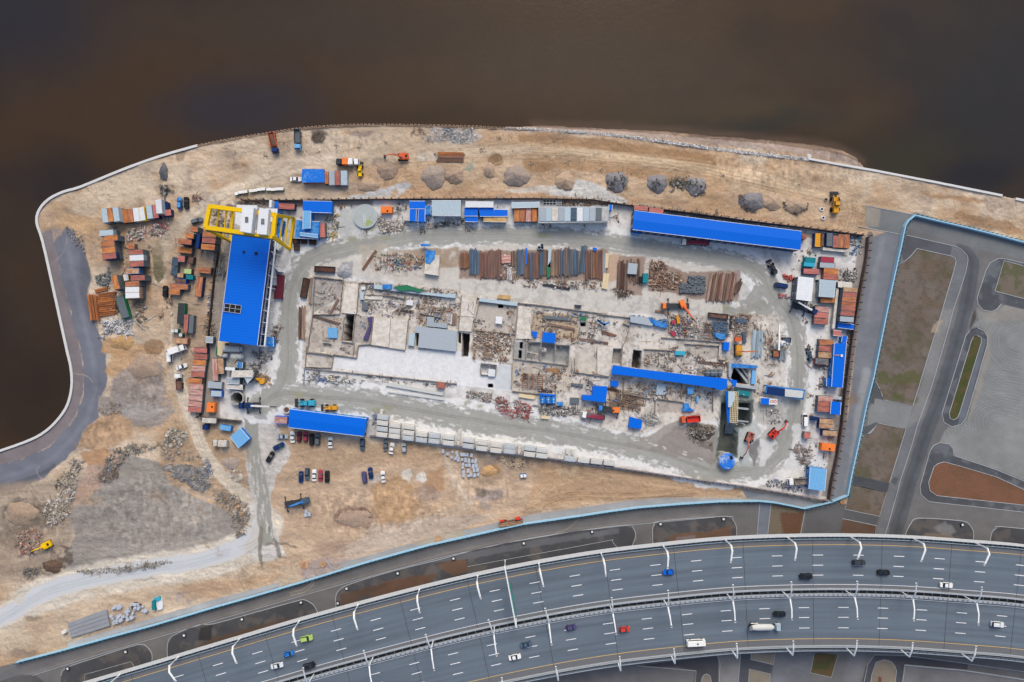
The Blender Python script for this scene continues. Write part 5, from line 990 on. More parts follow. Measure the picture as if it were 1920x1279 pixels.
o = truck('h', 1285, 790, 0, 'dusty white concrete mixer truck with a blue cab on the highway', 'ice', 'offwhite', 'mixer', 12.4, 'truck', ZD+.05)
# ================================================================ BUILDINGS AND LARGE STRUCTURES
hall = building('D', [(700,590),(1245,650),(1245,650),(700,590)], 9, 'blue', 'blue', 'x') if 0 else None
def bq(*pts): return [px(r_, x, y) for r_, x, y in pts]
hall = building('.', bq(('D',700,590),('D',1232,648),('C',1345,355),('C',810,290)), 9, 'blue', 'navy', 'large bright blue hall with a hole in its roof beside the yellow gantry crane', 'industrial hall', 'industrial_hall', .15, True, .2, ('east',))
zr = 9.02
for q, lb in (([(862,815),(880,815),(880,845),(850,845)],'hatch'),([(1018,833),(1055,833),(1055,868),(1015,866)],'hatch')):
    P = [W(*px('D', *p), zr)-hall.location for p in q]; MB().prism([(p.x, p.y) for p in P], 8.7, zr+.35).build('roof_hatch', mt('black'), hall)  # black blocks standing for the dark of two smaller roof holes
P = [W(*p, zr)-hall.location for p in ((422,569),(453,573),(451,588),(420,584))]; MB().prism([(p.x, p.y) for p in P], 8.6, 9.2).build('roof_hole_dark', mt('black'), hall)  # solid black block painted for the unlit inside of the roof hole
b = MB()
for t_ in (0, .33, .66, 1): a_, b__ = P[0].lerp(P[1], t_), P[3].lerp(P[2], t_); b.tube([(a_.x,a_.y,9.3),(b__.x,b__.y,9.3)], .07, 4)
for t_ in (0, .5, 1): a_, b__ = P[0].lerp(P[3], t_), P[1].lerp(P[2], t_); b.tube([(a_.x,a_.y,9.3),(b__.x,b__.y,9.3)], .07, 4)
b.build('roof_truss', mt('white'), hall)
lt = bq(('D',1245,650),('D',1310,690),('C',1450,365),('C',1345,355)); P = [W(*p, 6.5)-hall.location for p in lt]
b = MB()
for t_ in [k/9 for k in range(10)]: a_, b__ = P[0].lerp(P[3], t_), P[1].lerp(P[2], t_); b.tube([(a_.x,a_.y,6.6),(b__.x,b__.y,6.6)], .16, 4); b.tube([(b__.x,b__.y,0),(b__.x,b__.y,6.6)], .2, 4)
b.tube([(P[1].x,P[1].y,6.6),(P[2].x,P[2].y,6.6)], .42, 4); b.tube([(P[0].x,P[0].y,6.8),(P[3].x,P[3].y,6.8)], .3, 4); b.build('gallery_frame', mt('white'), hall)
Q0 = [P[0].lerp(P[3], .2), P[0].lerp(P[1], .4).lerp(P[3].lerp(P[2], .4), .2), P[3].lerp(P[2], .4), P[3]]; MB().prism([(p.x, p.y) for p in Q0], 6.0, 6.2).build('gallery_roof', mt('silver'), hall)
building('.', bq(('G',1195,835),('H',1262,830),('H',1252,1000),('G',1180,1008)), 7, 'blue', 'navy', 'very long bright blue two-storey shed along the north east fence', 'shed', 'long_shed', .3, True, .2, ('south','west'))
building('.', bq(('O',15,762),('O',885,872),('O',850,1072),('O',5,970)), 5.5, 'blue', 'blue2', 'long bright blue shed above the row of parked cars on the south fence', 'shed', 'long_shed', .2, True, .2, ('north','east'))
# covered conveyor gallery
def elev(name, label, cat, reg, q, z0, z1, roof, wall, legs=True):
    P = [W(*px(reg, *p), z1) for p in q]; c = sum(P, Vector())/len(P); root = link(name, None, None, (c.x, c.y, 0)); tag(root, label, cat)
    MB().prism([(p.x-c.x, p.y-c.y) for p in P], z1-.2, z1).build('roof', mt(roof), root)
    MB().prism([((p.x-c.x)*.985, (p.y-c.y)*.9) for p in P], z0, z1-.2).build('wall', mt(wall), root)
    if legs:
        for p in P: MB().box((p.x-c.x)*.95, (p.y-c.y)*.8, 0, .3, .3, z0).build('post', mt('steel'), root)
    return root
elev('conveyor_gallery', 'long narrow bright blue roofed gallery running east to the deep shaft', 'gallery', 'Q', [(185,285),(520,335),(1030,395),(1400,432),(1560,450),(1550,560),(1480,590),(1400,560),(1030,505),(520,430),(165,390)], 1.2, 4.2, 'blue', 'blue2')
elev('canopy', 'torn bright blue canopy at the east end of the long gallery', 'canopy', 'Q', [(1575,450),(1680,470),(1655,550),(1640,540)], 3.0, 4.0, 'blue', 'blue2')
sh = link('loading_frame', None, None, W(1378,770)); tag(sh, 'white lattice loading frame hanging over the open cut below the blue gallery', 'frame')
def local(root, reg, x, y, z): return W(*px(reg, x, y), z)-root.location
b = MB()
for i_ in range(5):
    a_, c_ = local(sh,'Q',1595+i_*20+(12 if i_ else 0),600,3), local(sh,'Q',1590+i_*22,975,3); b.tube([a_, c_], .18, 4)
for i_ in range(17):
    y_ = 605+i_*23; a_, c_ = local(sh,'Q',1595,y_,3.05), local(sh,'Q',1680-(0 if i_ > 2 else 10),y_,3.05); b.tube([a_, c_], .13, 4)
b.build('lattice', mt('cream'), sh); P = [local(sh,'Q',x,y,3.1) for x, y in ((1565,600),(1640,600),(1640,700),(1600,790),(1565,790))]; MB().prism([(p.x,p.y) for p in P], 2.9, 3.6).build('deck_cover', mt('ice'), sh)
P = [local(sh,'Q',x,y,2.4) for x, y in ((1535,595),(1580,600),(1590,975),(1560,975))]; MB().prism([(p.x,p.y) for p in P], 1.8, 2.6).build('side_panel', mt('blue'), sh)
for x, y in ((1570,620),(1670,620),(1590,965),(1675,965)): p = local(sh,'Q',x,y,-6); MB().tube([p, Vector((p.x,p.y,3))], .25, 4).build('leg', mt('steel'), sh)
# --- yellow gantry crane
gc = link('gantry_crane', None, None, W(470,420)); tag(gc, 'huge yellow gantry crane straddling the north end of the blue hall', 'gantry crane')
def T(*pts): return [Vector(p) for p in pts]
GT = 21.0
UL = W(394,387,GT); UR = W(516,403,GT); LL = W(386,427,GT); LR = W(512,444,GT); sUL = W(437,396,.6); sLL = W(432,453,.6); sUR = W(551,409,.6); sLR = W(543,468,.6); yl_ = mt('yellow'); g_ = gc.location
def beam(nm, a, b_, r_, par=gc): return MB().tube([a-g_, b_-g_], r_*1.3, 4).build(nm, yl_, par)
beam('girder', UL, UR, .85); beam('girder', LL, LR, .85); beam('end_beam', UL, LL, .8); beam('end_beam', UR, LR, .8)
for a, b_, nm in ((UL,sUL,'leg'),(LL,sLL,'leg'),(UR,sUR,'leg'),(LR,sLR,'leg')): MB().tube([a-g_, b_-g_], [1.0, .55], 4).build(nm, yl_, gc)
beam('sill_beam', sUL, sLL, .55); beam('sill_beam', sUR, sLR, .55)
for t_ in (.38, .7): beam('brace', UL.lerp(sUL, t_), LL.lerp(sLL, t_), .28); beam('brace', UR.lerp(sUR, t_), LR.lerp(sLR, t_), .28)
MB().tube([LL-g_+Vector((0,-1.1,-.5)), LR-g_+Vector((0,-1.1,-.5))], .25, 4).build('walkway', mt('slate'), gc)
for q, z1 in (([(845,200),(1003,218),(965,570),(812,545)], 25.5), ([(1080,222),(1212,238),(1180,592),(1043,580)], 24.5)):
    P = [W(*px('D', *p), z1)-g_ for p in q]; tr = MB().prism([(p.x, p.y) for p in P], 21.9, z1).build('trolley_house', mt('white'), gc); c = sum(P, Vector())/4; MB().box(c.x, c.y, z1, 1.2, 2.0, .25).build('roof_vent', mt('grey'), tr)
p = W(*px('D', 1020, 410), 21.5)-g_; MB().tube([(p.x, p.y-3, 21.5), (p.x, p.y+4, 21.5)], .8, 8).build('hoist_drum', mt('steel'), gc); p = W(*px('D', 1025, 480), 21)-g_; MB().cyl(p.x, p.y, 20.3, 1.2, .9).build('hoist_motor', mt('amber'), gc)
building('D', [(768,180),(1050,188),(1040,560),(740,430)], 8.5, 'white', 'white', 'white flat roof north of the blue hall underneath the gantry crane', 'shed', 'shed', 0, False, .1, ())
building('D', [(1180,225),(1330,232),(1315,420),(1205,410)], 6.5, 'white', 'blue2', 'small white roof beside the blue hall under the crane trolley', 'shed', 'shed', 0, True, .1, ())
slab_thing('duct', 'upright white duct strip north of the gantry crane', 'duct', 'D', [(1218,108),(1255,108),(1245,215),(1213,215)], 0, 6, 'white'); slab_thing('tarpaulin', 'narrow blue sheet standing between the white duct and a pink container', 'tarpaulin', 'D', [(1303,130),(1343,130),(1340,230),(1303,230)], 0, 3, 'blue')
slab_thing('tarpaulin', 'crumpled white tarpaulin beside the east legs of the gantry crane', 'tarpaulin', 'D', [(1305,600),(1395,620),(1385,760),(1340,810),(1300,770)], 0, 2.5, 'white'); slab_thing('tarpaulin', 'folded white sheet lying east of the blue hall gallery', 'tarpaulin', 'D', [(1255,1005),(1290,1008),(1385,1105),(1340,1105)], 0, 3, 'white2')
slab_thing('storage_box', 'grey sloping box leaning on the hall gallery', 'box', 'D', [(1240,1010),(1290,1040),(1300,1290),(1230,1290)], 0, 3.5, 'silver'); slab_thing('cable_rack', 'dark red rack beside the hall gallery', 'rack', '.', [(518,514),(532,516),(529,560),(513,560)], 0, 1.5, 'maroon')
slab_thing('storage_box', 'blue box with a crumpled top in the lee of the gantry crane east leg', 'box', 'D', [(1330,375),(1415,395),(1395,520),(1365,650),(1325,640)], 0, 3, 'blue2')
# --- small roofs along the north fence
NB = [('E',[(1285,845),(1545,850),(1540,955),(1280,947)],4,'blue','blue2','bright blue roofed hut by the fence, nearest the gantry crane'),('E',[(1285,932),(1355,936),(1350,1095),(1282,1100)],5,'sky','blue2','narrow light blue roofed passage between two bright blue huts'),('E',[(1225,1015),(1435,1035),(1420,1190),(1212,1180)],3.5,'blue2','blue2','patchy blue roofed hut just east of the gantry crane'),('E',[(1258,1130),(1418,1148),(1418,1178),(1255,1158)],4.2,'sky','blue2','narrow pale blue strip roof over the patchy blue hut'),
 ('F',[(612,800),(752,800),(752,870),(612,870)],4.4,'blue','blue2','north bar of the bright blue U-shaped hut'),('F',[(612,872),(674,872),(672,982),(610,980)],4.2,'blue','blue2','west wing of the bright blue U-shaped hut'),('F',[(690,872),(752,872),(752,985),(688,985)],4.2,'blue','blue2','east wing of the bright blue U-shaped hut'),('F',[(755,840),(805,840),(805,920),(755,922)],3,'blue2','blue2','small blue lean-to beside the U-shaped hut'),
 ('F',[(813,795),(1073,795),(1073,932),(813,928)],5,'ice','white','wide pale sheet metal roof between the blue huts'),('F',[(1115,803),(1367,806),(1365,856),(1115,855)],4.4,'white','white','long white roof directly behind the blue hut cluster'),('F',[(1105,857),(1228,857),(1225,935),(1103,935)],3.6,'blue','blue2','blue roof loaded with hoses west of the hut cluster'),('F',[(1110,937),(1228,937),(1227,987),(1110,985)],3.2,'blue','blue2','small blue roof at the south west of the hut cluster'),('F',[(1232,858),(1370,858),(1368,938),(1245,938)],3.6,'blue','blue2','blue roof with cable coils in the middle of the hut cluster'),('F',[(1370,875),(1495,878),(1493,938),(1370,938)],3.4,'blue','blue2','blue roof at the east end of the hut cluster'),
 ('F',[(1278,942),(1486,945),(1483,990),(1275,985)],3,'wood','grey','wooden roof below the blue hut cluster'),('G',[(90,765),(345,760),(345,808),(92,815)],3.4,'ice','silver','pale blue-grey roof behind the row of rusty containers'),('G',[(965,785),(998,788),(996,832),(968,832)],2.6,'blue','blue2','tiny blue cabin at the east end of the long grey roof'),('G',[(1182,1010),(1256,1016),(1254,1052),(1178,1046)],3,'blue2','blue2','small light blue annex at the south west corner of the long blue shed'),
 ('F',[(558,905),(608,905),(608,977),(558,973)],2.6,'plaster','white','small beige roofed cabin beside the U-shaped hut')]
for reg, q, zt, rf, wa, lb in NB: building(reg, q, zt, rf, wa, lb, 'hut', 'site_hut', 0, True, .12, ('south',) if zt > 3 else ())
o = building('G', [(333,803),(968,805),(965,938),(333,945)], 5.5, 'silver', 'plaster', 'long multi-toned grey sheet roof between rusty containers and the long blue shed', 'shed', 'long_shed', .2, True, .15, ('south',))
for k, c_ in enumerate(['silver','ice','plaster','silver','ice','steelblue','white','ice','silver','slate','concrete']):
    x0 = 345+k*56; P = [W(*px('G', x, y), 5.6)-o.location for x, y in ((x0,812),(x0+52,812),(x0+50,930),(x0-1,932))]; MB().prism([(p.x,p.y) for p in P], 5.3, 5.56+.02*(k % 3)).build('roof_sheet', mt(c_), o)
slab_thing('walkway', 'pale boarded walkway with a ramp in front of the long grey roof', 'walkway', 'G', [(335,945),(385,948),(900,938),(960,940),(955,968),(388,955),(385,962),(335,960)], 0, 1.0, 'plaster')
# round settling tank
p = W(*px('F', 218, 940)); tk = MB().cyl(0, 0, -.3, 1.2, 5.0, 5.0, 36).build('settling_tank', mt('ice'), None, loc=(p.x, p.y, 0)); tag(tk, 'round settling tank full of grey water and green slime', 'water tank')
MB().cyl(0, 0, .92, .04, 4.7, 4.7, 36).build('tank_water', mat('tank_water', (178,186,184), .3, .08, .3, 0, (164,174,160), .6), tk); MB().box(-.6, -.9, .97, .3, 3.6, .1, .1).box(.1, -.9, .97, .3, 3.6, .1, .1).build('ladder', mt('steel'), tk); MB().prism([(.3,-1.8),(2.0,-1.4),(3.0,-2.6),(1.6,-3.8),(.2,-4.2)], .962, .975).build('algae', mat('algae', (154,172,110), .8, .1), tk)
# octagonal shafts
def shaft(reg, x, y, r_, label, cover=None, inner=None):
    p = W(*px(reg, x, y), 2.2); n = 8; vs = []; fs = []; r0 = r_-.45
    root = link('concrete_shaft', None, None, (p.x, p.y, 0)); tag(root, label, 'shaft')
    for rr, z in ((r_, -.3), (r_, 2.2), (r0, 2.2), (r0, -9)):
        for k in range(n): a = 2*math.pi*(k+.5)/n; vs.append((rr*math.cos(a), rr*math.sin(a), z))
    for j_ in range(3):
        for k in range(n): fs.append((j_*n+k, j_*n+(k+1) % n, (j_+1)*n+(k+1) % n, (j_+1)*n+k))
    b = MB(); b.v = vs; b.f = fs; b.build('shaft_wall', mt('concrete'), root)
    MB().cyl(0, 0, -9, .1, r0).build('shaft_floor', mt('black'), root)
    if cover: MB().cyl(0, 0, 2.25, .25, r_*1.0, r_*.9, 8).build('cover', mat('blue_tarp', (40,120,220), .6, .1, .35, 0, (190,208,224), .58), root); MB().box(r_*.45, r_*.45, 2.5, 1.2, 1.4, .08, .3).build('hatch', mt('black'), root)
    return root
# open one: cut the ground under it
shaft('C', 1062, 1083, 3.0, 'open octagonal concrete shaft beside the blue crane near the gate'); shaft('K', 357, 707, 3.6, 'octagonal shaft under a weathered blue cover at the south end of the open cut', True)
# --- silos and mixing plant south of the hall
def hsilo(reg, x0, x1, y, r_, z, label, col='offwhite'):
    a = W(*px(reg, x0, y), z); b_ = W(*px(reg, x1, y), z); root = MB().hcyl(a.x, b_.x, 0, 0, r_, 14, r_*.5).build('silo', mt(col), None, loc=(0, a.y, z)); tag(root, label, 'silo'); return root
def hs(reg, x0, x1, y, r_, z, label, col='offwhite'):
    a = W(*px(reg, x0, y), z); b_ = W(*px(reg, x1, y), z); c = (a+b_)/2; l_ = abs(b_.x-a.x)/2
    root = MB().hcyl(-l_, l_, 0, 0, r_, 14, r_*.5).build('silo', mt(col), None, loc=(c.x, c.y, z)); tag(root, label, 'silo')
    for sx in (-.6, .6): MB().box(l_*sx, 0, -z, .3, r_*1.2, z).build('support', mt('grey'), root)
    MB().tube([(l_*.96, 0, 0), (l_*1.03, 0, 0)], r_*1.04, 14).build('band', mt('blue2'), root); return root
hs('C', 895, 1120, 398, 1.35, 2.4, 'larger off-white horizontal silo just below the blue hall'); hs('C', 1000, 1140, 510, 1.25, 2.2, 'shorter off-white horizontal silo south of the larger one'); hs('C', 862, 930, 495, .95, 1.6, 'stubby stained white tank west of the shorter silo')
slab_thing('mixing_plant', 'cream panel beside the silos at the south west corner of the blue hall', 'panel', 'C', [(800,290),(905,320),(850,500),(795,490)], 0, 3, 'cream'); slab_thing('tarpaulin', 'green strip by the cream panel south west of the hall', 'tarpaulin', 'C', [(778,365),(798,365),(795,480),(770,480)], 0, 1, 'green')
building('C', [(905,655),(1040,660),(1035,700),(900,690)], 4.5, 'white', 'slate', 'small white roof under the pale pipes of the mixing plant', 'hut', 'site_hut', 0, False, .1, ()); building('C', [(995,702),(1290,700),(1285,790),(985,792)], 5, 'plaster', 'slate', 'pale flat roof in the middle of the mixing plant', 'shed', 'shed', 0, True, .1, ()); building('C', [(1150,760),(1305,725),(1290,790),(1205,880)], 4.5, 'ice', 'slate', 'white triangular sheet roof at the east end of the mixing plant', 'canopy', 'canopy', 0, True, .1, ())
building('C', [(920,800),(1105,805),(1100,890),(915,880)], 3.6, 'silver', 'slate', 'corrugated grey roof in the south of the mixing plant', 'shed', 'shed', 0, True, .1, ()); building('C', [(915,895),(1145,900),(1145,965),(918,950)], 3, 'plaster', 'slate', 'low cream roof just above the open octagonal shaft', 'shed', 'shed', 0, False, .1, ())
building('C', [(1075,580),(1145,585),(1140,670),(1065,665)], 3.5, 'blue2', 'slate', 'little blue roofed box inside the mixing plant', 'hut', 'site_hut', 0, False, .1, ()); building('C', [(1450,232),(1565,235),(1572,370),(1450,365)], 3.4, 'blue2', 'blue2', 'blue cabin at the south east corner of the blue hall', 'hut', 'site_hut', 0, True, .1, ()); building('C', [(632,228),(738,235),(733,320),(628,312)], 3, 'silver', 'slate', 'small grey cabin with a roof vent west of the blue hall', 'hut', 'site_hut', 0, True, .1, ())
for k, (x0, y0, x1, y1) in enumerate([(965,655,1025,520),(990,650,1050,545),(1025,655,1080,580)]):
    a, b_ = W(*px('C', x0, y0), 3.6), W(*px('C', x1, y1), 5.5); c = (a+b_)/2; o = MB().tube([a-c, b_-c], .18, 6).build('feed_pipe', mt('cream'), None, loc=c); tag(o, f'slanting cream feed pipe of the mixing plant, {ORD[k]} from the west', 'pipe')
P_s = pz('C', [(1290,720),(1460,770),(1560,880),(1510,930),(1330,860),(1270,800)]); scatter('rubble', 'ochre timber and scrap heap east of the mixing plant', 'C', [(1290,740),(1480,760),(1560,870),(1500,930),(1330,860)], 90, [(190,146,96),(160,120,80),(90,80,74),(206,180,140)], 'mix', (.4, 1.4), .8)
o = MB().tube([(-1.6,.5,.8),(.2,0,1.0)], .55, 8).cyl(1.2, -.6, .1, 1.5, 1.3, 1.1, 12).build('concrete_bucket', mt('amber'), None, loc=W(*px('C', 1385, 830))); tag(o, 'amber concrete skip on the scrap heap east of the mixing plant', 'concrete skip')
# --- orange generator boxes and cabins
def genset(reg, x, y, L_, W__, ang, label, col='brightorange'):
    s_ = REG[reg][2]; f = S/s_; root = MB().box(0, 0, .3, L_*f, W__*f, 2.3, 0, (.97, .97)).build('generator', mt(col), None, loc=W(*px(reg, x, y)), rot=R(ang)); tag(root, label, 'generator')
    MB().box(L_*f*.1, -W__*f*.2, 2.6, .6, .6, .25).build('exhaust', mt('black'), root); MB().box(0, 0, 0, L_*f*1.02, W__*f*.9, .3).build('skid', mt('dark'), root); MB().box(-L_*f*.25, 0, 2.6, L_*f*.3, W__*f*.7, .06).build('roof_panel', mt(col), root)
genset('C', 738, 1205, 130, 110, 85, 'salmon orange generator box at the west end near the gate'); genset('F', 415, 888, 102, 60, 0, 'small orange generator box by the north fence'); genset('K', 1400, 547, 142, 76, -6, 'orange generator box near the east fence', 'brightorange')
# --- east side buildings
EB = [('I',[(775,465),(1002,490),(970,842),(742,810)],6,'white','slate','white flat roof in the middle of the east container field','shed'),('I',[(1098,508),(1336,528),(1312,785),(1085,770)],4,'ice','silver','ribbed pale blue-grey roof next to the white flat roof','shed'),('I',[(1368,545),(1578,560),(1575,640),(1368,625)],3,'plaster','grey','beige sheet roof near the east fence','canopy'),('I',[(1380,1160),(1612,1185),(1605,1262),(1368,1235)],3.2,'blue','blue2','small bright blue roof at the foot of the tall container column','hut'),
 ('J',[(1315,350),(1497,345),(1493,600),(1478,610),(1437,1018),(1272,1000),(1300,590)][0:1]+[(1497,345),(1437,1018),(1272,1000)],4.4,'blue','blue2','long bright blue roof with a white vent near the east fence','shed'),('J',[(1198,870),(1275,872),(1270,1000),(1195,992)],3,'blue','blue2','square bright blue annex west of the long blue roof','hut'),('J',[(1435,238),(1508,245),(1495,345),(1420,335)],2.8,'blue','blue2','little blue roof north of the long blue roof','hut'),('J',[(1300,150),(1422,165),(1415,245),(1295,230)],2.6,'pink','grey','pinkish roof south of the small bright blue roof','hut'),
 ('K',[(1460,72),(1567,80),(1555,215),(1450,205)],3.4,'blue','blue2','square bright blue roof near the east fence, south of the long one','hut'),('K',[(1238,768),(1413,790),(1392,1022),(1222,1000)],4,'sky','blue2','light blue roofed hut in the south east corner','hut'),('J',[(1270,1148),(1425,1155),(1420,1190),(1270,1180)],2,'silver','grey','thin grey roof behind rusty containers near the square blue roof','hut'),('c',[(413,285),(492,380),(400,460),(325,360)],3,'sky','blue2','tilted square light blue roof west of the gate','hut'),
 ('c',[(0,0),(1,0),(1,1),(0,1)],0,'x','x','','')]
for reg, q, zt, rf, wa, lb, ct in EB[:-1]: building(reg, q, zt, rf, wa, lb, ct, 'site_hut' if ct == 'hut' else ct, 0, True, .12, ('west',) if zt > 3.9 else ())
o = [o for o in C.objects if o.get('label', '').startswith('long bright blue roof')][0]; p = W(*px('J', 1418, 535), 4.4)-o.location; MB().box(p.x, p.y, 4.4, .8, 1.0, .5).build('roof_vent', mt('white2'), o); p = W(*px('J', 1345, 528), 4.4)-o.location; MB().box(p.x, p.y, 4.4, 2.8, .35, .25).build('roof_pipe', mt('tan'), o)
slab_thing('duct', 'long tan duct running below the rusty containers in the north east corner', 'duct', 'H', [(1450,975),(1668,1000),(1665,1022),(1450,1000)], .6, 1.8, 'plaster'); slab_thing('service_bridge', 'long pale narrow walkway west of the tall container column', 'walkway', 'I', [(1345,640),(1382,645),(1322,1250),(1280,1245)], 1, 2.2, 'plaster')
# blue bridge frame over the ring road (east)
br = link('service_bridge', None, None, W(*px('J', 590, 1070))); tag(br, 'blue framed service bridge crossing the wet road with a half white deck', 'bridge')
for nm, c_, q, z0, z1 in (('deck','blue2',[(300,975),(880,1045),(850,1195),(280,1110)],2.6,3.0),('cover','navy',[(320,1000),(572,1030),(570,1140),(310,1105)],3.0,3.6),('deck_panel','offwhite',[(576,1035),(850,1065),(835,1170),(572,1145)],3.05,3.3)):
    P = [local(br,'J',x,y,z1) for x, y in q]; MB().prism([(p.x,p.y) for p in P], z0, z1).build(nm, mt(c_), br)
for x, y in ((300,985),(870,1055),(845,1185),(290,1100)): p = local(br,'J',x,y,3); MB().box(p.x,p.y,0,.5,.5,3).build('leg', mt('blue2'), br)
o = slab_thing('tank', 'blue and white tank with a red looping mark south of the service bridge', 'tank', 'J', [(225,1170),(245,1160),(465,1185),(460,1268),(235,1265),(215,1220)], 0, 2.2, 'white2'); P = [W(*px('J', x, y), 2.3)-o.location for x, y in ((218,1168),(340,1175),(335,1266),(215,1262))]; MB().prism([(p.x,p.y) for p in P], 2.2, 2.3).build('cover', mt('blue'), o)
for dx in (375, 425): p = W(*px('J', dx, 1222), 2.3)-o.location; b = MB(); b.tube([(p.x+.62*math.cos(t_*.785), p.y+.45*math.sin(t_*.785), 2.26) for t_ in range(9)], .12, 4); b.build('red_mark', mt('scarlet'), o)
# ================================================================ CONTAINERS
X_ = 98
G1 = 'shipping containers in the west yard'
containers('in the front row of the west corner', 'west', [('A',418,400,200,80,X_,2,'ice','silver'),('A',492,392,195,76,X_,2,'orange','brown'),('A',573,385,198,80,X_,2,'ice','silver'),('A',700,408,190,75,X_,1,'orange','brown'),('A',770,402,190,75,X_,1,'rust','brown'),('A',852,388,190,80,X_,1,'white','offwhite'),('A',932,378,190,76,X_,1,'white','yellow'),('A',1035,352,190,80,97,1,'ice','silver'),('A',1120,345,190,80,97,1,'pink','navy'),('A',1165,275,200,85,95,2,'white','silver','pink'),('A',1265,362,140,90,6,1,'pink','navy'),('A',1250,262,100,70,95,1,'navy','navy')], G1)
containers('beside the dark asphalt strip', 'north', [('A',435,640,195,80,5,2,'ice','silver'),('A',500,712,190,80,5,2,'orange','slate'),('A',455,798,190,85,5,2,'rust','slate'),('A',470,880,190,80,6,2,'orange','slate'),('A',478,962,195,85,8,2,'red','navy')], G1)
containers('in second column of west corner', 'north', [('A',780,830,100,75,3,1,'rust','slate'),('A',845,905,200,70,3,2,'red','slate'),('A',855,985,200,82,3,2,'white','silver'),('A',855,1067,200,80,3,2,'red','slate'),('B',795,62,190,80,3,2,'tan','blue2'),('B',870,155,200,76,3,2,'red','slate'),('B',795,238,200,70,3,2,'rust','slate'),('B',795,318,198,80,2,2,'white','tan'),('B',797,398,198,80,2,2,'white','tan')], G1)
containers('near the scrap heap', 'north', [('B',710,150,90,70,100,1,'white','yellow'),('B',565,220,200,85,105,2,'orange','slate'),('B',660,560,320,110,107,1,'slate','green')], G1)
containers('in the column by the puddle track', 'north', [('A',1655,590,100,75,-5,2,'rust','slate'),('A',1590,680,115,75,-5,2,'orange','slate'),('A',1525,762,190,76,-6,2,'rust','navy'),('A',1525,880,195,82,-8,1,'orange','slate'),('A',1478,1000,92,88,-5,1,'pink','slate'),('A',1605,1020,75,92,-5,1,'brown','dark'),('B',1460,120,85,62,-4,1,'tan','grey'),('B',1465,202,145,72,-4,1,'brown','blue'),('B',1440,275,260,78,-4,1,'rust','slate'),('B',1378,350,155,80,-4,1,'orange','slate'),('B',1565,65,100,75,-4,1,'lightgreen','maroon'),('B',1588,145,96,62,-4,1,'teal','teal'),('C',285,290,190,80,-4,1,'tan','red')], G1)
containers('standing lengthwise along the puddle track', 'north', [('A',1705,750,210,50,82,2,'navy','navy'),('A',1387,1040,120,82,82,1,'steelblue','slate'),('A',1375,1170,125,82,82,1,'steelblue','slate'),('B',1722,280,280,88,84,1,'rust','navy'),('B',1470,650,290,95,86,1,'dark','green'),('B',1540,790,260,62,86,1,'red','navy'),('B',1612,800,250,62,86,1,'slate','slate')], G1)
containers('under the west leg of the gantry crane', 'north', [('D',400,520,180,70,-5,2,'orange','slate'),('D',385,592,190,72,-5,2,'rust','slate'),('D',378,672,190,74,-5,2,'red','slate'),('D',367,762,195,80,-5,2,'orange','slate'),('D',315,1085,185,80,-5,1,'rust','slate')], G1)
containers('in the long column by the gate track', 'north', [('C',558,420,190,72,-5,1,'pink','navy'),('C',560,505,190,78,-5,1,'red','slate'),('C',545,590,190,80,-5,1,'orange','slate'),('C',532,672,190,78,-5,1,'mottle','slate'),('C',522,752,190,80,-5,1,'red','slate'),('C',485,845,195,80,-5,1,'orange','slate'),('C',505,925,190,78,-5,1,'mottle','slate'),('C',497,1003,190,76,-5,1,'mottle','slate'),('C',490,1082,195,78,-5,1,'mottle','slate'),('C',485,1162,190,76,-5,1,'mottle','slate'),('C',478,1240,190,76,-5,1,'pink','slate')], G1)
containers('beside the mixing plant', 'west', [('C',760,690,320,78,93,1,'mottle','slate'),('C',840,640,220,88,93,1,'tan','slate'),('C',755,902,200,90,-4,1,'silver','silver'),('C',778,1020,150,82,-3,1,'ice','blue')], G1)
containers('near the gate fence', 'west', [('c',146,222,125,45,-3,1,'plaster','grey'),('c',285,285,95,45,-8,1,'sky','blue2'),('c',110,280,45,42,-3,1,'navy','navy'),('c',760,218,110,62,-4,1,'mottle','blue')], G1)
G2 = 'small white cabins'
containers('in the west corner', 'north', [('C',170,152,42,46,0,1,'white','green'),('C',222,150,46,46,0,1,'white','green'),('C',282,208,44,46,0,1,'white','green')], G2, 'cabin', 'cabin box')
containers('of the north lane by the sand piles', 'west', [('E',1375,618,125,66,2,1,'blue2','rust'),('E',1375,622,126,66,2,1,'blue2','rust')][:1]+[('E',1497,640,110,36,92,1,'rust','brown'),('E',1544,640,132,52,91,1,'silver','silver'),('E',1594,640,132,52,91,1,'red','slate'),('E',1652,640,132,58,91,1,'ice','silver')], 'containers north of the yard fence')
sb = link('storage_roof', None, None, W(*px('E', 1375, 620))); tag(sb, 'big blue tarpaulin roof over boxes beside the white parked car in the north lane', 'tarpaulin roof')
P = [W(*px('E', x, y), 2.9)-sb.location for x, y in ((1275,560),(1475,560),(1478,680),(1272,682))]; MB().prism([(p.x,p.y) for p in P], 2.7, 2.9).build('roof', mat('blue_tarp2', (24,116,214), .6, .15, .5, 0, (120,170,220), .64), sb); MB().prism([(p.x*.96,p.y*.96) for p in P], 0, 2.7).build('wall', mt('red'), sb)
containers('at the north fence beside the gantry crane', 'west', [('E',1135,895,150,56,-3,1,'red','navy'),('E',1457,1110,132,52,92,1,'pink','slate')], G1)
containers('of the north fence row', 'west', [('G',140,875,128,50,90,1,'orange','slate'),('G',192,875,128,50,90,1,'rust','slate'),('G',245,875,128,50,90,1,'mottle','slate'),('G',298,875,128,50,90,1,'orange','slate'),('G',1255,815,130,42,-5,1,'pink','slate'),('G',1392,836,132,44,-6,1,'pink','slate')], 'containers along the north fence')
GE = 'shipping containers in the east yard'
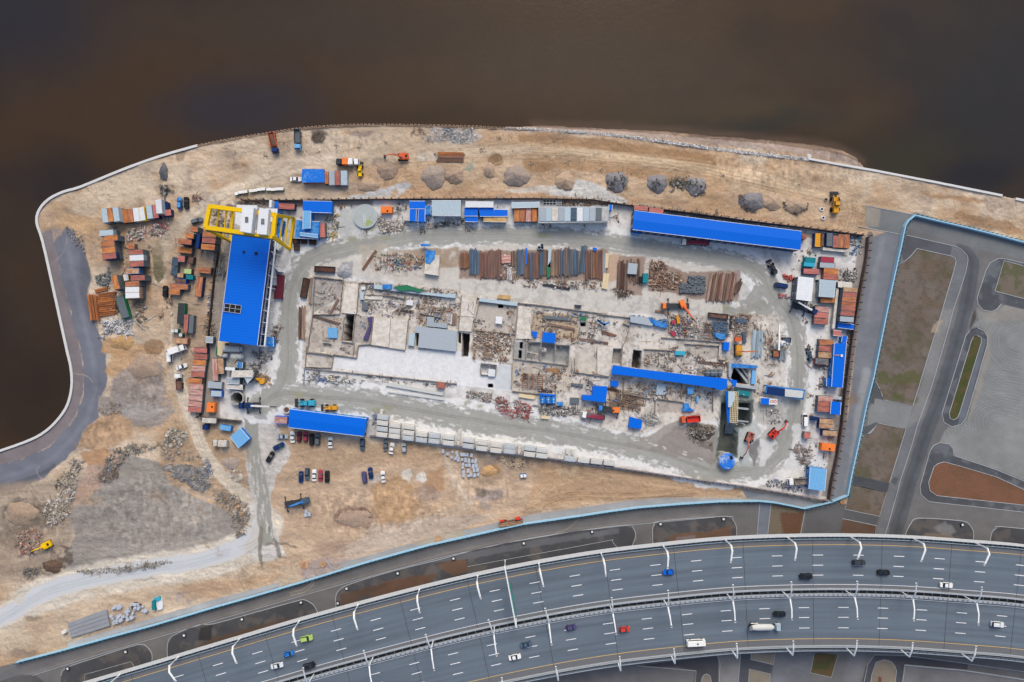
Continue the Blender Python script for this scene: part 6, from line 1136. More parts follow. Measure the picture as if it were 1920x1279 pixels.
containers('at the end of the long blue shed', 'west', [('H',1285,882,40,34,-5,1,'red','red'),('H',1408,912,125,58,88,1,'amber','navy'),('H',1445,912,120,34,88,1,'brown','navy'),('H',1512,908,122,56,88,1,'slate','navy'),('H',1566,925,110,48,88,1,'red','slate'),('H',1615,920,125,50,88,1,'rust','slate'),('H',1668,922,125,50,88,1,'rust','slate')], GE)
containers('in the first column of the east field', 'north', [('H',1340,1090,95,46,-5,1,'teal','teal'),('H',1330,1130,100,40,-5,1,'cyan','teal'),('I',970,392,240,85,-3,1,'pink','navy')], GE)
containers('in the second column of the east field', 'north', [('I',1212,218,205,92,-5,1,'crimson','slate'),('I',1210,298,230,84,-4,1,'silver','slate'),('I',1265,388,220,86,-4,1,'orange','red'),('I',1257,470,218,88,-4,1,'red','red'),('I',1215,822,215,80,-3,1,'orange','slate'),('I',1130,960,215,84,-5,1,'mottle','slate'),('I',1122,1046,215,86,-5,1,'pink','slate'),('I',1115,1140,215,88,-4,1,'red','slate')], GE)
containers('in the tall column beside the east fence', 'north', [('I',1555,668,214,66,-5,2,'tan','slate'),('I',1545,738,214,70,-5,2,'red','slate'),('I',1538,808,214,70,-5,2,'rust','slate'),('I',1530,878,214,70,-5,2,'rust','slate'),('I',1522,948,214,70,-5,2,'red','slate'),('I',1512,1022,214,74,-5,2,'red','slate'),('I',1502,1108,214,82,-5,2,'silver','slate')], GE)
containers('beside the long blue roof', 'north', [('J',1198,335,218,88,-4,1,'rust','slate'),('J',1188,430,218,88,-4,1,'red','slate'),('J',1180,525,218,92,-4,1,'tan','slate'),('J',1130,620,200,85,-4,1,'grey','red')], GE)
containers('west of the square blue roof', 'north', [('K',1400,45,158,62,-3,1,'mottle','slate'),('K',1395,100,158,58,-3,1,'red','slate'),('K',1390,155,158,62,-3,1,'red','slate'),('K',1410,282,150,58,-4,1,'tan','navy'),('K',1405,335,150,50,-4,1,'tan','navy'),('K',1448,410,160,62,-4,1,'tan','navy'),('K',1290,255,70,40,-5,1,'navy','navy'),('K',1208,432,68,70,-5,1,'pink','grey')], GE)
# long crate row of small green-white boxes in the north
for k in range(3): containers_ = None
GB = 'white topped green boxes lined up north of the fence'
pts = [(697,788,0),(735,775,0),(775,770,0),(833,762,1),(868,757,1),(900,750,1),(935,746,1),(985,748,1),(1025,750,1),(1053,746,1),(1078,745,1),(1103,745,1)]
kb = [(None, MB().box(0,0,0,1,1,1.3).mesh('box_body', mt('green')), None), ('lid', MB().box(0,0,1.3,1.02,1.02,.12,0,(.95,.92)).mesh('box_lid', mt('white2')), 0)]
for k, (x, y, g) in enumerate(pts):
    o = place(kb, 'storage_box', W(*px('E', x, y)), 8 if g == 0 else 3, f'white topped green box in the row north of the fence, {ORD[k]} from the west', 'box', GB, ((1.4,1.2,1) if k in (0,4,9,10,11) else (1.9,1.2,1)))
# ================================================================ TUNNEL LINING SEGMENTS (south fence)
def k_seg(col):
    key = ('seg', col)
    if key not in KITS:
        b = MB(); n = 8; vs = []; fs = []
        for i_ in range(n+1):
            x = -2.3+4.6*i_/n; zt = 1.5+.22*(1-(x/2.3)**2)
            for y, z in ((-.95,0),(-.95,zt-.1),(-.8,zt),(.8,zt),(.95,zt-.1),(.95,0)): vs.append((x,y,z))
        for i_ in range(n):
            for k in range(5): a = i_*6+k; fs.append((a, a+6, a+7, a+1))
        fs += [(0,1,2,3,4,5), tuple(n*6+k for k in (5,4,3,2,1,0))]; b.v = vs; b.f = fs
        sk = MB()
        for x in (-1.1, 0, 1.1): sk.cyl(x, 0 if x else .15, 1.6, .14, .2, .16, 8)
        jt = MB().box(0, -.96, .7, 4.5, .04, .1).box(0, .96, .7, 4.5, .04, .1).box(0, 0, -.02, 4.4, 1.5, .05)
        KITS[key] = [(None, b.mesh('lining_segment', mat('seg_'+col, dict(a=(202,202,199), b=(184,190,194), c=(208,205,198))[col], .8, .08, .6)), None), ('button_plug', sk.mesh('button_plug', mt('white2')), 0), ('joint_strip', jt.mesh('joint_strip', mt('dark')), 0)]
    return KITS[key]
SG = []
for x, ys in ((1080,(850,912,978,1042)),(1215,(938,1000,1058)),(1370,(955,1020,1080)),(1515,(1037,1100)),(1655,(1053,1114)),(1815,(1070,1135))): SG += [('O', x-(y-ys[0])*.06, y, len(ys), i_) for i_, y in enumerate(ys)]
for x, ys in ((545,(200,250)),(660,(222,270)),(780,(240,287)),(893,(253,295)),(1065,(270,320)),(1168,(285,332))): SG += [('d', x-(y-ys[0])*.06, y, 2, i_) for i_, y in enumerate(ys)]
for x, y in ((1405,360),(1520,372),(1630,383),(1738,395)): SG.append(('d', x, y, 1, 0))
cols_ = [px(s_[0], s_[1], s_[2])[0] for s_ in SG]; grp = []; ci = -1; last = None
stk = {}
ci = -1
for s_ in SG:
    if s_[4] == 0: ci += 1
    pos = {4: ['northern','second','third','southern'], 3: ['northern','middle','southern'], 2: ['northern','southern'], 1: ['only']}[s_[3]][s_[4]]
    place(k_seg(random.choice('abca')), 'lining_segment', W(*px(s_[0], s_[1], s_[2])), -7, f'{pos} pale concrete lining segment in the {ORD[ci]} stack from the west, by the fence', 'concrete segment', 'tunnel lining segments', (1.0, 1.04, 1.9))
kk = MB().prism([(-.75,1),(.75,1),(.4,-1),(-.4,-1)], 0, 1.5).mesh('key_segment', mat('seg_c', (214,208,194)))
for k, (reg, x, y) in enumerate([('d',465,138),('d',460,182),('d',457,228),('d',977,257),('d',975,300),('d',1385,298),('d',1432,305),('O',1060,793)]):
    o = link('key_segment', kk, None, W(*px(reg, x, y)), R(-7)); tag(o, f'small wedge shaped key segment among the lining segments, {ORD[k]} from the west', 'concrete segment', 'wedge key segments')
# pallet of grey blocks on the sand
gb = MB().box(0,0,0,1.05,1.5,.9).mesh('grey_block', mat('grey_block', (186,194,206), .8, .12, .6)); k = 0
blk = [(325,298),(362,322),(405,305),(440,312),(400,352),(445,340),(430,365),(455,368),(484,327),(507,328),(532,330),(567,335),(488,370),(517,374),(546,380),(576,385),(603,385),(496,412),(524,420),(550,418),(582,428),(608,424),(493,438),(500,475),(540,468),(590,462),(618,458),(500,505),(543,510),(565,502),(594,505),(625,498)]
for i_, (x, y) in enumerate(blk): o = link('concrete_block', gb, None, W(*px('d', x, y)), R(random.gauss(-4, 7)), (1, random.uniform(.6, 1.3), 1)); tag(o, 'grey concrete block in the loose grid on the sand south of the fence', 'concrete block', 'grey blocks on the sand')
for k, (x, y) in enumerate([(983,995),(977,1027),(1008,1022)]): o = link('concrete_block', gb, None, W(*px('c', x, y)), 0, (1.2,.9,1)); tag(o, f'square pale concrete block south of the blue crane, {["northern","south western","south eastern"][k]} of three', 'concrete block')
# stacked grey kerb blocks, south west
kb2 = MB().box(0,0,0,3.4,.85,.8).mesh('kerb_unit', mat('kerb_unit', (150,154,160), .85, .12, .6)); a0 = pz('e', [(590,770),(920,650),(950,790),(620,890)])
k = 0
for r_ in range(8):
    for c_ in range(5):
        t_, u_ = (c_+.5)/5, (r_+.5)/8; x = (a0[0][0]*(1-t_)+a0[1][0]*t_)*(1-u_)+(a0[3][0]*(1-t_)+a0[2][0]*t_)*u_; y = (a0[0][1]*(1-t_)+a0[1][1]*t_)*(1-u_)+(a0[3][1]*(1-t_)+a0[2][1]*t_)*u_
        o = link('kerb_unit', kb2, None, W(x, y), R(18.5), (.98,1,1+.2*(r_ % 2))); tag(o, 'long grey kerb stone in the dense stack near the south west fence', 'kerb stone', 'stack of grey kerb stones')
for i_ in range(46):
    x, y = rndin(pz('e', [(925,640),(1100,600),(1240,610),(1280,660),(1100,740),(980,770)])); o = link('concrete_block', gb, None, W(x, y), R(18+random.gauss(0, 12)), (random.uniform(.7,1.5), random.uniform(.5,.8), random.uniform(.8,1.6))); tag(o, 'grey concrete block in the untidy pile at the east end of the kerb stone stack', 'concrete block', 'untidy grey blocks by the kerb stone stack')
mound('timber_heap', 'e', 1165, 625, 50, 36, 1.2, mt('darkrust'), 'small rusty brown heap on top of the untidy grey blocks', 20)
slab_thing('crate', 'teal blue crate at the east end of the untidy block pile', 'crate', 'e', [(1300,585),(1325,580),(1328,660),(1300,665)], 0, 1.8, 'teal'); slab_thing('tarpaulin', 'bright turquoise sheet next to the white tarpaulin in the south west', 'tarpaulin', 'e', [(1315,565),(1365,545),(1375,575),(1320,600)], 0, 1.0, 'cyan'); slab_thing('tarpaulin', 'white tarpaulin spread beside the turquoise sheet', 'tarpaulin', 'e', [(1330,600),(1385,565),(1395,620),(1390,655),(1350,665)], 0, .6, 'white'); slab_thing('crate', 'small white and blue crate at the west end of the kerb stone stack', 'crate', 'e', [(525,845),(560,830),(568,855),(530,872)], 0, 1.4, 'white2')
# tyre dump
tm = MB(); n, m_ = 12, 5
for i_ in range(n):
    for j_ in range(m_): a, b_ = 2*math.pi*i_/n, 2*math.pi*j_/m_; r_ = .42+.15*math.cos(b_); tm.v.append((r_*math.cos(a), r_*math.sin(a), .17+.15*math.sin(b_)))
for i_ in range(n):
    for j_ in range(m_): tm.f.append((i_*m_+j_, ((i_+1) % n)*m_+j_, ((i_+1) % n)*m_+(j_+1) % m_, i_*m_+(j_+1) % m_))
tys = [tm.mesh('tyre', mat('old_tyre_%d' % q, c_, .9, .1, .6)) for q, c_ in enumerate([(146,144,142),(118,118,120),(168,164,158)])]
tp = pz('b', [(1395,75),(1470,40),(1620,60),(1760,70),(1790,130),(1815,210),(1745,285),(1640,235),(1500,160),(1400,95)])
for i_ in range(250):
    x, y = rndin(tp); p = W(x, y); p.z = random.uniform(0, .5); o = link('tyre', random.choice(tys), None, p, 0, (1.15,1.15,1)); o.rotation_euler = (random.gauss(0,.12), random.gauss(0,.12), 0); tag(o, 'old grey tyre lying in the big tyre dump west of the gate road', 'tyre', 'tyres in the dump west of the gate road')
# ================================================================ VEHICLES AND MACHINES
CARS = [('c',780,357,3,'silver','sedan','silver white car parked sideways nearest the gate'),('c',866,360,91,'white2','sedan','white sedan parked under the west end of the blue shed'),('c',923,358,89,'maroon','hatch','small maroon hatchback next to the white sedan under the blue shed'),('c',977,360,89,'crimson','hatch','bright red hatchback under the blue shed'),('c',1030,383,90,'black','suv','black car next to the red hatchback'),('c',1080,380,90,'slate','suv','dark grey car at the east end of the parked group of five'),('c',1190,408,89,'white2','sedan','white sedan parked alone under the middle of the blue shed'),('c',1463,425,270,'steelblue','suv','grey-blue car parked under the east end of the blue shed'),
 ('c',1662,430,90,'slate','sedan','dark grey green sedan left of a tilted white one below the segments'),('c',1714,457,80,'white2','sedan','white sedan parked slightly askew below the lining segments'),('c',1820,455,93,'silver','hatch','silver brown hatchback at the east end of the upper row'),('c',748,440,27,'navy','suv','navy estate car parked at an angle south of the gate'),('c',676,532,60,'black','suv','black green estate car parked steeply angled by the wet gate road'),('c',938,702,270,'navy','sedan','navy car at the west end of the middle row of five'),('c',992,675,270,'steelblue','suv','steel blue car standing furthest north in the middle row of five'),('c',1052,688,90,'white2','sedan','white car in the centre of the middle row of five'),
 ('c',1105,690,90,'crimson','sedan','red car in the middle row of five'),('c',1162,698,270,'black','suv','black car at the east end of the middle row of five'),('c',1480,705,98,'purple','suv','dusky purple car beside the lone navy one on the sand'),('c',1532,668,98,'navy','sedan','navy black car left of the lone white one on the sand'),('c',1640,700,95,'white2','sedan','white car at the east end of the sand parking'),
 ('E',1225,655,0,'white2','sedan','white car parked against the blue tarpaulin roof in the north lane'),('E',185,870,92,'blue2','suv','bright blue pick-up beside the black jeep in the west'),('E',245,866,92,'black','suv','black jeep with white roof bars beside the blue pick-up'),('E',340,1027,17,'slate','suv','dark grey car on the track left of the gantry crane'),('B',1270,345,90,'black','suv','black car parked at the end of the long rusty containers'),('C',310,645,18,'white2','sedan','white car with dark windows beside the long container column'),('I',500,605,170,'navy','van','navy van parked between red crates and the wet ring road'),('K',1170,265,90,'white2','van','white van parked by the navy container in the east')]
for reg, x, y, a, c_, kd, lb in CARS: car(reg, x, y, a, c_, kd, lb, scale=1.02)
truck('E', 1030, 335, -77, 'orange tipper truck with a violet blue cab near the shore', 'navy', 'brick', 'tipper', 8.6, load='brown'); truck('E', 1247, 305, -88, 'dark grey tipper truck with a pale blue cab near the shore', 'sky', 'slate', 'tipper', 8.4)
o = truck('E', 1650, 508, 178, 'orange tank truck with a dark cab in the north lane', 'dark', 'brightorange', 'box', 5.2); truck('E', 1750, 508, 2, 'small white lorry right behind the orange tank truck', 'white2', 'white2', 'box', 4.6)
loader('E', 1802, 575, 90, 'yellow excavator loader east of the four northern containers', 'yellow', .85); loader('H', 1548, 590, 90, 'amber wheel loader on the ridged sand in the north east', 'amber', 1.25); loader('O', 480, 745, 180, 'amber yellow wheel loader north of the blue shed', 'amber', .95); loader('O', 215, 690, 180, 'turquoise heavy loader beside the wet ring road', 'cyan', 1.2)
excavator('F', 555, 408, 180, 0, 'orange excavator digging westward in the northern sand belt', 'brick', reach=1.15); excavator('b', 410, 735, 205, 0, 'yellow excavator sorting the rubbish heap in the south west', 'yellow', reach=1.0); excavator('K', 585, 455, 250, 0, 'pinkish red excavator with its arm pointing south beside the open cut', 'red', reach=1.35); excavator('K', 845, 405, 45, 0, 'bright red excavator on the south east bend of the wet road', 'scarlet', reach=1.1)
truck('Q', 1100, 928, 184, 'bright red tipper truck on the ramp in the south east', 'brick', 'scarlet', 'tipper', 8.3); truck('P', 1730, 890, 171, 'crimson pump truck behind the grey steel heap', 'white2', 'crimson', 'pump', 9.6); truck('H', 290, 937, 177, 'crimson pump truck with a white cab below the long blue shed', 'white2', 'crimson', 'pump', 11.5)
truck('K', 1090, 907, 183, 'truck with a white cab and olive bed in the south east corner', 'white2', 'wall', 'tipper', 8.6); truck('C', 285, 850, 92, 'truck with a white cab and brown timber bed by the long container column', 'white2', 'brown', 'flat', 7.2); truck('C', 270, 408, 20, 'white flatbed truck angled beside the small cabins', 'white2', 'white2', 'box', 7.0)
o = place(k_car('white2','van'), 'minibus', W(*px('C', 150, 492)), 92, 'white minibus parked west of the angled white flatbed', 'minibus', None, (1.05,1.1,1)); o = truck('c', 260, 410, 178, 'pale dusty lorry beside the tilted blue roof', 'plaster', 'plaster', 'box', 6.2)
crane_truck('N', 925, 795, 180, ('N',1178,985), 'orange truck crane reaching its boom over the steel stacks', 'brightorange', boomcol='brick', L_=11.5, base_off=-3.2, ztip=9)
crane_truck('C', 1265, 1180, 180, ('C',1610,1205), 'deep blue truck crane with a white boom beside the open shaft', 'navy', boomcol='white2', L_=8.5, base_off=-1, ztip=10)
crane_truck('I', 815, 935, -18, ('I',705,815), 'black and blue truck crane with a short white boom near the east roofs', 'navy', boomcol='white2', L_=9, base_off=3.4, ztip=6, cab='black')
crane_truck('c', 905, 918, 12, ('c',790,972), 'blue crane parked alone on the sand with its boom lowered', 'steelblue', boomcol='blue2', L_=10, base_off=3, ztip=3.5)
crane_truck('Q', 130, 812, 172, ('Q',30,835), 'orange truck crane with a white cab beside the crimson pump truck', 'brightorange', boomcol='dark', L_=9, base_off=-2, ztip=4, cab='blue2')
mc = link('crawler_crane', None, None, W(*px('J', 485, 350))); tag(mc, 'tall slim white tower crane jib over a white turntable inside the ring', 'tower crane')
MB().cyl(0,0,0,5,1.4,1.0,12).build('turntable', mt('white2'), mc); a_, b_ = local(mc,'J',490,70,9), local(mc,'J',482,455,9); MB().tube([a_, b_], .45, 4).build('jib', mt('white2'), mc); MB().cyl(0,0,5,3.8,.4,.4,8).build('mast', mt('steel'), mc)
mc = link('crawler_crane', None, None, W(*px('Q', 1680, 110))); tag(mc, 'amber and orange crawler crane with a dark boom lying east over white pipes', 'crawler crane')
MB().box(-1.1,0,0,.8,5,1).build('track', mt('black'), mc); MB().box(1.1,0,0,.8,5,1).build('track', mt('black'), mc); MB().box(0,0,1,2.6,4.4,1.4,0,(.9,.9)).build('body', mt('amber'), mc); p = local(mc,'N',1690,1190,3); MB().box(p.x,p.y,1.2,2.6,1.8,1.8).build('counterweight', mt('brick'), mc); MB().tube([local(mc,'Q',1660,125,3.4), local(mc,'Q',1918,122,6)], .4, 4).build('boom', mt('rust'), mc)
tl = link('pipe_trailer', None, None, W(*px('d', 905, 900)), R(8)); tag(tl, 'red and tan pipe laying trailer standing against the blue fence', 'trailer')
MB().box(0,-.4,.9,9.6,2.2,.3).build('deck', mt('brown'), tl); MB().box(3.0,1.1,1.0,2.2,1.0,1.2,0,(.9,.9)).build('cab', mt('scarlet'), tl); MB().box(-3.5,1.0,1.0,1.6,.8,.8).build('toolbox', mt('scarlet'), tl)
for y in (-1.3,-.8,-.2): MB().tube([(-4.7,y,1.4),(4.6,y,1.4)], .16, 5).build('rail', mt('tan'), tl)
for x in (-3.4,-2.2,2.8):
    for s_ in (-1, 1): MB().wheel(x, s_*1.1-.3, .45, .3).build('wheel', mt('tyre'), tl)
o = link('service_vehicle', None, None, W(*px('d', 1010, 507)), R(5)); tag(o, 'small blue buggy with two white boxes near the fence debris', 'buggy'); MB().box(0,0,.4,2.6,1.4,.6).build('body', mt('blue2'), o)
for sx in (-.65, .65): MB().box(sx,-.05,1.0,1.1,1.1,.8,0,(.95,.95)).build('box', mt('white2'), o)
for sx in (-.8,.8):
    for s_ in (-1,1): MB().wheel(sx,s_*.7,.3,.2).build('wheel', mt('tyre'), o)
loader('I', 375, 345, 115, 'dark forklift with a cream roof by the wet ring road', 'dark', .9, 'forklift', 'forklift'); loader('J', 930, 530, 100, 'small loader with a white roof opposite the rusty east containers', 'steelblue', .75, 'skid loader', 'skid_loader')
# dark low trailers with soil, skips
for reg, x, y, L_, W__, a, lb, c_ in [('L',320,228,245,72,-3,'long dark open skip on the kerb of the north west bend','darkrust'),('L',82,450,240,75,80,'long dark open skip standing along the west side of the ring','darkrust'),('D',1600,690,90,75,0,'dark brown square skip holding a white scrap','darkrust'),('D',1708,685,72,72,0,'dark brown square skip in the middle below the patchy hut','darkrust'),('D',1828,700,90,68,0,'dark brown square skip furthest east below the patchy hut','darkrust'),('D',1607,780,72,68,0,'dark brown square skip standing south of the others','darkrust'),('N',1440,912,235,62,-6,'long olive brown skip east of the truck crane','brown'),('J',580,300,75,130,88,'blue-grey mesh basket by the ring road','steelblue'),('J',425,508,98,112,0,'rust brown square hopper below the tower crane','rust')]:
    f = S/REG[reg][2]; l_, w__ = L_*f, W__*f; o = MB()
    for s_ in (-1, 1): o.box(0, s_*(w__/2-.08), .1, l_, .16, 1.3); o.box(s_*(l_/2-.08), 0, .1, .16, w__-.32, 1.3)
    o.box(0, 0, .05, l_-.2, w__-.2, .12); o = o.build('skip', mt('dark'), None, loc=W(*px(reg, x, y)), rot=R(a)); tag(o, lb, 'skip'); MB().box(0, 0, .15, l_-.35, w__-.35, .95, 0, (.96, .9)).build('soil_load', mt(c_), o)
# ================================================================ STEEL, PIPES AND TIMBER
GB_ = 'steel lengths laid side by side in the storage yard'
bmm = {}
BC = dict(red=((142,104,92),(108,84,78)), rust=((146,104,80),(110,84,70)), brown=((132,108,96),(100,84,78)), tan=((170,144,122),(130,106,92)), mottle=((186,160,146),(146,116,104)), steelblue=((92,112,134),(74,92,112)), brick=((190,116,64),(134,84,56)))
def bar(col, kind):
    c_, c2_ = BC.get(col, M[col])
    if (col, kind) not in bmm:
        b = MB()
        if kind == 'pipe': b.tube([(0,-.5,.3),(0,.5,.3)], .36, 8)
        elif kind == 'beam': b.box(0,0,0,.62,1,.06).box(0,0,.06,.1,1,.5).box(0,0,.56,.62,1,.06)
        else: b.box(0,0,0,.7,1,.35)
        bmm[(col, kind)] = b.mesh('steel_'+kind, mat('bar_'+col, c_, .7, .34, .8, 0, c2_ or tuple(v*.8 for v in c_), .5))
    return bmm[(col, kind)]
BN = dict(rust='rusty brown', red='reddish rusty', steelblue='dark blue-grey', darkrust='dark rusty', brown='brown', tan='tan', slate='slate grey', dark='dark', ice='pale blue', wood='timber', silver='silver', mottle='pinkish', white='white', blue='blue', brick='bright rust')
def bars(reg, x0, x1, y0, y1, step, cols_, kind, where, lean=0, group=GB_, z=0, jy=12, name=None):
    x = x0; k = 0
    while x < x1:
        c_ = cols_[int(k/3) % len(cols_)] if len(cols_) > 1 and kind != 'mixc' else cols_[0]
        ya, yb = y0+random.uniform(-jy, jy), y1+random.uniform(-jy, jy); a, b = W(*px(reg, x+lean, ya)), W(*px(reg, x-lean, yb)); c = (a+b)/2; c.z = z+random.choice((0, .12, .3))
        o = link(name or ('steel_'+kind), bar(c_, kind), None, c, math.atan2(b.y-a.y, b.x-a.x)-math.pi/2, (random.uniform(.6, .95), (b-a).length*random.uniform(.86, 1), random.uniform(.6, 1.4)))
        tag(o, f'{BN[c_]} steel {kind} {where}' if kind != 'log' else f'{BN[c_]} {where}', 'steel '+kind if kind != 'log' else 'timber', group); x += step*random.uniform(.62, 1.05); k += 1
bars('M', 158, 250, 155, 345, 19, ['rust'], 'beam', 'at the west end of the steel storage rows'); bars('M', 262, 380, 100, 430, 21, ['steelblue'], 'beam', 'in the wide blue-grey group at the west')
bars('M', 390, 480, 135, 465, 19, ['red'], 'beam', 'just east of the wide blue-grey group'); bars('M', 492, 640, 110, 470, 19, ['red','brown'], 'beam', 'west of the broken pale slabs'); bars('M', 650, 840, 335, 480, 28, ['mottle','white','tan'], 'pipe', 'in the short broken row among the steel stacks')
bars('M', 762, 815, 130, 320, 18, ['brown'], 'beam', 'behind the short broken row'); bars('M', 830, 905, 95, 440, 20, ['steelblue'], 'beam', 'in the second blue-grey group'); bars('M', 912, 1110, 150, 470, 20, ['brown','rust','red'], 'beam', 'between the two middle blue-grey groups'); bars('M', 985, 1018, 140, 485, 22, ['steelblue'], 'beam', 'alone among rusty ones south of the three pipe mouths', z=.3)
bars('M', 1110, 1145, 130, 440, 18, ['steelblue'], 'beam', 'directly below the three pipe mouths', z=.3); bars('M', 1150, 1345, 105, 450, 20, ['brown','red','tan'], 'beam', 'beside the long green and white tarpaulin'); bars('M', 1355, 1400, 100, 445, 20, ['steelblue'], 'beam', 'in the narrow blue-grey group east of the tarpaulin'); bars('M', 1402, 1500, 90, 445, 20, ['brown','slate'], 'beam', 'between the two narrow eastern blue-grey groups')
bars('M', 1505, 1540, 100, 440, 19, ['steelblue'], 'beam', 'in the narrow group left of the leaning one'); bars('M', 1545, 1568, 120, 440, 18, ['slate'], 'beam', 'next to the leaning blue-grey group'); bars('M', 1590, 1650, 70, 400, 20, ['steelblue'], 'beam', 'in the leaning blue-grey group', 18); bars('M', 1655, 1850, 120, 480, 20, ['red','brown','rust'], 'beam', 'under the yellow straps at the east end'); bars('M', 1855, 1885, 160, 440, 16, ['silver','slate'], 'beam', 'right beside the cream timber packs')
bars('N', 240, 370, 240, 620, 20, ['brown','darkrust'], 'beam', 'west of the grey mesh box south of the bend', 8, jy=40); bars('N', 400, 520, 250, 530, 22, ['brown'], 'beam', 'east of the grey mesh box south of the bend', 4, jy=50)
bars('N', 1330, 1640, 395, 745, 14, ['mottle','brown','tan','red'], 'pipe', 'in the big leaning pipe stack inside the north east bend', 30, jy=16); bars('N', 1640, 1720, 480, 640, 18, ['brown','purple'] if 0 else ['brown'], 'pipe', 'in the short heap east of the leaning stack', 20, jy=30)
bars('J', 80, 230, 150, 560, 17, ['ice'], 'pipe', 'in the loose white pipe stack inside the east bend', 14, 'pale pipes inside the east bend', jy=30); bars('J', 480, 580, 450, 620, 22, ['silver'], 'pipe', 'south of the rusty square hopper', -4, 'pale pipes inside the east bend'); bars('L', 1790, 1905, 750, 890, 24, ['white','tan'], 'pipe', 'at the corner beside the tin roof', 4, 'short pipes beside the tin roof')
bars('L', 10, 75, 660, 1080, 18, ['brown','tan'], 'beam', 'lying along the west edge of the structure', 4, 'beams on the west edge of the structure'); bars('L', 140, 185, 310, 650, 18, ['tan','silver'], 'beam', 'beside the north west cell wall', 12, 'beams on the west edge of the structure')
def hbars(reg, y0, y1, x0, x1, step, cols_, kind, where, slope=0, group=GB_, jx=14, name=None):
    y = y0; k = 0
    while y < y1:
        c_ = cols_[k % len(cols_)]; a, b = W(*px(reg, x0+random.uniform(-jx, jx), y)), W(*px(reg, x1+random.uniform(-jx, jx), y+slope)); c = (a+b)/2
        o = link(name or ('steel_'+kind), bar(c_, kind), None, c, math.atan2(b.y-a.y, b.x-a.x)-math.pi/2, (1, (b-a).length, 1)); tag(o, f'{BN[c_]} steel {kind} {where}' if kind != 'log' else f'{BN[c_]} {where}', 'steel '+kind if kind != 'log' else 'timber', group); y += step*random.uniform(.9, 1.1); k += 1
hbars('B', 385, 700, 330, 575, 27, ['brick'], 'beam', 'in the big orange girder stack by the asphalt strip', -30, 'orange girders by the asphalt strip')
for x in (225, 265, 310):
    a, b = W(*px('B', x-25, 390), .7), W(*px('B', x+25, 745), .7); c = (a+b)/2; o = link('steel_beam', bar('brick', 'beam'), None, c, math.atan2(b.y-a.y, b.x-a.x)-math.pi/2, (1.6, (b-a).length, 1.2)); tag(o, 'long orange steel beam laid crosswise at the west end of the girder stack', 'steel beam', 'crosswise orange girders')
hbars('B', 330, 360, 290, 460, 26, ['brick'], 'beam', 'above the orange girder stack', -40, 'orange girders by the asphalt strip'); hbars('F', 368, 385, 875, 1098, 12, ['brick'], 'beam', 'in the northern layer of the rusty girder frame', 6, 'rusty girders north of the fence'); hbars('F', 398, 420, 868, 1090, 14, ['rust'], 'beam', 'in the middle layer of the rusty girder frame', 4, 'rusty girders north of the fence'); hbars('F', 428, 455, 865, 1088, 14, ['red','rust'], 'beam', 'in the southern layer of the rusty girder frame', 2, 'rusty girders north of the fence')
for q, (reg, qq, lb) in enumerate([('N',[(105,158),(140,162),(125,338),(92,332)],'cream timber pack standing furthest north east of the steel rows'),('N',[(75,395),(108,400),(90,585),(52,578)],'cream timber pack left of its twin, east of the steel rows'),('N',[(110,402),(143,405),(122,592),(90,588)],'cream timber pack right of its twin, east of the steel rows'),('P',[(855,628),(1040,655),(1036,700),(848,668)],'long cream timber pack west of the three blue silos'),('P',[(1120,888),(1222,900),(1215,938),(1116,925)],'short cream timber pack near the southern wet road'),('M',[(610,655),(752,668),(745,715),(585,700)],'flat timber tray north of the small square shaft')]):
    slab_thing('timber_pack', lb, 'timber pack', reg, qq, 0, .9, 'cream' if q < 5 else 'wood')
# blocks of slate bricks
for reg, (x0, y0, x1, y1), nx, ny, m_, lb, sc_ in [('N',(990,440,1290,640),13,9,'slate','grey-blue boxed unit in the tidy stacks beside the leaning pipes',(1.3,.75,.9)),('N',(1390,985,1560,1150),9,8,'steelblue','dark blue-grey unit in the stacks north of the blue tarpaulin',(1.1,.6,.7))]:
    me = MB().box(0,0,0,1,1,1).mesh('unit', mat('unit_'+m_, M[m_][0], .85, .2, .8))
    for i_ in range(nx):
        for j_ in range(ny):
            x, y = x0+(x1-x0)*(i_+random.random()*.5)/nx, y0+(y1-y0)*(j_+random.random()*.5)/ny
            if inpoly(x, y, [(x0,y0+90),(x0+100,y0+70),(x0+110,y0),(x1,y0),(x1,y1),(x0,y1)]) or reg != 'N' or nx < 10:
                o = link('brick_pack', me, None, W(*px(reg, x, y)), R(-6+random.gauss(0, 5)), (sc_[0], sc_[1], sc_[2]*random.uniform(.7, 1.5))); tag(o, lb, 'brick pack', lb.split(' in ')[1])
# three pipe mouths
for k, (x, y) in enumerate([(1125,68),(1090,97),(1127,100)]):
    p = W(*px('M', x, y)); o = MB().cyl(0,0,0,1.6,.75,.75,12).build('pipe_section', mt('silver'), None, loc=p); tag(o, f'upright grey pipe section with a black mouth, {["northern","western","eastern"][k]} of three', 'pipe'); MB().cyl(0,0,1.6,.03,.55,.55,12).build('mouth', mt('black'), o)
# concrete rings in the north east
for k, (x, y, lb) in enumerate([(1475,550,'plain brown ring half sunk left of the amber loader'),(1437,635,'white concrete ring closer to the amber loader'),(1450,713,'white concrete ring nearest the long blue shed')]):
    o = MB().cyl(0,0,-.2,.8,.85,.85,14).build('well_ring', mt('white' if k else 'wall'), None, loc=W(*px('H', x, y))); tag(o, lb, 'well ring'); MB().cyl(0,0,.6,.02,.5,.5,12).build('opening', mt('black'), o)
o = MB().cyl(0,0,0,1.2,1.6,1.6,16).build('well_ring', mt('offwhite'), None, loc=W(*px('O', 1,  830) if 0 else px('C', 1765, 1240))); tag(o, 'large pale concrete ring at the north west corner of the blue shed', 'well ring'); MB().cyl(0,0,1.2,.02,1.1,1.1,14).build('opening', mt('brown'), o)
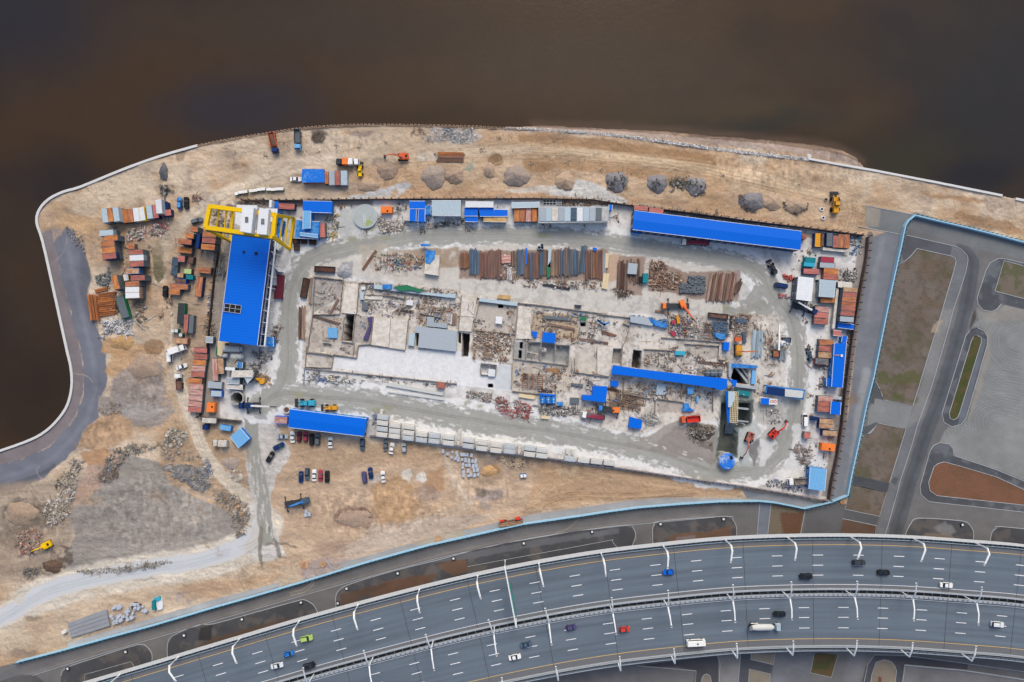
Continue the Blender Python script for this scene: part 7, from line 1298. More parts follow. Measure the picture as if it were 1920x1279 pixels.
# sand and gravel piles
gm = lambda n_, c, r2, rs=.5: mat('pile_'+n_, c, .97, .3, .9, 0, r2, rs, (1,1,1), .8)
g1, g2, g3, g4, g5 = gm('grey',(158,146,138),(172,156,142)), gm('brown',(156,136,120),(172,150,130)), gm('tan',(182,158,134),(166,146,128)), gm('slag',(138,136,140),(96,94,96),.6), gm('sand',(198,162,118),(184,146,104))
for a in [('F',415,530,100,85,1.6,g2,'low brown stony mound below the orange excavator'),('F',830,585,112,118,2.6,g1,'large smooth grey gravel cone below the rusty girder frame'),('F',1020,575,92,82,2.2,g2,'dark speckled earth mound beside the large grey cone'),('F',1570,580,125,105,2.8,g1,'grey and ochre mound south of a bluish smear'),('G',570,575,92,92,2.6,g3,'pale brown round sand cone at the head of the white spill'),('G',1035,580,105,100,2.2,g4,'slag mound strewn with black lumps east of the white spill'),('G',1400,595,95,90,2.2,g4,'dark grey slag mound west of the green-black scrap'),
 ('G',1745,620,100,90,2.2,g4,'dark slag mound touching the green-black scrap'),('H',810,565,120,90,2.4,g4,'wide slag mound with a sandy flank in the north east'),('H',1000,570,85,90,2.2,g3,'sandy grey mound squeezed between two others'),('H',1200,600,118,80,2.2,g3,'flat mound ringed by black lumps near the white rings'),('F',240,660,110,60,1.2,g3,'flat brown mound beside the milky puddle north of the fence'),('F',1330,525,55,75,1.6,g2,'narrow ribbed soil mound with a trailing ditch'),
 ('a',1240,310,150,110,2.6,g2,'large dark earth mound beside the container column track'),('a',1050,100,110,70,2.0,g5,'orange sand heap south of the white block dump'),('c',330,590,85,60,1.5,g1,'small grey mound with slabs beside the gate road'),('d',715,470,70,52,1.6,g5,'round orange sand heap next to the grey block grid'),
 ('c',1400,1060,170,80,1.2,g2,'broad dark brown earth heap on the parking sand'),('b',180,470,140,110,3.0,g3,'big grey-brown mound at the western picture edge'),('b',450,920,90,60,1.6,gm('dark',(92,76,66),(112,92,76)),'dark soaked soil heap south of the yellow excavator'),('E',35,590,42,90,1.6,gm('char',(112,112,116),(96,96,102)),'dark grey gravel heap near the west shore'),('L',545,250,95,90,1.4,gm('stone',(168,168,170),(140,142,148)),'grey stone heap beside the long dark skip'),('K',90,400,150,90,1.6,gm('mud',(126,116,106),(88,80,72)),'muddy rubble mound west of the open cut')]:
    nm = 'sand_pile' if 'sand' in a[7] else 'soil_pile'; mound(nm, *a)
# loose debris fields
RU = [(122,84,66),(150,96,68),(98,70,58),(176,140,110),(190,176,160),(84,74,68)]; GR = [(196,196,196),(160,164,168),(120,124,128),(228,228,228),(92,96,100)]; MX = RU+GR+[(70,110,170),(206,80,60),(226,226,226),(60,120,96)]; WH = [(236,236,238),(214,216,220),(190,196,204),(150,156,164)]; BK = [(40,42,44),(62,64,66),(84,86,88),(120,120,118)]
SC = [('G','jumble of green-black scrap between two slag mounds','scrap',[(1510,560),(1600,530),(1720,540),(1720,610),(1640,650),(1520,670)],120,[(46,58,52),(62,74,66),(36,40,42),(120,124,118),(200,200,196)],'mix',(.4,1.3)),('G','black lumps on the slag mound east of the white spill','scrap',[(930,560),(1060,490),(1140,560),(1130,650),(1040,690),(950,640)],90,BK,'chunk',(.4,1.0)),
 ('G','black lumps on the western dark slag mound','scrap',[(1310,580),(1400,500),(1500,520),(1480,640),(1420,690),(1330,660)],60,BK,'chunk',(.3,.9)),('G','light and dark lumps on the eastern dark slag mound','scrap',[(1660,620),(1740,540),(1840,600),(1840,700),(1740,720)],90,BK+[(220,216,206)],'chunk',(.3,.9)),('H','black lumps rimming the wide slag mound','scrap',[(690,510),(730,490),(760,610),(870,650),(860,665),(760,650),(690,590)],80,BK,'chunk',(.4,1.1)),
 ('H','black lumps rimming the flat north east mound','scrap',[(1085,570),(1110,560),(1130,650),(1220,670),(1290,640),(1320,560),(1310,640),(1220,690),(1100,640)],60,BK,'chunk',(.3,.9)),('E','dark scrap and sheets near the west shore','scrap',[(0,690),(50,700),(85,750),(60,800),(10,780)],60,BK,'mix',(.6,1.6)),('A','pink and white bags, hoses and crates heaped by the puddle track','rubbish',[(740,600),(930,560),(1300,500),(1310,560),(1210,700),(980,700),(860,760),(730,760)],190,[(220,120,120),(196,60,80),(234,234,234),(200,196,190),(90,100,96),(232,170,150),(150,150,150)],'mix',(.5,1.6)),
 ('B','bluish black scrap heap north of the orange girders','scrap',[(270,150),(400,90),(500,100),(520,220),(450,280),(330,250),(260,220)],190,[(70,84,90),(110,124,130),(44,52,58),(150,166,170),(190,196,190)],'mix',(.4,1.3)),('B','dark ties and scrap behind the orange girders','scrap',[(520,400),(590,400),(640,640),(560,660)],70,[(70,44,40),(96,60,50),(50,40,40),(130,90,70)],'mix',(.4,1.2)),('B','white foam blocks and panels dumped south of the girders','panels',[(390,760),(640,730),(790,700),(800,850),(770,930),(690,960),(620,900),(500,900),(380,1020),(360,960),(440,880)],230,WH,'mix',(.8,2.2)),
 ('B','odds and ends on the ground below the white roof','rubbish',[(840,470),(980,440),(1000,650),(1100,690),(960,890),(880,840),(860,700)],60,[(150,130,104),(210,206,200),(60,64,66),(196,160,110)],'mix',(.4,1.4)),
 ('F','stacked timber and scrap around the settling tank','rubbish',[(330,950),(520,950),(600,1010),(560,1060),(380,1090),(330,1040)],170,[(186,172,156),(210,200,190),(150,130,112),(120,124,130),(232,232,230)],'mix',(.4,1.4)),('E','mixed bins and boxes west of the settling tank','rubbish',[(1480,980),(1600,960),(1620,1080),(1600,1200),(1500,1180)],70,[(46,120,96),(226,190,60),(226,226,226),(130,136,140),(90,94,98)],'mix',(.5,1.4)),('F','hoses, frames and tyres on the blue hut roofs front','scrap',[(870,985),(960,985),(1090,950),(1100,1010),(1020,1030),(880,1030)],70,BK+[(200,200,200)],'mix',(.4,1.2)),
 ('D','grey racks and steel under the gantry crane','racks',[(480,830),(600,820),(610,1180),(500,1220),(440,1000)],130,[(84,100,108),(110,124,130),(60,66,72),(150,160,164)],'plank',(.5,1.1)),('D','scrap and machine parts west of the blue hall','scrap',[(440,240),(700,150),(720,480),(600,600),(440,480)],120,[(150,120,90),(84,96,104),(110,110,106),(180,150,130),(200,200,196)],'mix',(.4,1.4)),('B','white scraps on the ground west of the blue hall','scrap',[(1830,430),(1918,340),(1918,620),(1850,700)],22,[(236,236,236),(60,110,190)],'mix',(.6,1.6)),
 ('D','rusty racks and reels north of the gantry crane','scrap',[(740,100),(1160,100),(1160,170),(1060,200),(760,160)],90,[(110,90,80),(150,110,90),(80,84,90),(190,180,170)],'mix',(.4,1.3)),('G','rusty racks along the fence behind the long grey roof','scrap',[(500,745),(960,750),(960,790),(560,790)],120,[(110,84,70),(150,130,112),(190,180,170),(84,80,78)],'mix',(.4,1.6)),('H','long steel lengths between the fence and the long blue shed','scrap',[(60,645),(1330,830),(1270,825),(60,670)],130,[(120,124,126),(90,92,96),(150,150,150)],'plank',(.8,1.6)),
 ('L','tangled rusty rods and litter in the north west storage','scrap',[(900,60),(1150,20),(1500,60),(1500,200),(1200,260),(920,230)],280,MX,'mix',(.3,1.2)),('M','short broken concrete piles among the steel rows','rubble',[(590,330),(660,180),(760,180),(840,340),(830,480),(600,500)],150,[(206,190,176),(176,150,134),(60,54,50),(228,222,212)],'mix',(.4,1.2)),('M','offcuts along the southern edge of the steel rows','scrap',[(600,470),(1850,500),(1830,600),(1500,590),(900,560)],170,RU+GR,'mix',(.3,1.2)),
 ('N','rusty plates and cages in the eastern storage','scrap',[(620,240),(800,250),(830,390),(1000,400),(1040,490),(900,600),(780,620),(620,600)],330,RU,'mix',(.4,1.7)),('N','rusty tangles at the foot of the storage by the grey mesh box','scrap',[(190,580),(430,600),(470,660),(250,690)],120,RU+BK,'mix',(.3,1.2)),('N','blue tarpaulin folds and frames beside the long pit','scrap',[(380,900),(860,960),(830,1060),(640,1010),(400,990)],90,[(110,140,160),(150,176,190),(40,110,200),(90,110,116)],'sheet',(.7,1.6)),
 ('N','steel frames and boxes south of the truck crane','scrap',[(870,900),(1250,930),(1260,1180),(880,1150)],230,MX,'mix',(.4,1.5)),('N','formwork and mesh inside the east end of the structure','scrap',[(1270,1000),(1560,960),(1560,1180),(1280,1200)],260,GR+RU+[(40,110,200)],'plank',(.3,.9)),('N','loose steel near the east end of the ring island','scrap',[(1600,900),(1918,880),(1918,1000),(1760,1200),(1620,1180)],170,RU+GR,'mix',(.3,1.3)),
 ('L','planks and pipes strewn over the cells in the north west','formwork',[(780,500),(1500,560),(1880,600),(1860,860),(1420,900),(1230,760),(780,760)],330,RU+GR,'mix',(.3,1.3)),('L','cables and small scrap along the north rim of the structure','scrap',[(740,390),(1000,380),(1500,440),(1900,470),(1900,560),(1300,540),(760,470)],240,MX,'mix',(.3,1.1)),('L','rusty bits over the north west cell','scrap',[(180,320),(520,350),(500,560),(480,760),(200,740)],90,RU+GR,'mix',(.3,1.0)),('L','scraps over the south west cell','scrap',[(150,820),(530,860),(640,1120),(640,1240),(160,1200)],80,RU+GR,'mix',(.3,.9)),
 ('M','brown reinforcement and timber heap west of the square cells','scrap',[(320,1060),(780,1120),(770,1279),(300,1279)],300,[(150,116,90),(176,150,126),(110,80,66),(206,196,184),(226,226,226)],'mix',(.4,1.4)),('P','brown reinforcement heap edge beside the white floor','scrap',[(270,0),(770,0),(720,250),(300,210)],260,[(150,116,90),(176,150,126),(110,80,66),(206,196,184)],'mix',(.4,1.4)),('M','timber formwork east of the small square shaft','formwork',[(1050,820),(1560,860),(1900,950),(1900,1220),(1500,1240),(1000,1180),(990,960)],260,RU+GR+[(60,120,200)],'mix',(.3,1.3)),
 ('P','scrap around the blue roofs in the middle south','scrap',[(780,250),(1500,320),(1500,560),(1300,640),(800,560)],220,RU+GR+[(60,120,200)],'mix',(.3,1.2)),('P','silver offcuts and wire in the south middle yard','scrap',[(1080,750),(1300,760),(1600,800),(1560,880),(1300,900),(1090,870)],330,GR+[(70,74,78)],'mix',(.4,1.4)),('P','red machine parts and crates along the southern wet road','machine parts',[(560,650),(760,680),(900,720),(1000,780),(970,920),(700,920),(560,780)],230,[(176,50,60),(206,60,66),(130,60,60),(150,150,150),(110,90,84),(200,200,200)],'mix',(.4,1.5)),
 ('P','litter and wire on the edge west of the red machine parts','litter',[(210,590),(520,620),(560,740),(400,720),(230,680)],190,MX,'mix',(.2,.9)),('O','crates, blue frames and cable drums on the south west kerb','scrap',[(150,320),(520,360),(760,420),(740,480),(420,460),(180,450)],170,[(110,140,180),(180,190,196),(226,226,222),(90,100,110),(60,110,190),(200,180,140)],'mix',(.4,1.4)),('O','white blocks lined up on the south west kerb','blocks',[(345,425),(560,450),(870,410),(870,455),(720,480),(340,462)],26,WH[:2],'chunk',(1.0,1.6)),
 ('O','dark clutter along the south rim of the white floor','scrap',[(520,300),(1000,380),(1650,440),(1900,440),(1900,520),(1000,460)],150,GR+BK,'mix',(.2,.9)),('Q','props and frames on the slabs north of the blue gallery','formwork',[(560,90),(1040,110),(1500,240),(1540,420),(1050,380),(560,300)],300,RU+GR,'mix',(.3,1.2)),('Q','long rusty steel plates south west of the blue gallery','scrap',[(130,600),(640,660),(500,830),(150,770)],120,[(110,84,70),(150,116,90),(84,76,72)],'plank',(.7,1.5)),('Q','props, buckets and mesh south of the blue gallery','formwork',[(370,480),(1400,620),(1380,740),(1040,720),(640,680),(360,640)],250,GR+RU+[(60,120,200)],'mix',(.3,1.2)),
 ('Q','white pipes and rods fanned beside the bend of the wet ramp','pipes',[(560,870),(720,880),(700,980),(600,1010),(520,930)],60,[(190,196,200),(150,130,112),(210,214,216)],'pipe',(.8,1.5)),('Q','wet clay lumps beside the ramp in the south east','rubble',[(1000,980),(1420,990),(1430,1250),(1100,1200)],170,[(206,210,210),(110,104,96),(84,78,72),(160,156,150)],'chunk',(.3,1.3)),('J','small steel parts around the tower crane jib','scrap',[(240,160),(600,180),(640,640),(400,760),(240,700)],170,GR+RU,'mix',(.2,1.0)),
 ('K','grey frames and hoses on the clay east of the open cut','scrap',[(700,150),(930,150),(950,280),(760,310)],80,GR,'mix',(.3,1.3)),('K','rusty cylinders and scrap by the orange generator','scrap',[(1060,520),(1240,530),(1230,740),(1120,740)],120,[(150,120,110),(176,160,150),(110,96,90),(206,206,204)],'mix',(.4,1.4)),('K','blue and grey bags along the south east fence','bags',[(770,900),(900,890),(1150,990),(1230,1040),(1000,1020),(780,960)],170,[(90,120,170),(150,170,196),(200,206,210),(110,110,112),(30,80,190)],'chunk',(.4,1.2)),
 ('I','dark equipment and cables beside the east fence','scrap',[(1480,360),(1660,340),(1640,560),(1370,540)],90,BK+GR,'mix',(.4,1.4)),('H','blue and cyan bits at the north east corner of the yard','scrap',[(1700,870),(1800,880),(1790,1050),(1680,1040)],90,[(40,110,200),(110,170,200),(200,210,214),(110,96,84)],'mix',(.4,1.3)),('I','red crates in two rows west of the white roof','crates',[(530,440),(715,450),(715,555),(570,545)],40,[(216,70,62),(232,110,96),(196,50,50)],'chunk',(1.0,1.7)),
 ('I','pink and white crates standing south of the navy van','crates',[(450,710),(660,760),(660,800),(460,775)],30,[(200,120,130),(226,226,226),(216,70,62)],'chunk',(.8,1.4)),('J','dark cables and boxes along the inside of the east fence','scrap',[(1520,150),(1580,150),(1500,1000),(1420,1270),(1330,1270),(1440,1010)],220,BK+[(150,130,116),(110,100,96)],'mix',(.3,1.2)),('J','bobbins and parts opposite the blue annex','scrap',[(990,580),(1260,600),(1240,760),(1000,720)],70,GR+RU,'mix',(.3,1.2)),
 ('C','machine parts and cables between the mixing plant and shaft','scrap',[(1150,900),(1420,700),(1380,560),(1230,440),(1560,440),(1560,560),(1200,640)],200,GR+BK,'mix',(.3,1.3)),('C','timber, pipes and scrap along the east side of the blue hall','scrap',[(1560,100),(1680,0),(1640,340),(1560,400)],110,RU+GR,'mix',(.3,1.2)),('C','pallets and scrap inside the west fence of the hall','scrap',[(600,20),(800,20),(790,230),(600,200)],90,[(150,130,112),(110,96,84),(190,190,188)],'mix',(.3,1.2)),
 ('c','blue and white bits near the north east corner of the car park shed','litter',[(1540,150),(1580,150),(1590,280),(1540,280)],40,[(40,100,200),(232,232,232),(140,140,144)],'mix',(.4,1.1)),('c','white litter strewn along the south side of the car park shed','litter',[(1100,320),(1260,350),(1500,390),(1540,420),(1250,370),(1110,360)],60,[(232,232,230),(190,190,186)],'chunk',(.15,.5)),
 ('a','dark plastic and rubble line on the north rim of the plateau','rubbish',[(900,1100),(1000,1010),(1180,960),(1330,980),(1420,900),(1540,850),(1620,900),(1500,960),(1340,1010),(1080,1080),(960,1279),(880,1279)],420,[(84,88,90),(60,66,66),(120,130,130),(190,190,186),(150,130,108),(100,84,70)],'mix',(.3,1.4)),('a','planks, sheets and pallets at the top of the plateau','rubbish',[(1450,820),(1600,850),(1620,930),(1580,1000),(1400,980)],130,[(196,170,136),(170,180,170),(206,206,200),(120,110,100)],'sheet',(.6,1.8)),('a','grey crushed stone and foil north of the tyre dump','rubble',[(1340,1010),(1500,990),(1700,1020),(1740,1120),(1400,1110)],200,[(160,164,168),(190,196,200),(130,132,134)],'chunk',(.3,1.0)),
 ('a','dusty rubble on the grey earth beside the asphalt strip','rubble',[(830,680),(940,590),(1080,640),(1040,700),(900,720)],110,[(170,160,150),(120,116,112),(206,200,190)],'chunk',(.3,1.0)),('b','white bags and broken panels trailing down the western slope','rubbish',[(560,80),(640,0),(720,20),(700,60),(660,240),(640,330),(600,480),(480,560),(380,560),(380,420),(470,290),(490,180)],460,[(236,236,236),(206,206,204),(160,150,136),(120,110,100),(196,176,140),(90,80,70)],'mix',(.4,1.7)),
 ('b','colourful rubbish heap in front of the yellow excavator','rubbish',[(160,640),(290,590),(370,640),(360,740),(280,830),(180,830),(150,740)],330,[(206,176,140),(176,120,100),(226,226,226),(150,130,110),(110,90,80),(190,70,70),(110,130,140)],'mix',(.4,1.4)),('b','rust brown scrap and branches on the orange slope','scrap',[(850,120),(940,60),(1020,120),(1010,170),(900,210),(850,190)],130,[(110,76,50),(60,50,44),(140,110,84),(50,110,180)],'mix',(.4,1.4)),('b','soaked dark scrap near the edge of the pale track','scrap',[(190,950),(300,930),(360,950),(300,1020),(230,1030)],90,BK,'mix',(.4,1.2)),
 ('b','scrap strip along the southern edge of the plateau','rubbish',[(620,960),(980,930),(1250,890),(1450,870),(1480,890),(1240,950),(1000,980),(780,990)],200,[(120,124,124),(160,164,164),(90,88,80),(84,90,70),(200,200,200)],'mix',(.3,1.2)),('c','yellow foam, boards and scrap at the edge of the gate track','rubbish',[(180,860),(240,820),(330,850),(440,900),(500,980),(470,1200),(390,1220),(320,1000),(200,920)],330,[(206,160,110),(110,100,90),(160,170,176),(84,84,84),(196,190,180)],'mix',(.3,1.4)),('c','white foam and blue cloth beside the tyre dump','rubbish',[(100,560),(140,540),(190,700),(170,800),(110,800)],100,[(236,236,236),(200,206,210),(60,100,180)],'mix',(.4,1.3)),
 ('c','broken concrete slabs on the small grey mound','slabs',[(290,650),(430,640),(440,710),(400,740),(300,710)],26,[(206,196,182),(186,176,162)],'sheet',(1.0,2.2)),('d','pale stones and scrap by the fence near the buggy','rubble',[(720,340),(930,350),(1060,380),(1050,420),(980,470),(900,440),(800,400)],150,[(206,190,160),(110,96,90),(226,216,200),(84,80,78)],'chunk',(.3,.9)),('E','roots and branches of a dead bush near the shore','branches',[(1360,240),(1420,220),(1490,250),(1460,320),(1380,320)],110,[(98,84,76),(120,104,94),(80,70,64)],'plank',(.3,.6)),('E','pale roots lying on the western sand','branches',[(530,350),(620,340),(700,430),(600,450),(540,420)],16,[(214,196,170)],'plank',(.4,.8)),
 ('E','rusty and white machine parts between the jeep and the track','scrap',[(290,800),(400,780),(390,820),(350,860),(300,850)],26,[(120,60,50),(190,190,190),(60,60,62)],'mix',(.5,1.2)),('m','rubble where the dark asphalt strip fades into sand','rubble',[(160,190),(250,220),(270,330),(240,310),(180,260)],120,[(150,146,146),(110,108,112),(196,190,186)],'chunk',(.3,.9))]
SC += [('.','fine dusty debris spread over the whole unfinished structure','scrap',[(590,520),(868,550),(1120,590),(1450,600),(1460,700),(1400,780),(1280,775),(1120,790),(980,740),(965,640),(760,640),(600,650)],1500,RU+GR+[(60,110,190),(226,226,226),(226,226,226)],'mix',(.3,1.2)),
 ('.','fine mixed clutter along the western stores and the hall','scrap',[(190,400),(330,400),(400,500),(390,700),(330,700),(300,620),(200,600)],330,RU+GR,'mix',(.3,1.2)),('.','fine clutter along the fence between the northern huts','scrap',[(440,380),(1160,380),(1160,420),(760,440),(440,420)],420,GR+RU+BK,'mix',(.3,1.1)),
 ('.','small stores and cable litter in the east container field','scrap',[(1480,460),(1610,470),(1590,640),(1560,900),(1500,900),(1510,700)],420,GR+RU+BK,'mix',(.3,1.1)),('.','stones and scraps strewn over the northern sand','scrap',[(380,285),(700,240),(1000,262),(1400,320),(1580,360),(1400,370),(900,300),(560,300)],260,[(120,106,92),(214,204,190),(150,130,110)],'chunk',(.3,.8))]
for reg, lb, ct, q, n_, pal, kd, sz in SC: scatter({'rubble':'rubble','rubbish':'rubbish','litter':'litter'}.get(ct, 'scrap'), lb, reg, q, n_, pal, kd, sz, .7, ct)
# ================================================================ THE UNFINISHED UNDERGROUND STRUCTURE
us = link('underground_structure', None, None, W(1000,660)); tag(us, 'unfinished concrete station structure with open cells inside the ring road', 'concrete structure')
def uwall(reg, pts, m='wall', h=.9, w_=1.1):
    o = wall_strip('wall', pz(reg, pts), -w_*.5*2/2-.3, w_*.5, -.3, h, mt(m), us); o.location = -us.location
for reg, pts in [('L',[(170,310),(530,352),(505,560)]),('L',[(185,320),(165,760),(100,1210),(380,1250)]),('L',[(505,560),(490,760),(165,765)]),('L',[(720,385),(690,760)]),('L',[(745,385),(900,390)]),('L',[(540,800),(515,1090),(665,1110),(650,1240)]),('L',[(672,770),(640,1095)]),('L',[(890,790),(862,1130),(1275,1195),(1315,825)]),('L',[(820,530),(1130,545),(1280,580)]),('L',[(1450,750),(1700,800),(1720,720)]),
 ('O',[(205,60),(190,290),(490,300),(510,160),(200,120)]),('O',[(510,150),(740,185),(770,190),(790,50)]),('O',[(170,300),(440,330),(1000,385),(1900,480)]),('O',[(790,45),(930,30)]),
 ('M',[(345,690),(380,700),(300,1080)]),('M',[(835,755),(1080,780),(1900,890)]),('M',[(835,800),(800,1200)]),('M',[(320,1080),(800,1130)]),('M',[(160,660),(120,1100)]),('M',[(1040,830),(1000,1050)]),('M',[(1580,1040),(1560,1230)]),
 ('P',[(790,0),(780,210),(1440,290),(1460,50),(1290,40)]),('P',[(940,10),(930,215)]),('P',[(1120,20),(1105,240)]),('P',[(1290,40),(1275,265)]),('P',[(395,265),(580,285),(570,410),(392,400),(395,265)]),('P',[(500,275),(490,400)]),('P',[(1520,200),(1520,370),(1918,430)]),('P',[(770,270),(760,570)]),('P',[(770,600),(1300,650)]),('P',[(1290,570),(1290,700)]),
 ('N',[(310,1000),(390,1030),(350,1180),(300,1279)]),('N',[(0,890),(390,930)]),('N',[(770,1170),(1200,1200),(1560,1230)]),('N',[(850,900),(860,1100)]),('N',[(400,960),(640,1000),(840,1060)]),
 ('Q',[(300,80),(285,300)]),('Q',[(560,95),(900,110)]),('Q',[(1045,30),(1460,55),(1450,215),(1540,230)]),('Q',[(320,440),(310,620),(640,690)]),('Q',[(700,680),(690,860)]),('Q',[(720,690),(1040,730)]),('Q',[(1020,430),(1010,700)]),('Q',[(1390,600),(1385,850)]),('Q',[(1560,250),(1570,440)]),('Q',[(820,500),(1020,540)])]:
    uwall(reg, pts)
def uslab(reg, q, m='plaster', z0=-.2, z1=.5, nm='floor_slab'):
    P = [W(*px(reg, *p), z1)-us.location for p in q]; MB().prism([(p.x, p.y) for p in P], z0, z1).build(nm, mt(m), us)
for reg, q, m_, z1 in [('L',[(560,400),(722,400),(690,762),(512,745)],'plaster',.6),('L',[(905,795),(1100,812),(1080,1165),(868,1130)],'plaster',.9),('L',[(1105,812),(1310,832),(1272,1190),(1085,1165)],'plaster',.85),('M',[(165,690),(345,700),(305,925),(148,910)],'plaster',.6),('M',[(148,915),(304,930),(280,1100),(125,1090)],'plaster',.65),('M',[(845,790),(1000,810),(985,1050),(1000,1185),(815,1185)],'plaster',.5),('Q',[(0,60),(190,65),(165,280),(140,420),(0,395)],'plaster',.8),
  ('Q',[(300,0),(335,0),(330,125),(302,130)],'plaster',.7),('L',[(800,540),(1010,548),(1000,590),(795,582)],'plaster',.6),('P',[(485,330),(568,340),(560,425),(482,418)],'white',1.4),('M',[(575,915),(655,920),(645,1010),(568,1000)],'white',1.6),('Q',[(715,500),(820,515),(812,640),(705,640)],'ice',.7),('K',[(460,130),(650,150),(640,170),(460,150)],'silver',-1.2),('K',[(470,268),(620,285),(615,300),(470,282)],'silver',-1.2),
  ('K',[(345,300),(470,310),(450,420),(330,410)],'steelblue',-5.5),('Q',[(1650,320),(1680,320),(1810,480),(1800,510)],'silver',-1),('Q',[(1720,325),(1745,325),(1815,420),(1815,450)],'silver',-1),('Q',[(1575,250),(1610,250),(1605,430),(1575,430)],'silver',1.4)]: uslab(reg, q, m_, z1-.6, z1)
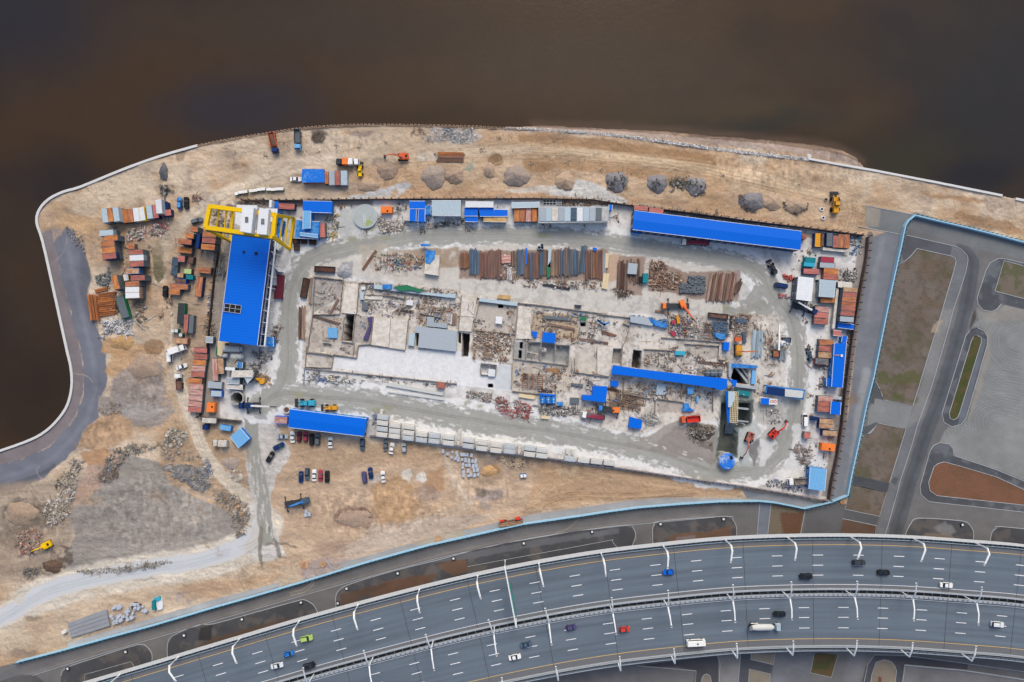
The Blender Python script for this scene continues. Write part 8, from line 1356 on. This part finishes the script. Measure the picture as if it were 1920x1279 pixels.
# roofs and covers standing on the structure
TH = [('building','L',[(1395,905),(1640,930),(1690,935),(1905,965),(1885,1210),(1430,1160),(1445,990),(1395,980)],1.6,'silver','large corrugated tin cover over the middle cells'),('x','L',[(1325,985),(1395,992),(1380,1145),(1312,1135)],1.4,'ice','small pale tin cover west of the large corrugated one'),('x','L',[(1540,790),(1625,800),(1622,860),(1785,875),(1770,930),(1535,905)],1.3,'silver','stepped grey tin cover north of the large corrugated one'),('x','L',[(1520,55),(1640,50),(1690,55),(1675,300),(1505,275)],2.2,'plaster','grey white hut roof with a torn blue sheet in the storage yard'),
 ('x','L',[(905,405),(1130,440),(1480,500),(1880,530),(1875,570),(1480,525),(900,455)],1.6,'ice','long narrow white cover with tarpaulins along the north rim'),('x','M',[(0,640),(95,650),(90,698),(0,690)],1.5,'ice','short white cover end west of the light path'),('x','M',[(375,695),(835,750),(830,792),(372,735)],1.5,'ice','long pale beam cover north of the small square shaft'),('x','L',[(345,915),(470,930),(460,1050),(350,1045)],.8,'sky','striped light blue sheet on the south west cell'),('x','L',[(765,615),(838,620),(825,715),(752,705)],1,'slate','dark grey crate pile in the north west cells'),
 ('x','L',[(770,1060),(850,890),(820,800),(885,790),(880,870),(830,1065)],1.2,'purple','narrow slate purple stack of plates beside the long pit'),('x','L',[(735,500),(780,500),(775,590),(735,585)],1.2,'ice','small pale blue box in the north west cells'),('x','L',[(750,430),(800,430),(800,468),(750,468)],1,'white','tiny white box at the north west corner of the cells'),('x','L',[(1300,590),(1375,595),(1365,660),(1285,650)],1,'white','white framed skylight box in the cells'),
 ('x','M',[(1150,905),(1480,930),(1482,970),(1160,945)],.8,'slate','dark grey bundle lying on timber east of the light slab'),('x','M',[(1140,1105),(1293,1118),(1280,1240),(1128,1222)],2.2,'blue','bright blue square tarpaulin roof above the three square cells'),('x','M',[(1005,1095),(1075,1100),(1060,1170),(1020,1165)],1.2,'blue','small blue tarpaulin lump left of the square blue roof'),('x','M',[(1520,775),(1602,782),(1595,812),(1520,802)],1.2,'dark','dark boxy trailer alone on the light inner road'),('x','M',[(1650,90),(1570,70),(1740,90),(1790,100),(1770,135),(1740,130)][2:],1.0,'blue','little blue scrap on the north edge of the steel rows'),
 ('x','M',[(1180,330),(1230,250),(1225,440),(1190,460)],1.2,'green','green tarpaulin on the steel rows'),('x','M',[(1205,110),(1240,110),(1228,330),(1195,320)],1.2,'ice','pale tarpaulin strip on the steel rows'),('x','M',[(930,95),(950,95),(945,290),(932,295)],1.2,'blue','thin blue tarpaulin strip on the steel rows'),('x','M',[(640,182),(755,180),(750,270),(645,280)],1.2,'mottle','flat pinkish slab lying among the steel rows'),
 ('x','N',[(372,275),(485,285),(470,412),(360,405)],2,'silver','grey speckled mesh box roof in the eastern storage'),('x','N',[(550,398),(612,400),(608,515),(545,510)],2,'teal','dark teal cabin in the eastern storage'),('x','N',[(505,438),(542,440),(538,510),(500,508)],1.6,'black','black bin next to the dark teal cabin'),('x','N',[(395,915),(600,925),(690,980),(660,1030),(395,985)],1.5,'silver','grey tarpaulin over the cells east of the light inner road'),('x','N',[(615,935),(740,975),(850,1010),(820,1058),(700,1030),(650,990)],1.7,'blue2','bright blue crumpled tarpaulin beside the grey one'),
 ('x','N',[(890,965),(935,960),(935,1005),(892,1008)],1.5,'crimson','dark pink crate in front of the yellow machine'),('x','N',[(868,1100),(905,1090),(945,1120),(940,1160),(905,1150)],1,'crimson','pair of crimson crates south of the yellow machine'),('x','N',[(945,905),(972,905),(995,1000),(960,1005)],1.8,'amber','narrow yellow machine below the orange truck crane'),('x','N',[(1410,1110),(1530,1130),(1540,1190),(1480,1190),(1410,1160)],1.3,'blue2','blue tarpaulin heap south of the brick packs'),('x','N',[(1520,1225),(1585,1225),(1580,1279),(1520,1279)],2,'blue','narrow bright blue cabin at the east end of the cells'),
 ('x','N',[(1650,945),(1795,950),(1785,1000),(1650,990)],1,'steelblue','blue-grey plate stack north of the amber crawler crane'),('x','N',[(1735,1100),(1775,1095),(1790,1230),(1750,1235)],1,'steelblue','slanting blue-grey plates beside the amber crawler crane'),('x','P',[(1740,538),(1912,545),(1890,735),(1610,700),(1615,645),(1730,655)],3.5,'blue','bright blue L-shaped roof in the middle of the yard'),('x','Q',[(165,470),(255,480),(250,545),(162,535)],2,'blue','small blue roof just south west of the long gallery'),('x','Q',[(395,905),(540,950),(525,1052),(375,1030)],2,'blue','square blue roof near the southern wet road'),
 ('x','Q',[(1040,745),(1100,750),(1100,790),(1168,830),(1120,840),(1020,835)],1.2,'blue2','blue tarpaulin draped over a beige box near the ramp'),('x','Q',[(938,115),(1055,120),(1050,168),(932,165)],1.4,'cyan','turquoise blue rounded tank on the slabs'),('x','Q',[(1515,15),(1582,18),(1575,118),(1510,105)],2.2,'blue','bright blue hut roof beside the amber crawler crane'),('x','Q',[(1610,262),(1918,290),(1918,325),(1690,318),(1615,315)],1.4,'blue2','blue beam framing the north side of the deep dark shaft'),('x','Q',[(1860,350),(1905,355),(1900,515),(1845,510)],1.4,'sky','pale blue column cover east of the deep dark shaft'),
 ('x','Q',[(1670,585),(1835,605),(1830,665),(1680,640)],1.2,'teal','turquoise striped cover at the edge of the open cut'),('x','Q',[(1660,510),(1918,545),(1918,580),(1660,545)],1.6,'silver','long grey beam crossing between shaft and open cut'),('x','Q',[(1190,665),(1218,668),(1212,730),(1188,725)],1.2,'sky','small light blue cabinet near the buckets'),('x','P',[(1300,640),(1312,750),(1230,752),(1240,640)],0,'x',''),
 ('x','O',[(1120,470),(1200,470),(1650,560),(1750,580),(1740,612),(1100,500)],.9,'offwhite','long pale concrete trough beside the southern wet road'),('x','O',[(1130,560),(1770,640),(1760,668),(1120,575)],.5,'offwhite','low white kerb beam south of the concrete trough'),('x','O',[(1680,460),(1770,470),(1762,535),(1670,520)],1.8,'red','pink roofed shelter at the end of the concrete trough'),('x','P',[(1465,675),(1575,680),(1570,750),(1460,745)],1,'slate','slate and teal pile between the blue roofs'),('x','P',[(1310,728),(1380,730),(1378,775),(1310,772)],1.4,'blue2','small blue box east of the three blue silos'),('x','P',[(1475,500),(1620,515),(1618,552),(1475,525)],.9,'slate','dark grey plate lying north of the blue L-shaped roof')]
for _, reg, q, z1, m_, lb in [t for t in TH if len(t) == 6 and t[3] > 0 and t[5]]:
    nm = 'tarpaulin' if 'tarp' in lb or 'sheet on' in lb else 'cover' if 'cover' in lb else 'roof' if 'roof' in lb else 'storage_box'
    q = q if len(q) > 2 else q; s_ = slab_thing(nm+'_stack' if nm == 'roof' else nm, lb, {'roof': 'shelter'}.get(nm, nm.replace('_', ' ')), reg, q, 0, z1, m_)
# blue striped silos, tarpaulins on the rim cover
for k, x in enumerate((1130, 1200, 1262)):
    p = W(*px('P', x, 700)); o = MB().tube([(0,-1.6,1.2),(0,-1.3,1.2),(0,1.3,1.2),(0,1.6,1.2)], [.6,1.15,1.15,.6], 12).build('silo', mt('blue2'), None, loc=p); tag(o, f'stubby bright blue silo lying in the middle south, {["western","centre","eastern"][k]} of three', 'silo'); MB().box(0,0,0,1.6,2.6,.5).build('cradle', mt('grey'), o); MB().box(0,.2,2.3,.4,.4,.15).box(0,-.8,2.3,.3,.3,.12).build('hatch', mt('white'), o)
for lb, c_, reg, q in [('blue tarpaulin on the long narrow white cover','blue2','L',[(1005,402),(1120,405),(1115,450),(1080,462),(1005,450)]),('long green tarpaulin on the narrow white cover','green','L',[(1130,430),(1290,410),(1420,450),(1500,465),(1440,500),(1360,475),(1220,485)]),('torn blue tarpaulin on the grey white hut','blue2','L',[(1515,0),(1640,0),(1630,95),(1575,160),(1520,150)]),('blue tarpaulin scrap by the green one east','blue2','M',[(1790,945),(1895,1010),(1880,1030),(1800,980)]),('small green tarpaulin beside a square shaft','green','M',[(1585,915),(1665,930),(1655,975),(1590,960)]),('blue tarpaulin scrap at the north end of the timber slabs','blue2','N',[(0,945),(70,1005),(150,980),(140,1000),(80,1030),(10,975)]),
  ('light blue pale tarpaulin inside the open cut','ice','K',[(375,10),(425,5),(425,60),(365,110)]),('bright blue bundle beside the white pump truck boxes','blue','P',[(1105,625),(1290,640),(1285,660),(1100,650)]),('blue and grey bubble tarpaulin south of the gallery','blue2','Q',[(1080,560),(1110,545),(1155,560),(1150,630),(1080,635)]),('long blue tarpaulin in front of the north steel rows','blue2','F',[(710,1190),(740,1180),(800,1188),(795,1205),(715,1205)])]:
    slab_thing('tarpaulin', lb, 'tarpaulin', reg, q, 1.5, 2.4, c_)
for k, x in enumerate((1310, 1365, 1405, 1462)):
    p = W(*px('Q', x, 375)); o = MB().tube([(0,-1.5,1),(0,-1.2,1),(0,0,1.1),(0,1.2,1),(0,1.5,1)], [.4,.9,1.05,.9,.4], 10).build('cable_reel', mt('slate'), None, loc=p); tag(o, f'grey ribbed hose bundle north of the blue gallery, {ORD[k]} from the west', 'hose bundle'); MB().tube([(0,-.1,1.1),(0,.1,1.1)], 1.1, 10).build('strap', mt('silver'), o)
gr_ = link('rebar_grid', None, None, W(*px('P', 1015, 480))); tag(gr_, 'brown rusty reinforcement grid in the middle south of the structure', 'rebar grid')
for k in range(5): MB().tube([local(gr_,'P',892+k*62,385+k*4,.6), local(gr_,'P',888+k*62,560+k*4,.6)], .18, 4).build('bar', mt('rust'), gr_)
for k in range(8): MB().tube([local(gr_,'P',890,388+k*24,.75), local(gr_,'P',1138,400+k*24,.75)], .13, 4).build('cross_bar', mt('brown'), gr_)
for k, (x0, x1) in enumerate([(375,490),(500,540)]):
    o = link('steel_rack', None, None, W(*px('G', (x0+x1)/2, 765))); tag(o, ['grey open rack with dark bays behind the long grey roof','short grey open rack next to the larger one'][k], 'rack')
    n = 4 if k == 0 else 3
    for j_ in range(n+1): MB().tube([local(o,'G',x0+(x1-x0)*j_/n,742,1.2), local(o,'G',x0+(x1-x0)*j_/n,788,1.2)], .16, 4).build('post', mt('silver'), o)
    for y in (742, 765, 788): MB().tube([local(o,'G',x0,y,1.3), local(o,'G',x1,y,1.3)], .14, 4).build('rail', mt('silver'), o)
    MB().box(0,0,.1,(x1-x0)*.046,2,.2).build('base', mt('dark'), o)
# loose single planks leaning at the ring
for reg, a, b, m_, lb in [('L',(770,230),(930,0),'rust','long rusty beam pair slanting across the north west kerb'),('L',(170,780),(490,880),'brown','long brown timber bundle across the south west cell'),('L',(365,775),(480,580),'brown','slanting brown timber in the north west cell'),('L',(1225,710),(1355,740),'dark','dark plank on the cells floor'),('M',(1200,1010),(1520,1070),'brown','long brown plank bundle east of the square blue roof'),('M',(1570,1190),(1918,1240),'brown','long brown timber bundle near the slabs'),('M',(1135,535),(1460,590),'dark','long dark beam south of the steel rows'),('N',(50,1105),(225,1150),'rust','rusty flat plate on the slabs'),('N',(1605,910),(1590,1065),'dark','upright dark beam east of the brick packs'),('Q',(1205,245),(1545,280),'brown','wide brown plank stack below the grey cell'),('Q',(120,565),(280,600),'darkrust','dark rusty plate beside the small blue roof'),('N',(690,850),(875,885),'tan','pair of tan boards left of the truck crane outrigger'),('P',(1080,590),(1250,600),'darkrust','dark rusty bundle beside the reinforcement grid')]:
    p, q = W(*px(reg, *a)), W(*px(reg, *b)); c = (p+q)/2; o = link('plank_bundle', bar({'dark':'dark'}.get(m_, m_), 'slab'), None, c, math.atan2(q.y-p.y, q.x-p.x)-math.pi/2, (1.5, (q-p).length, 1.2)); tag(o, lb, 'beam')
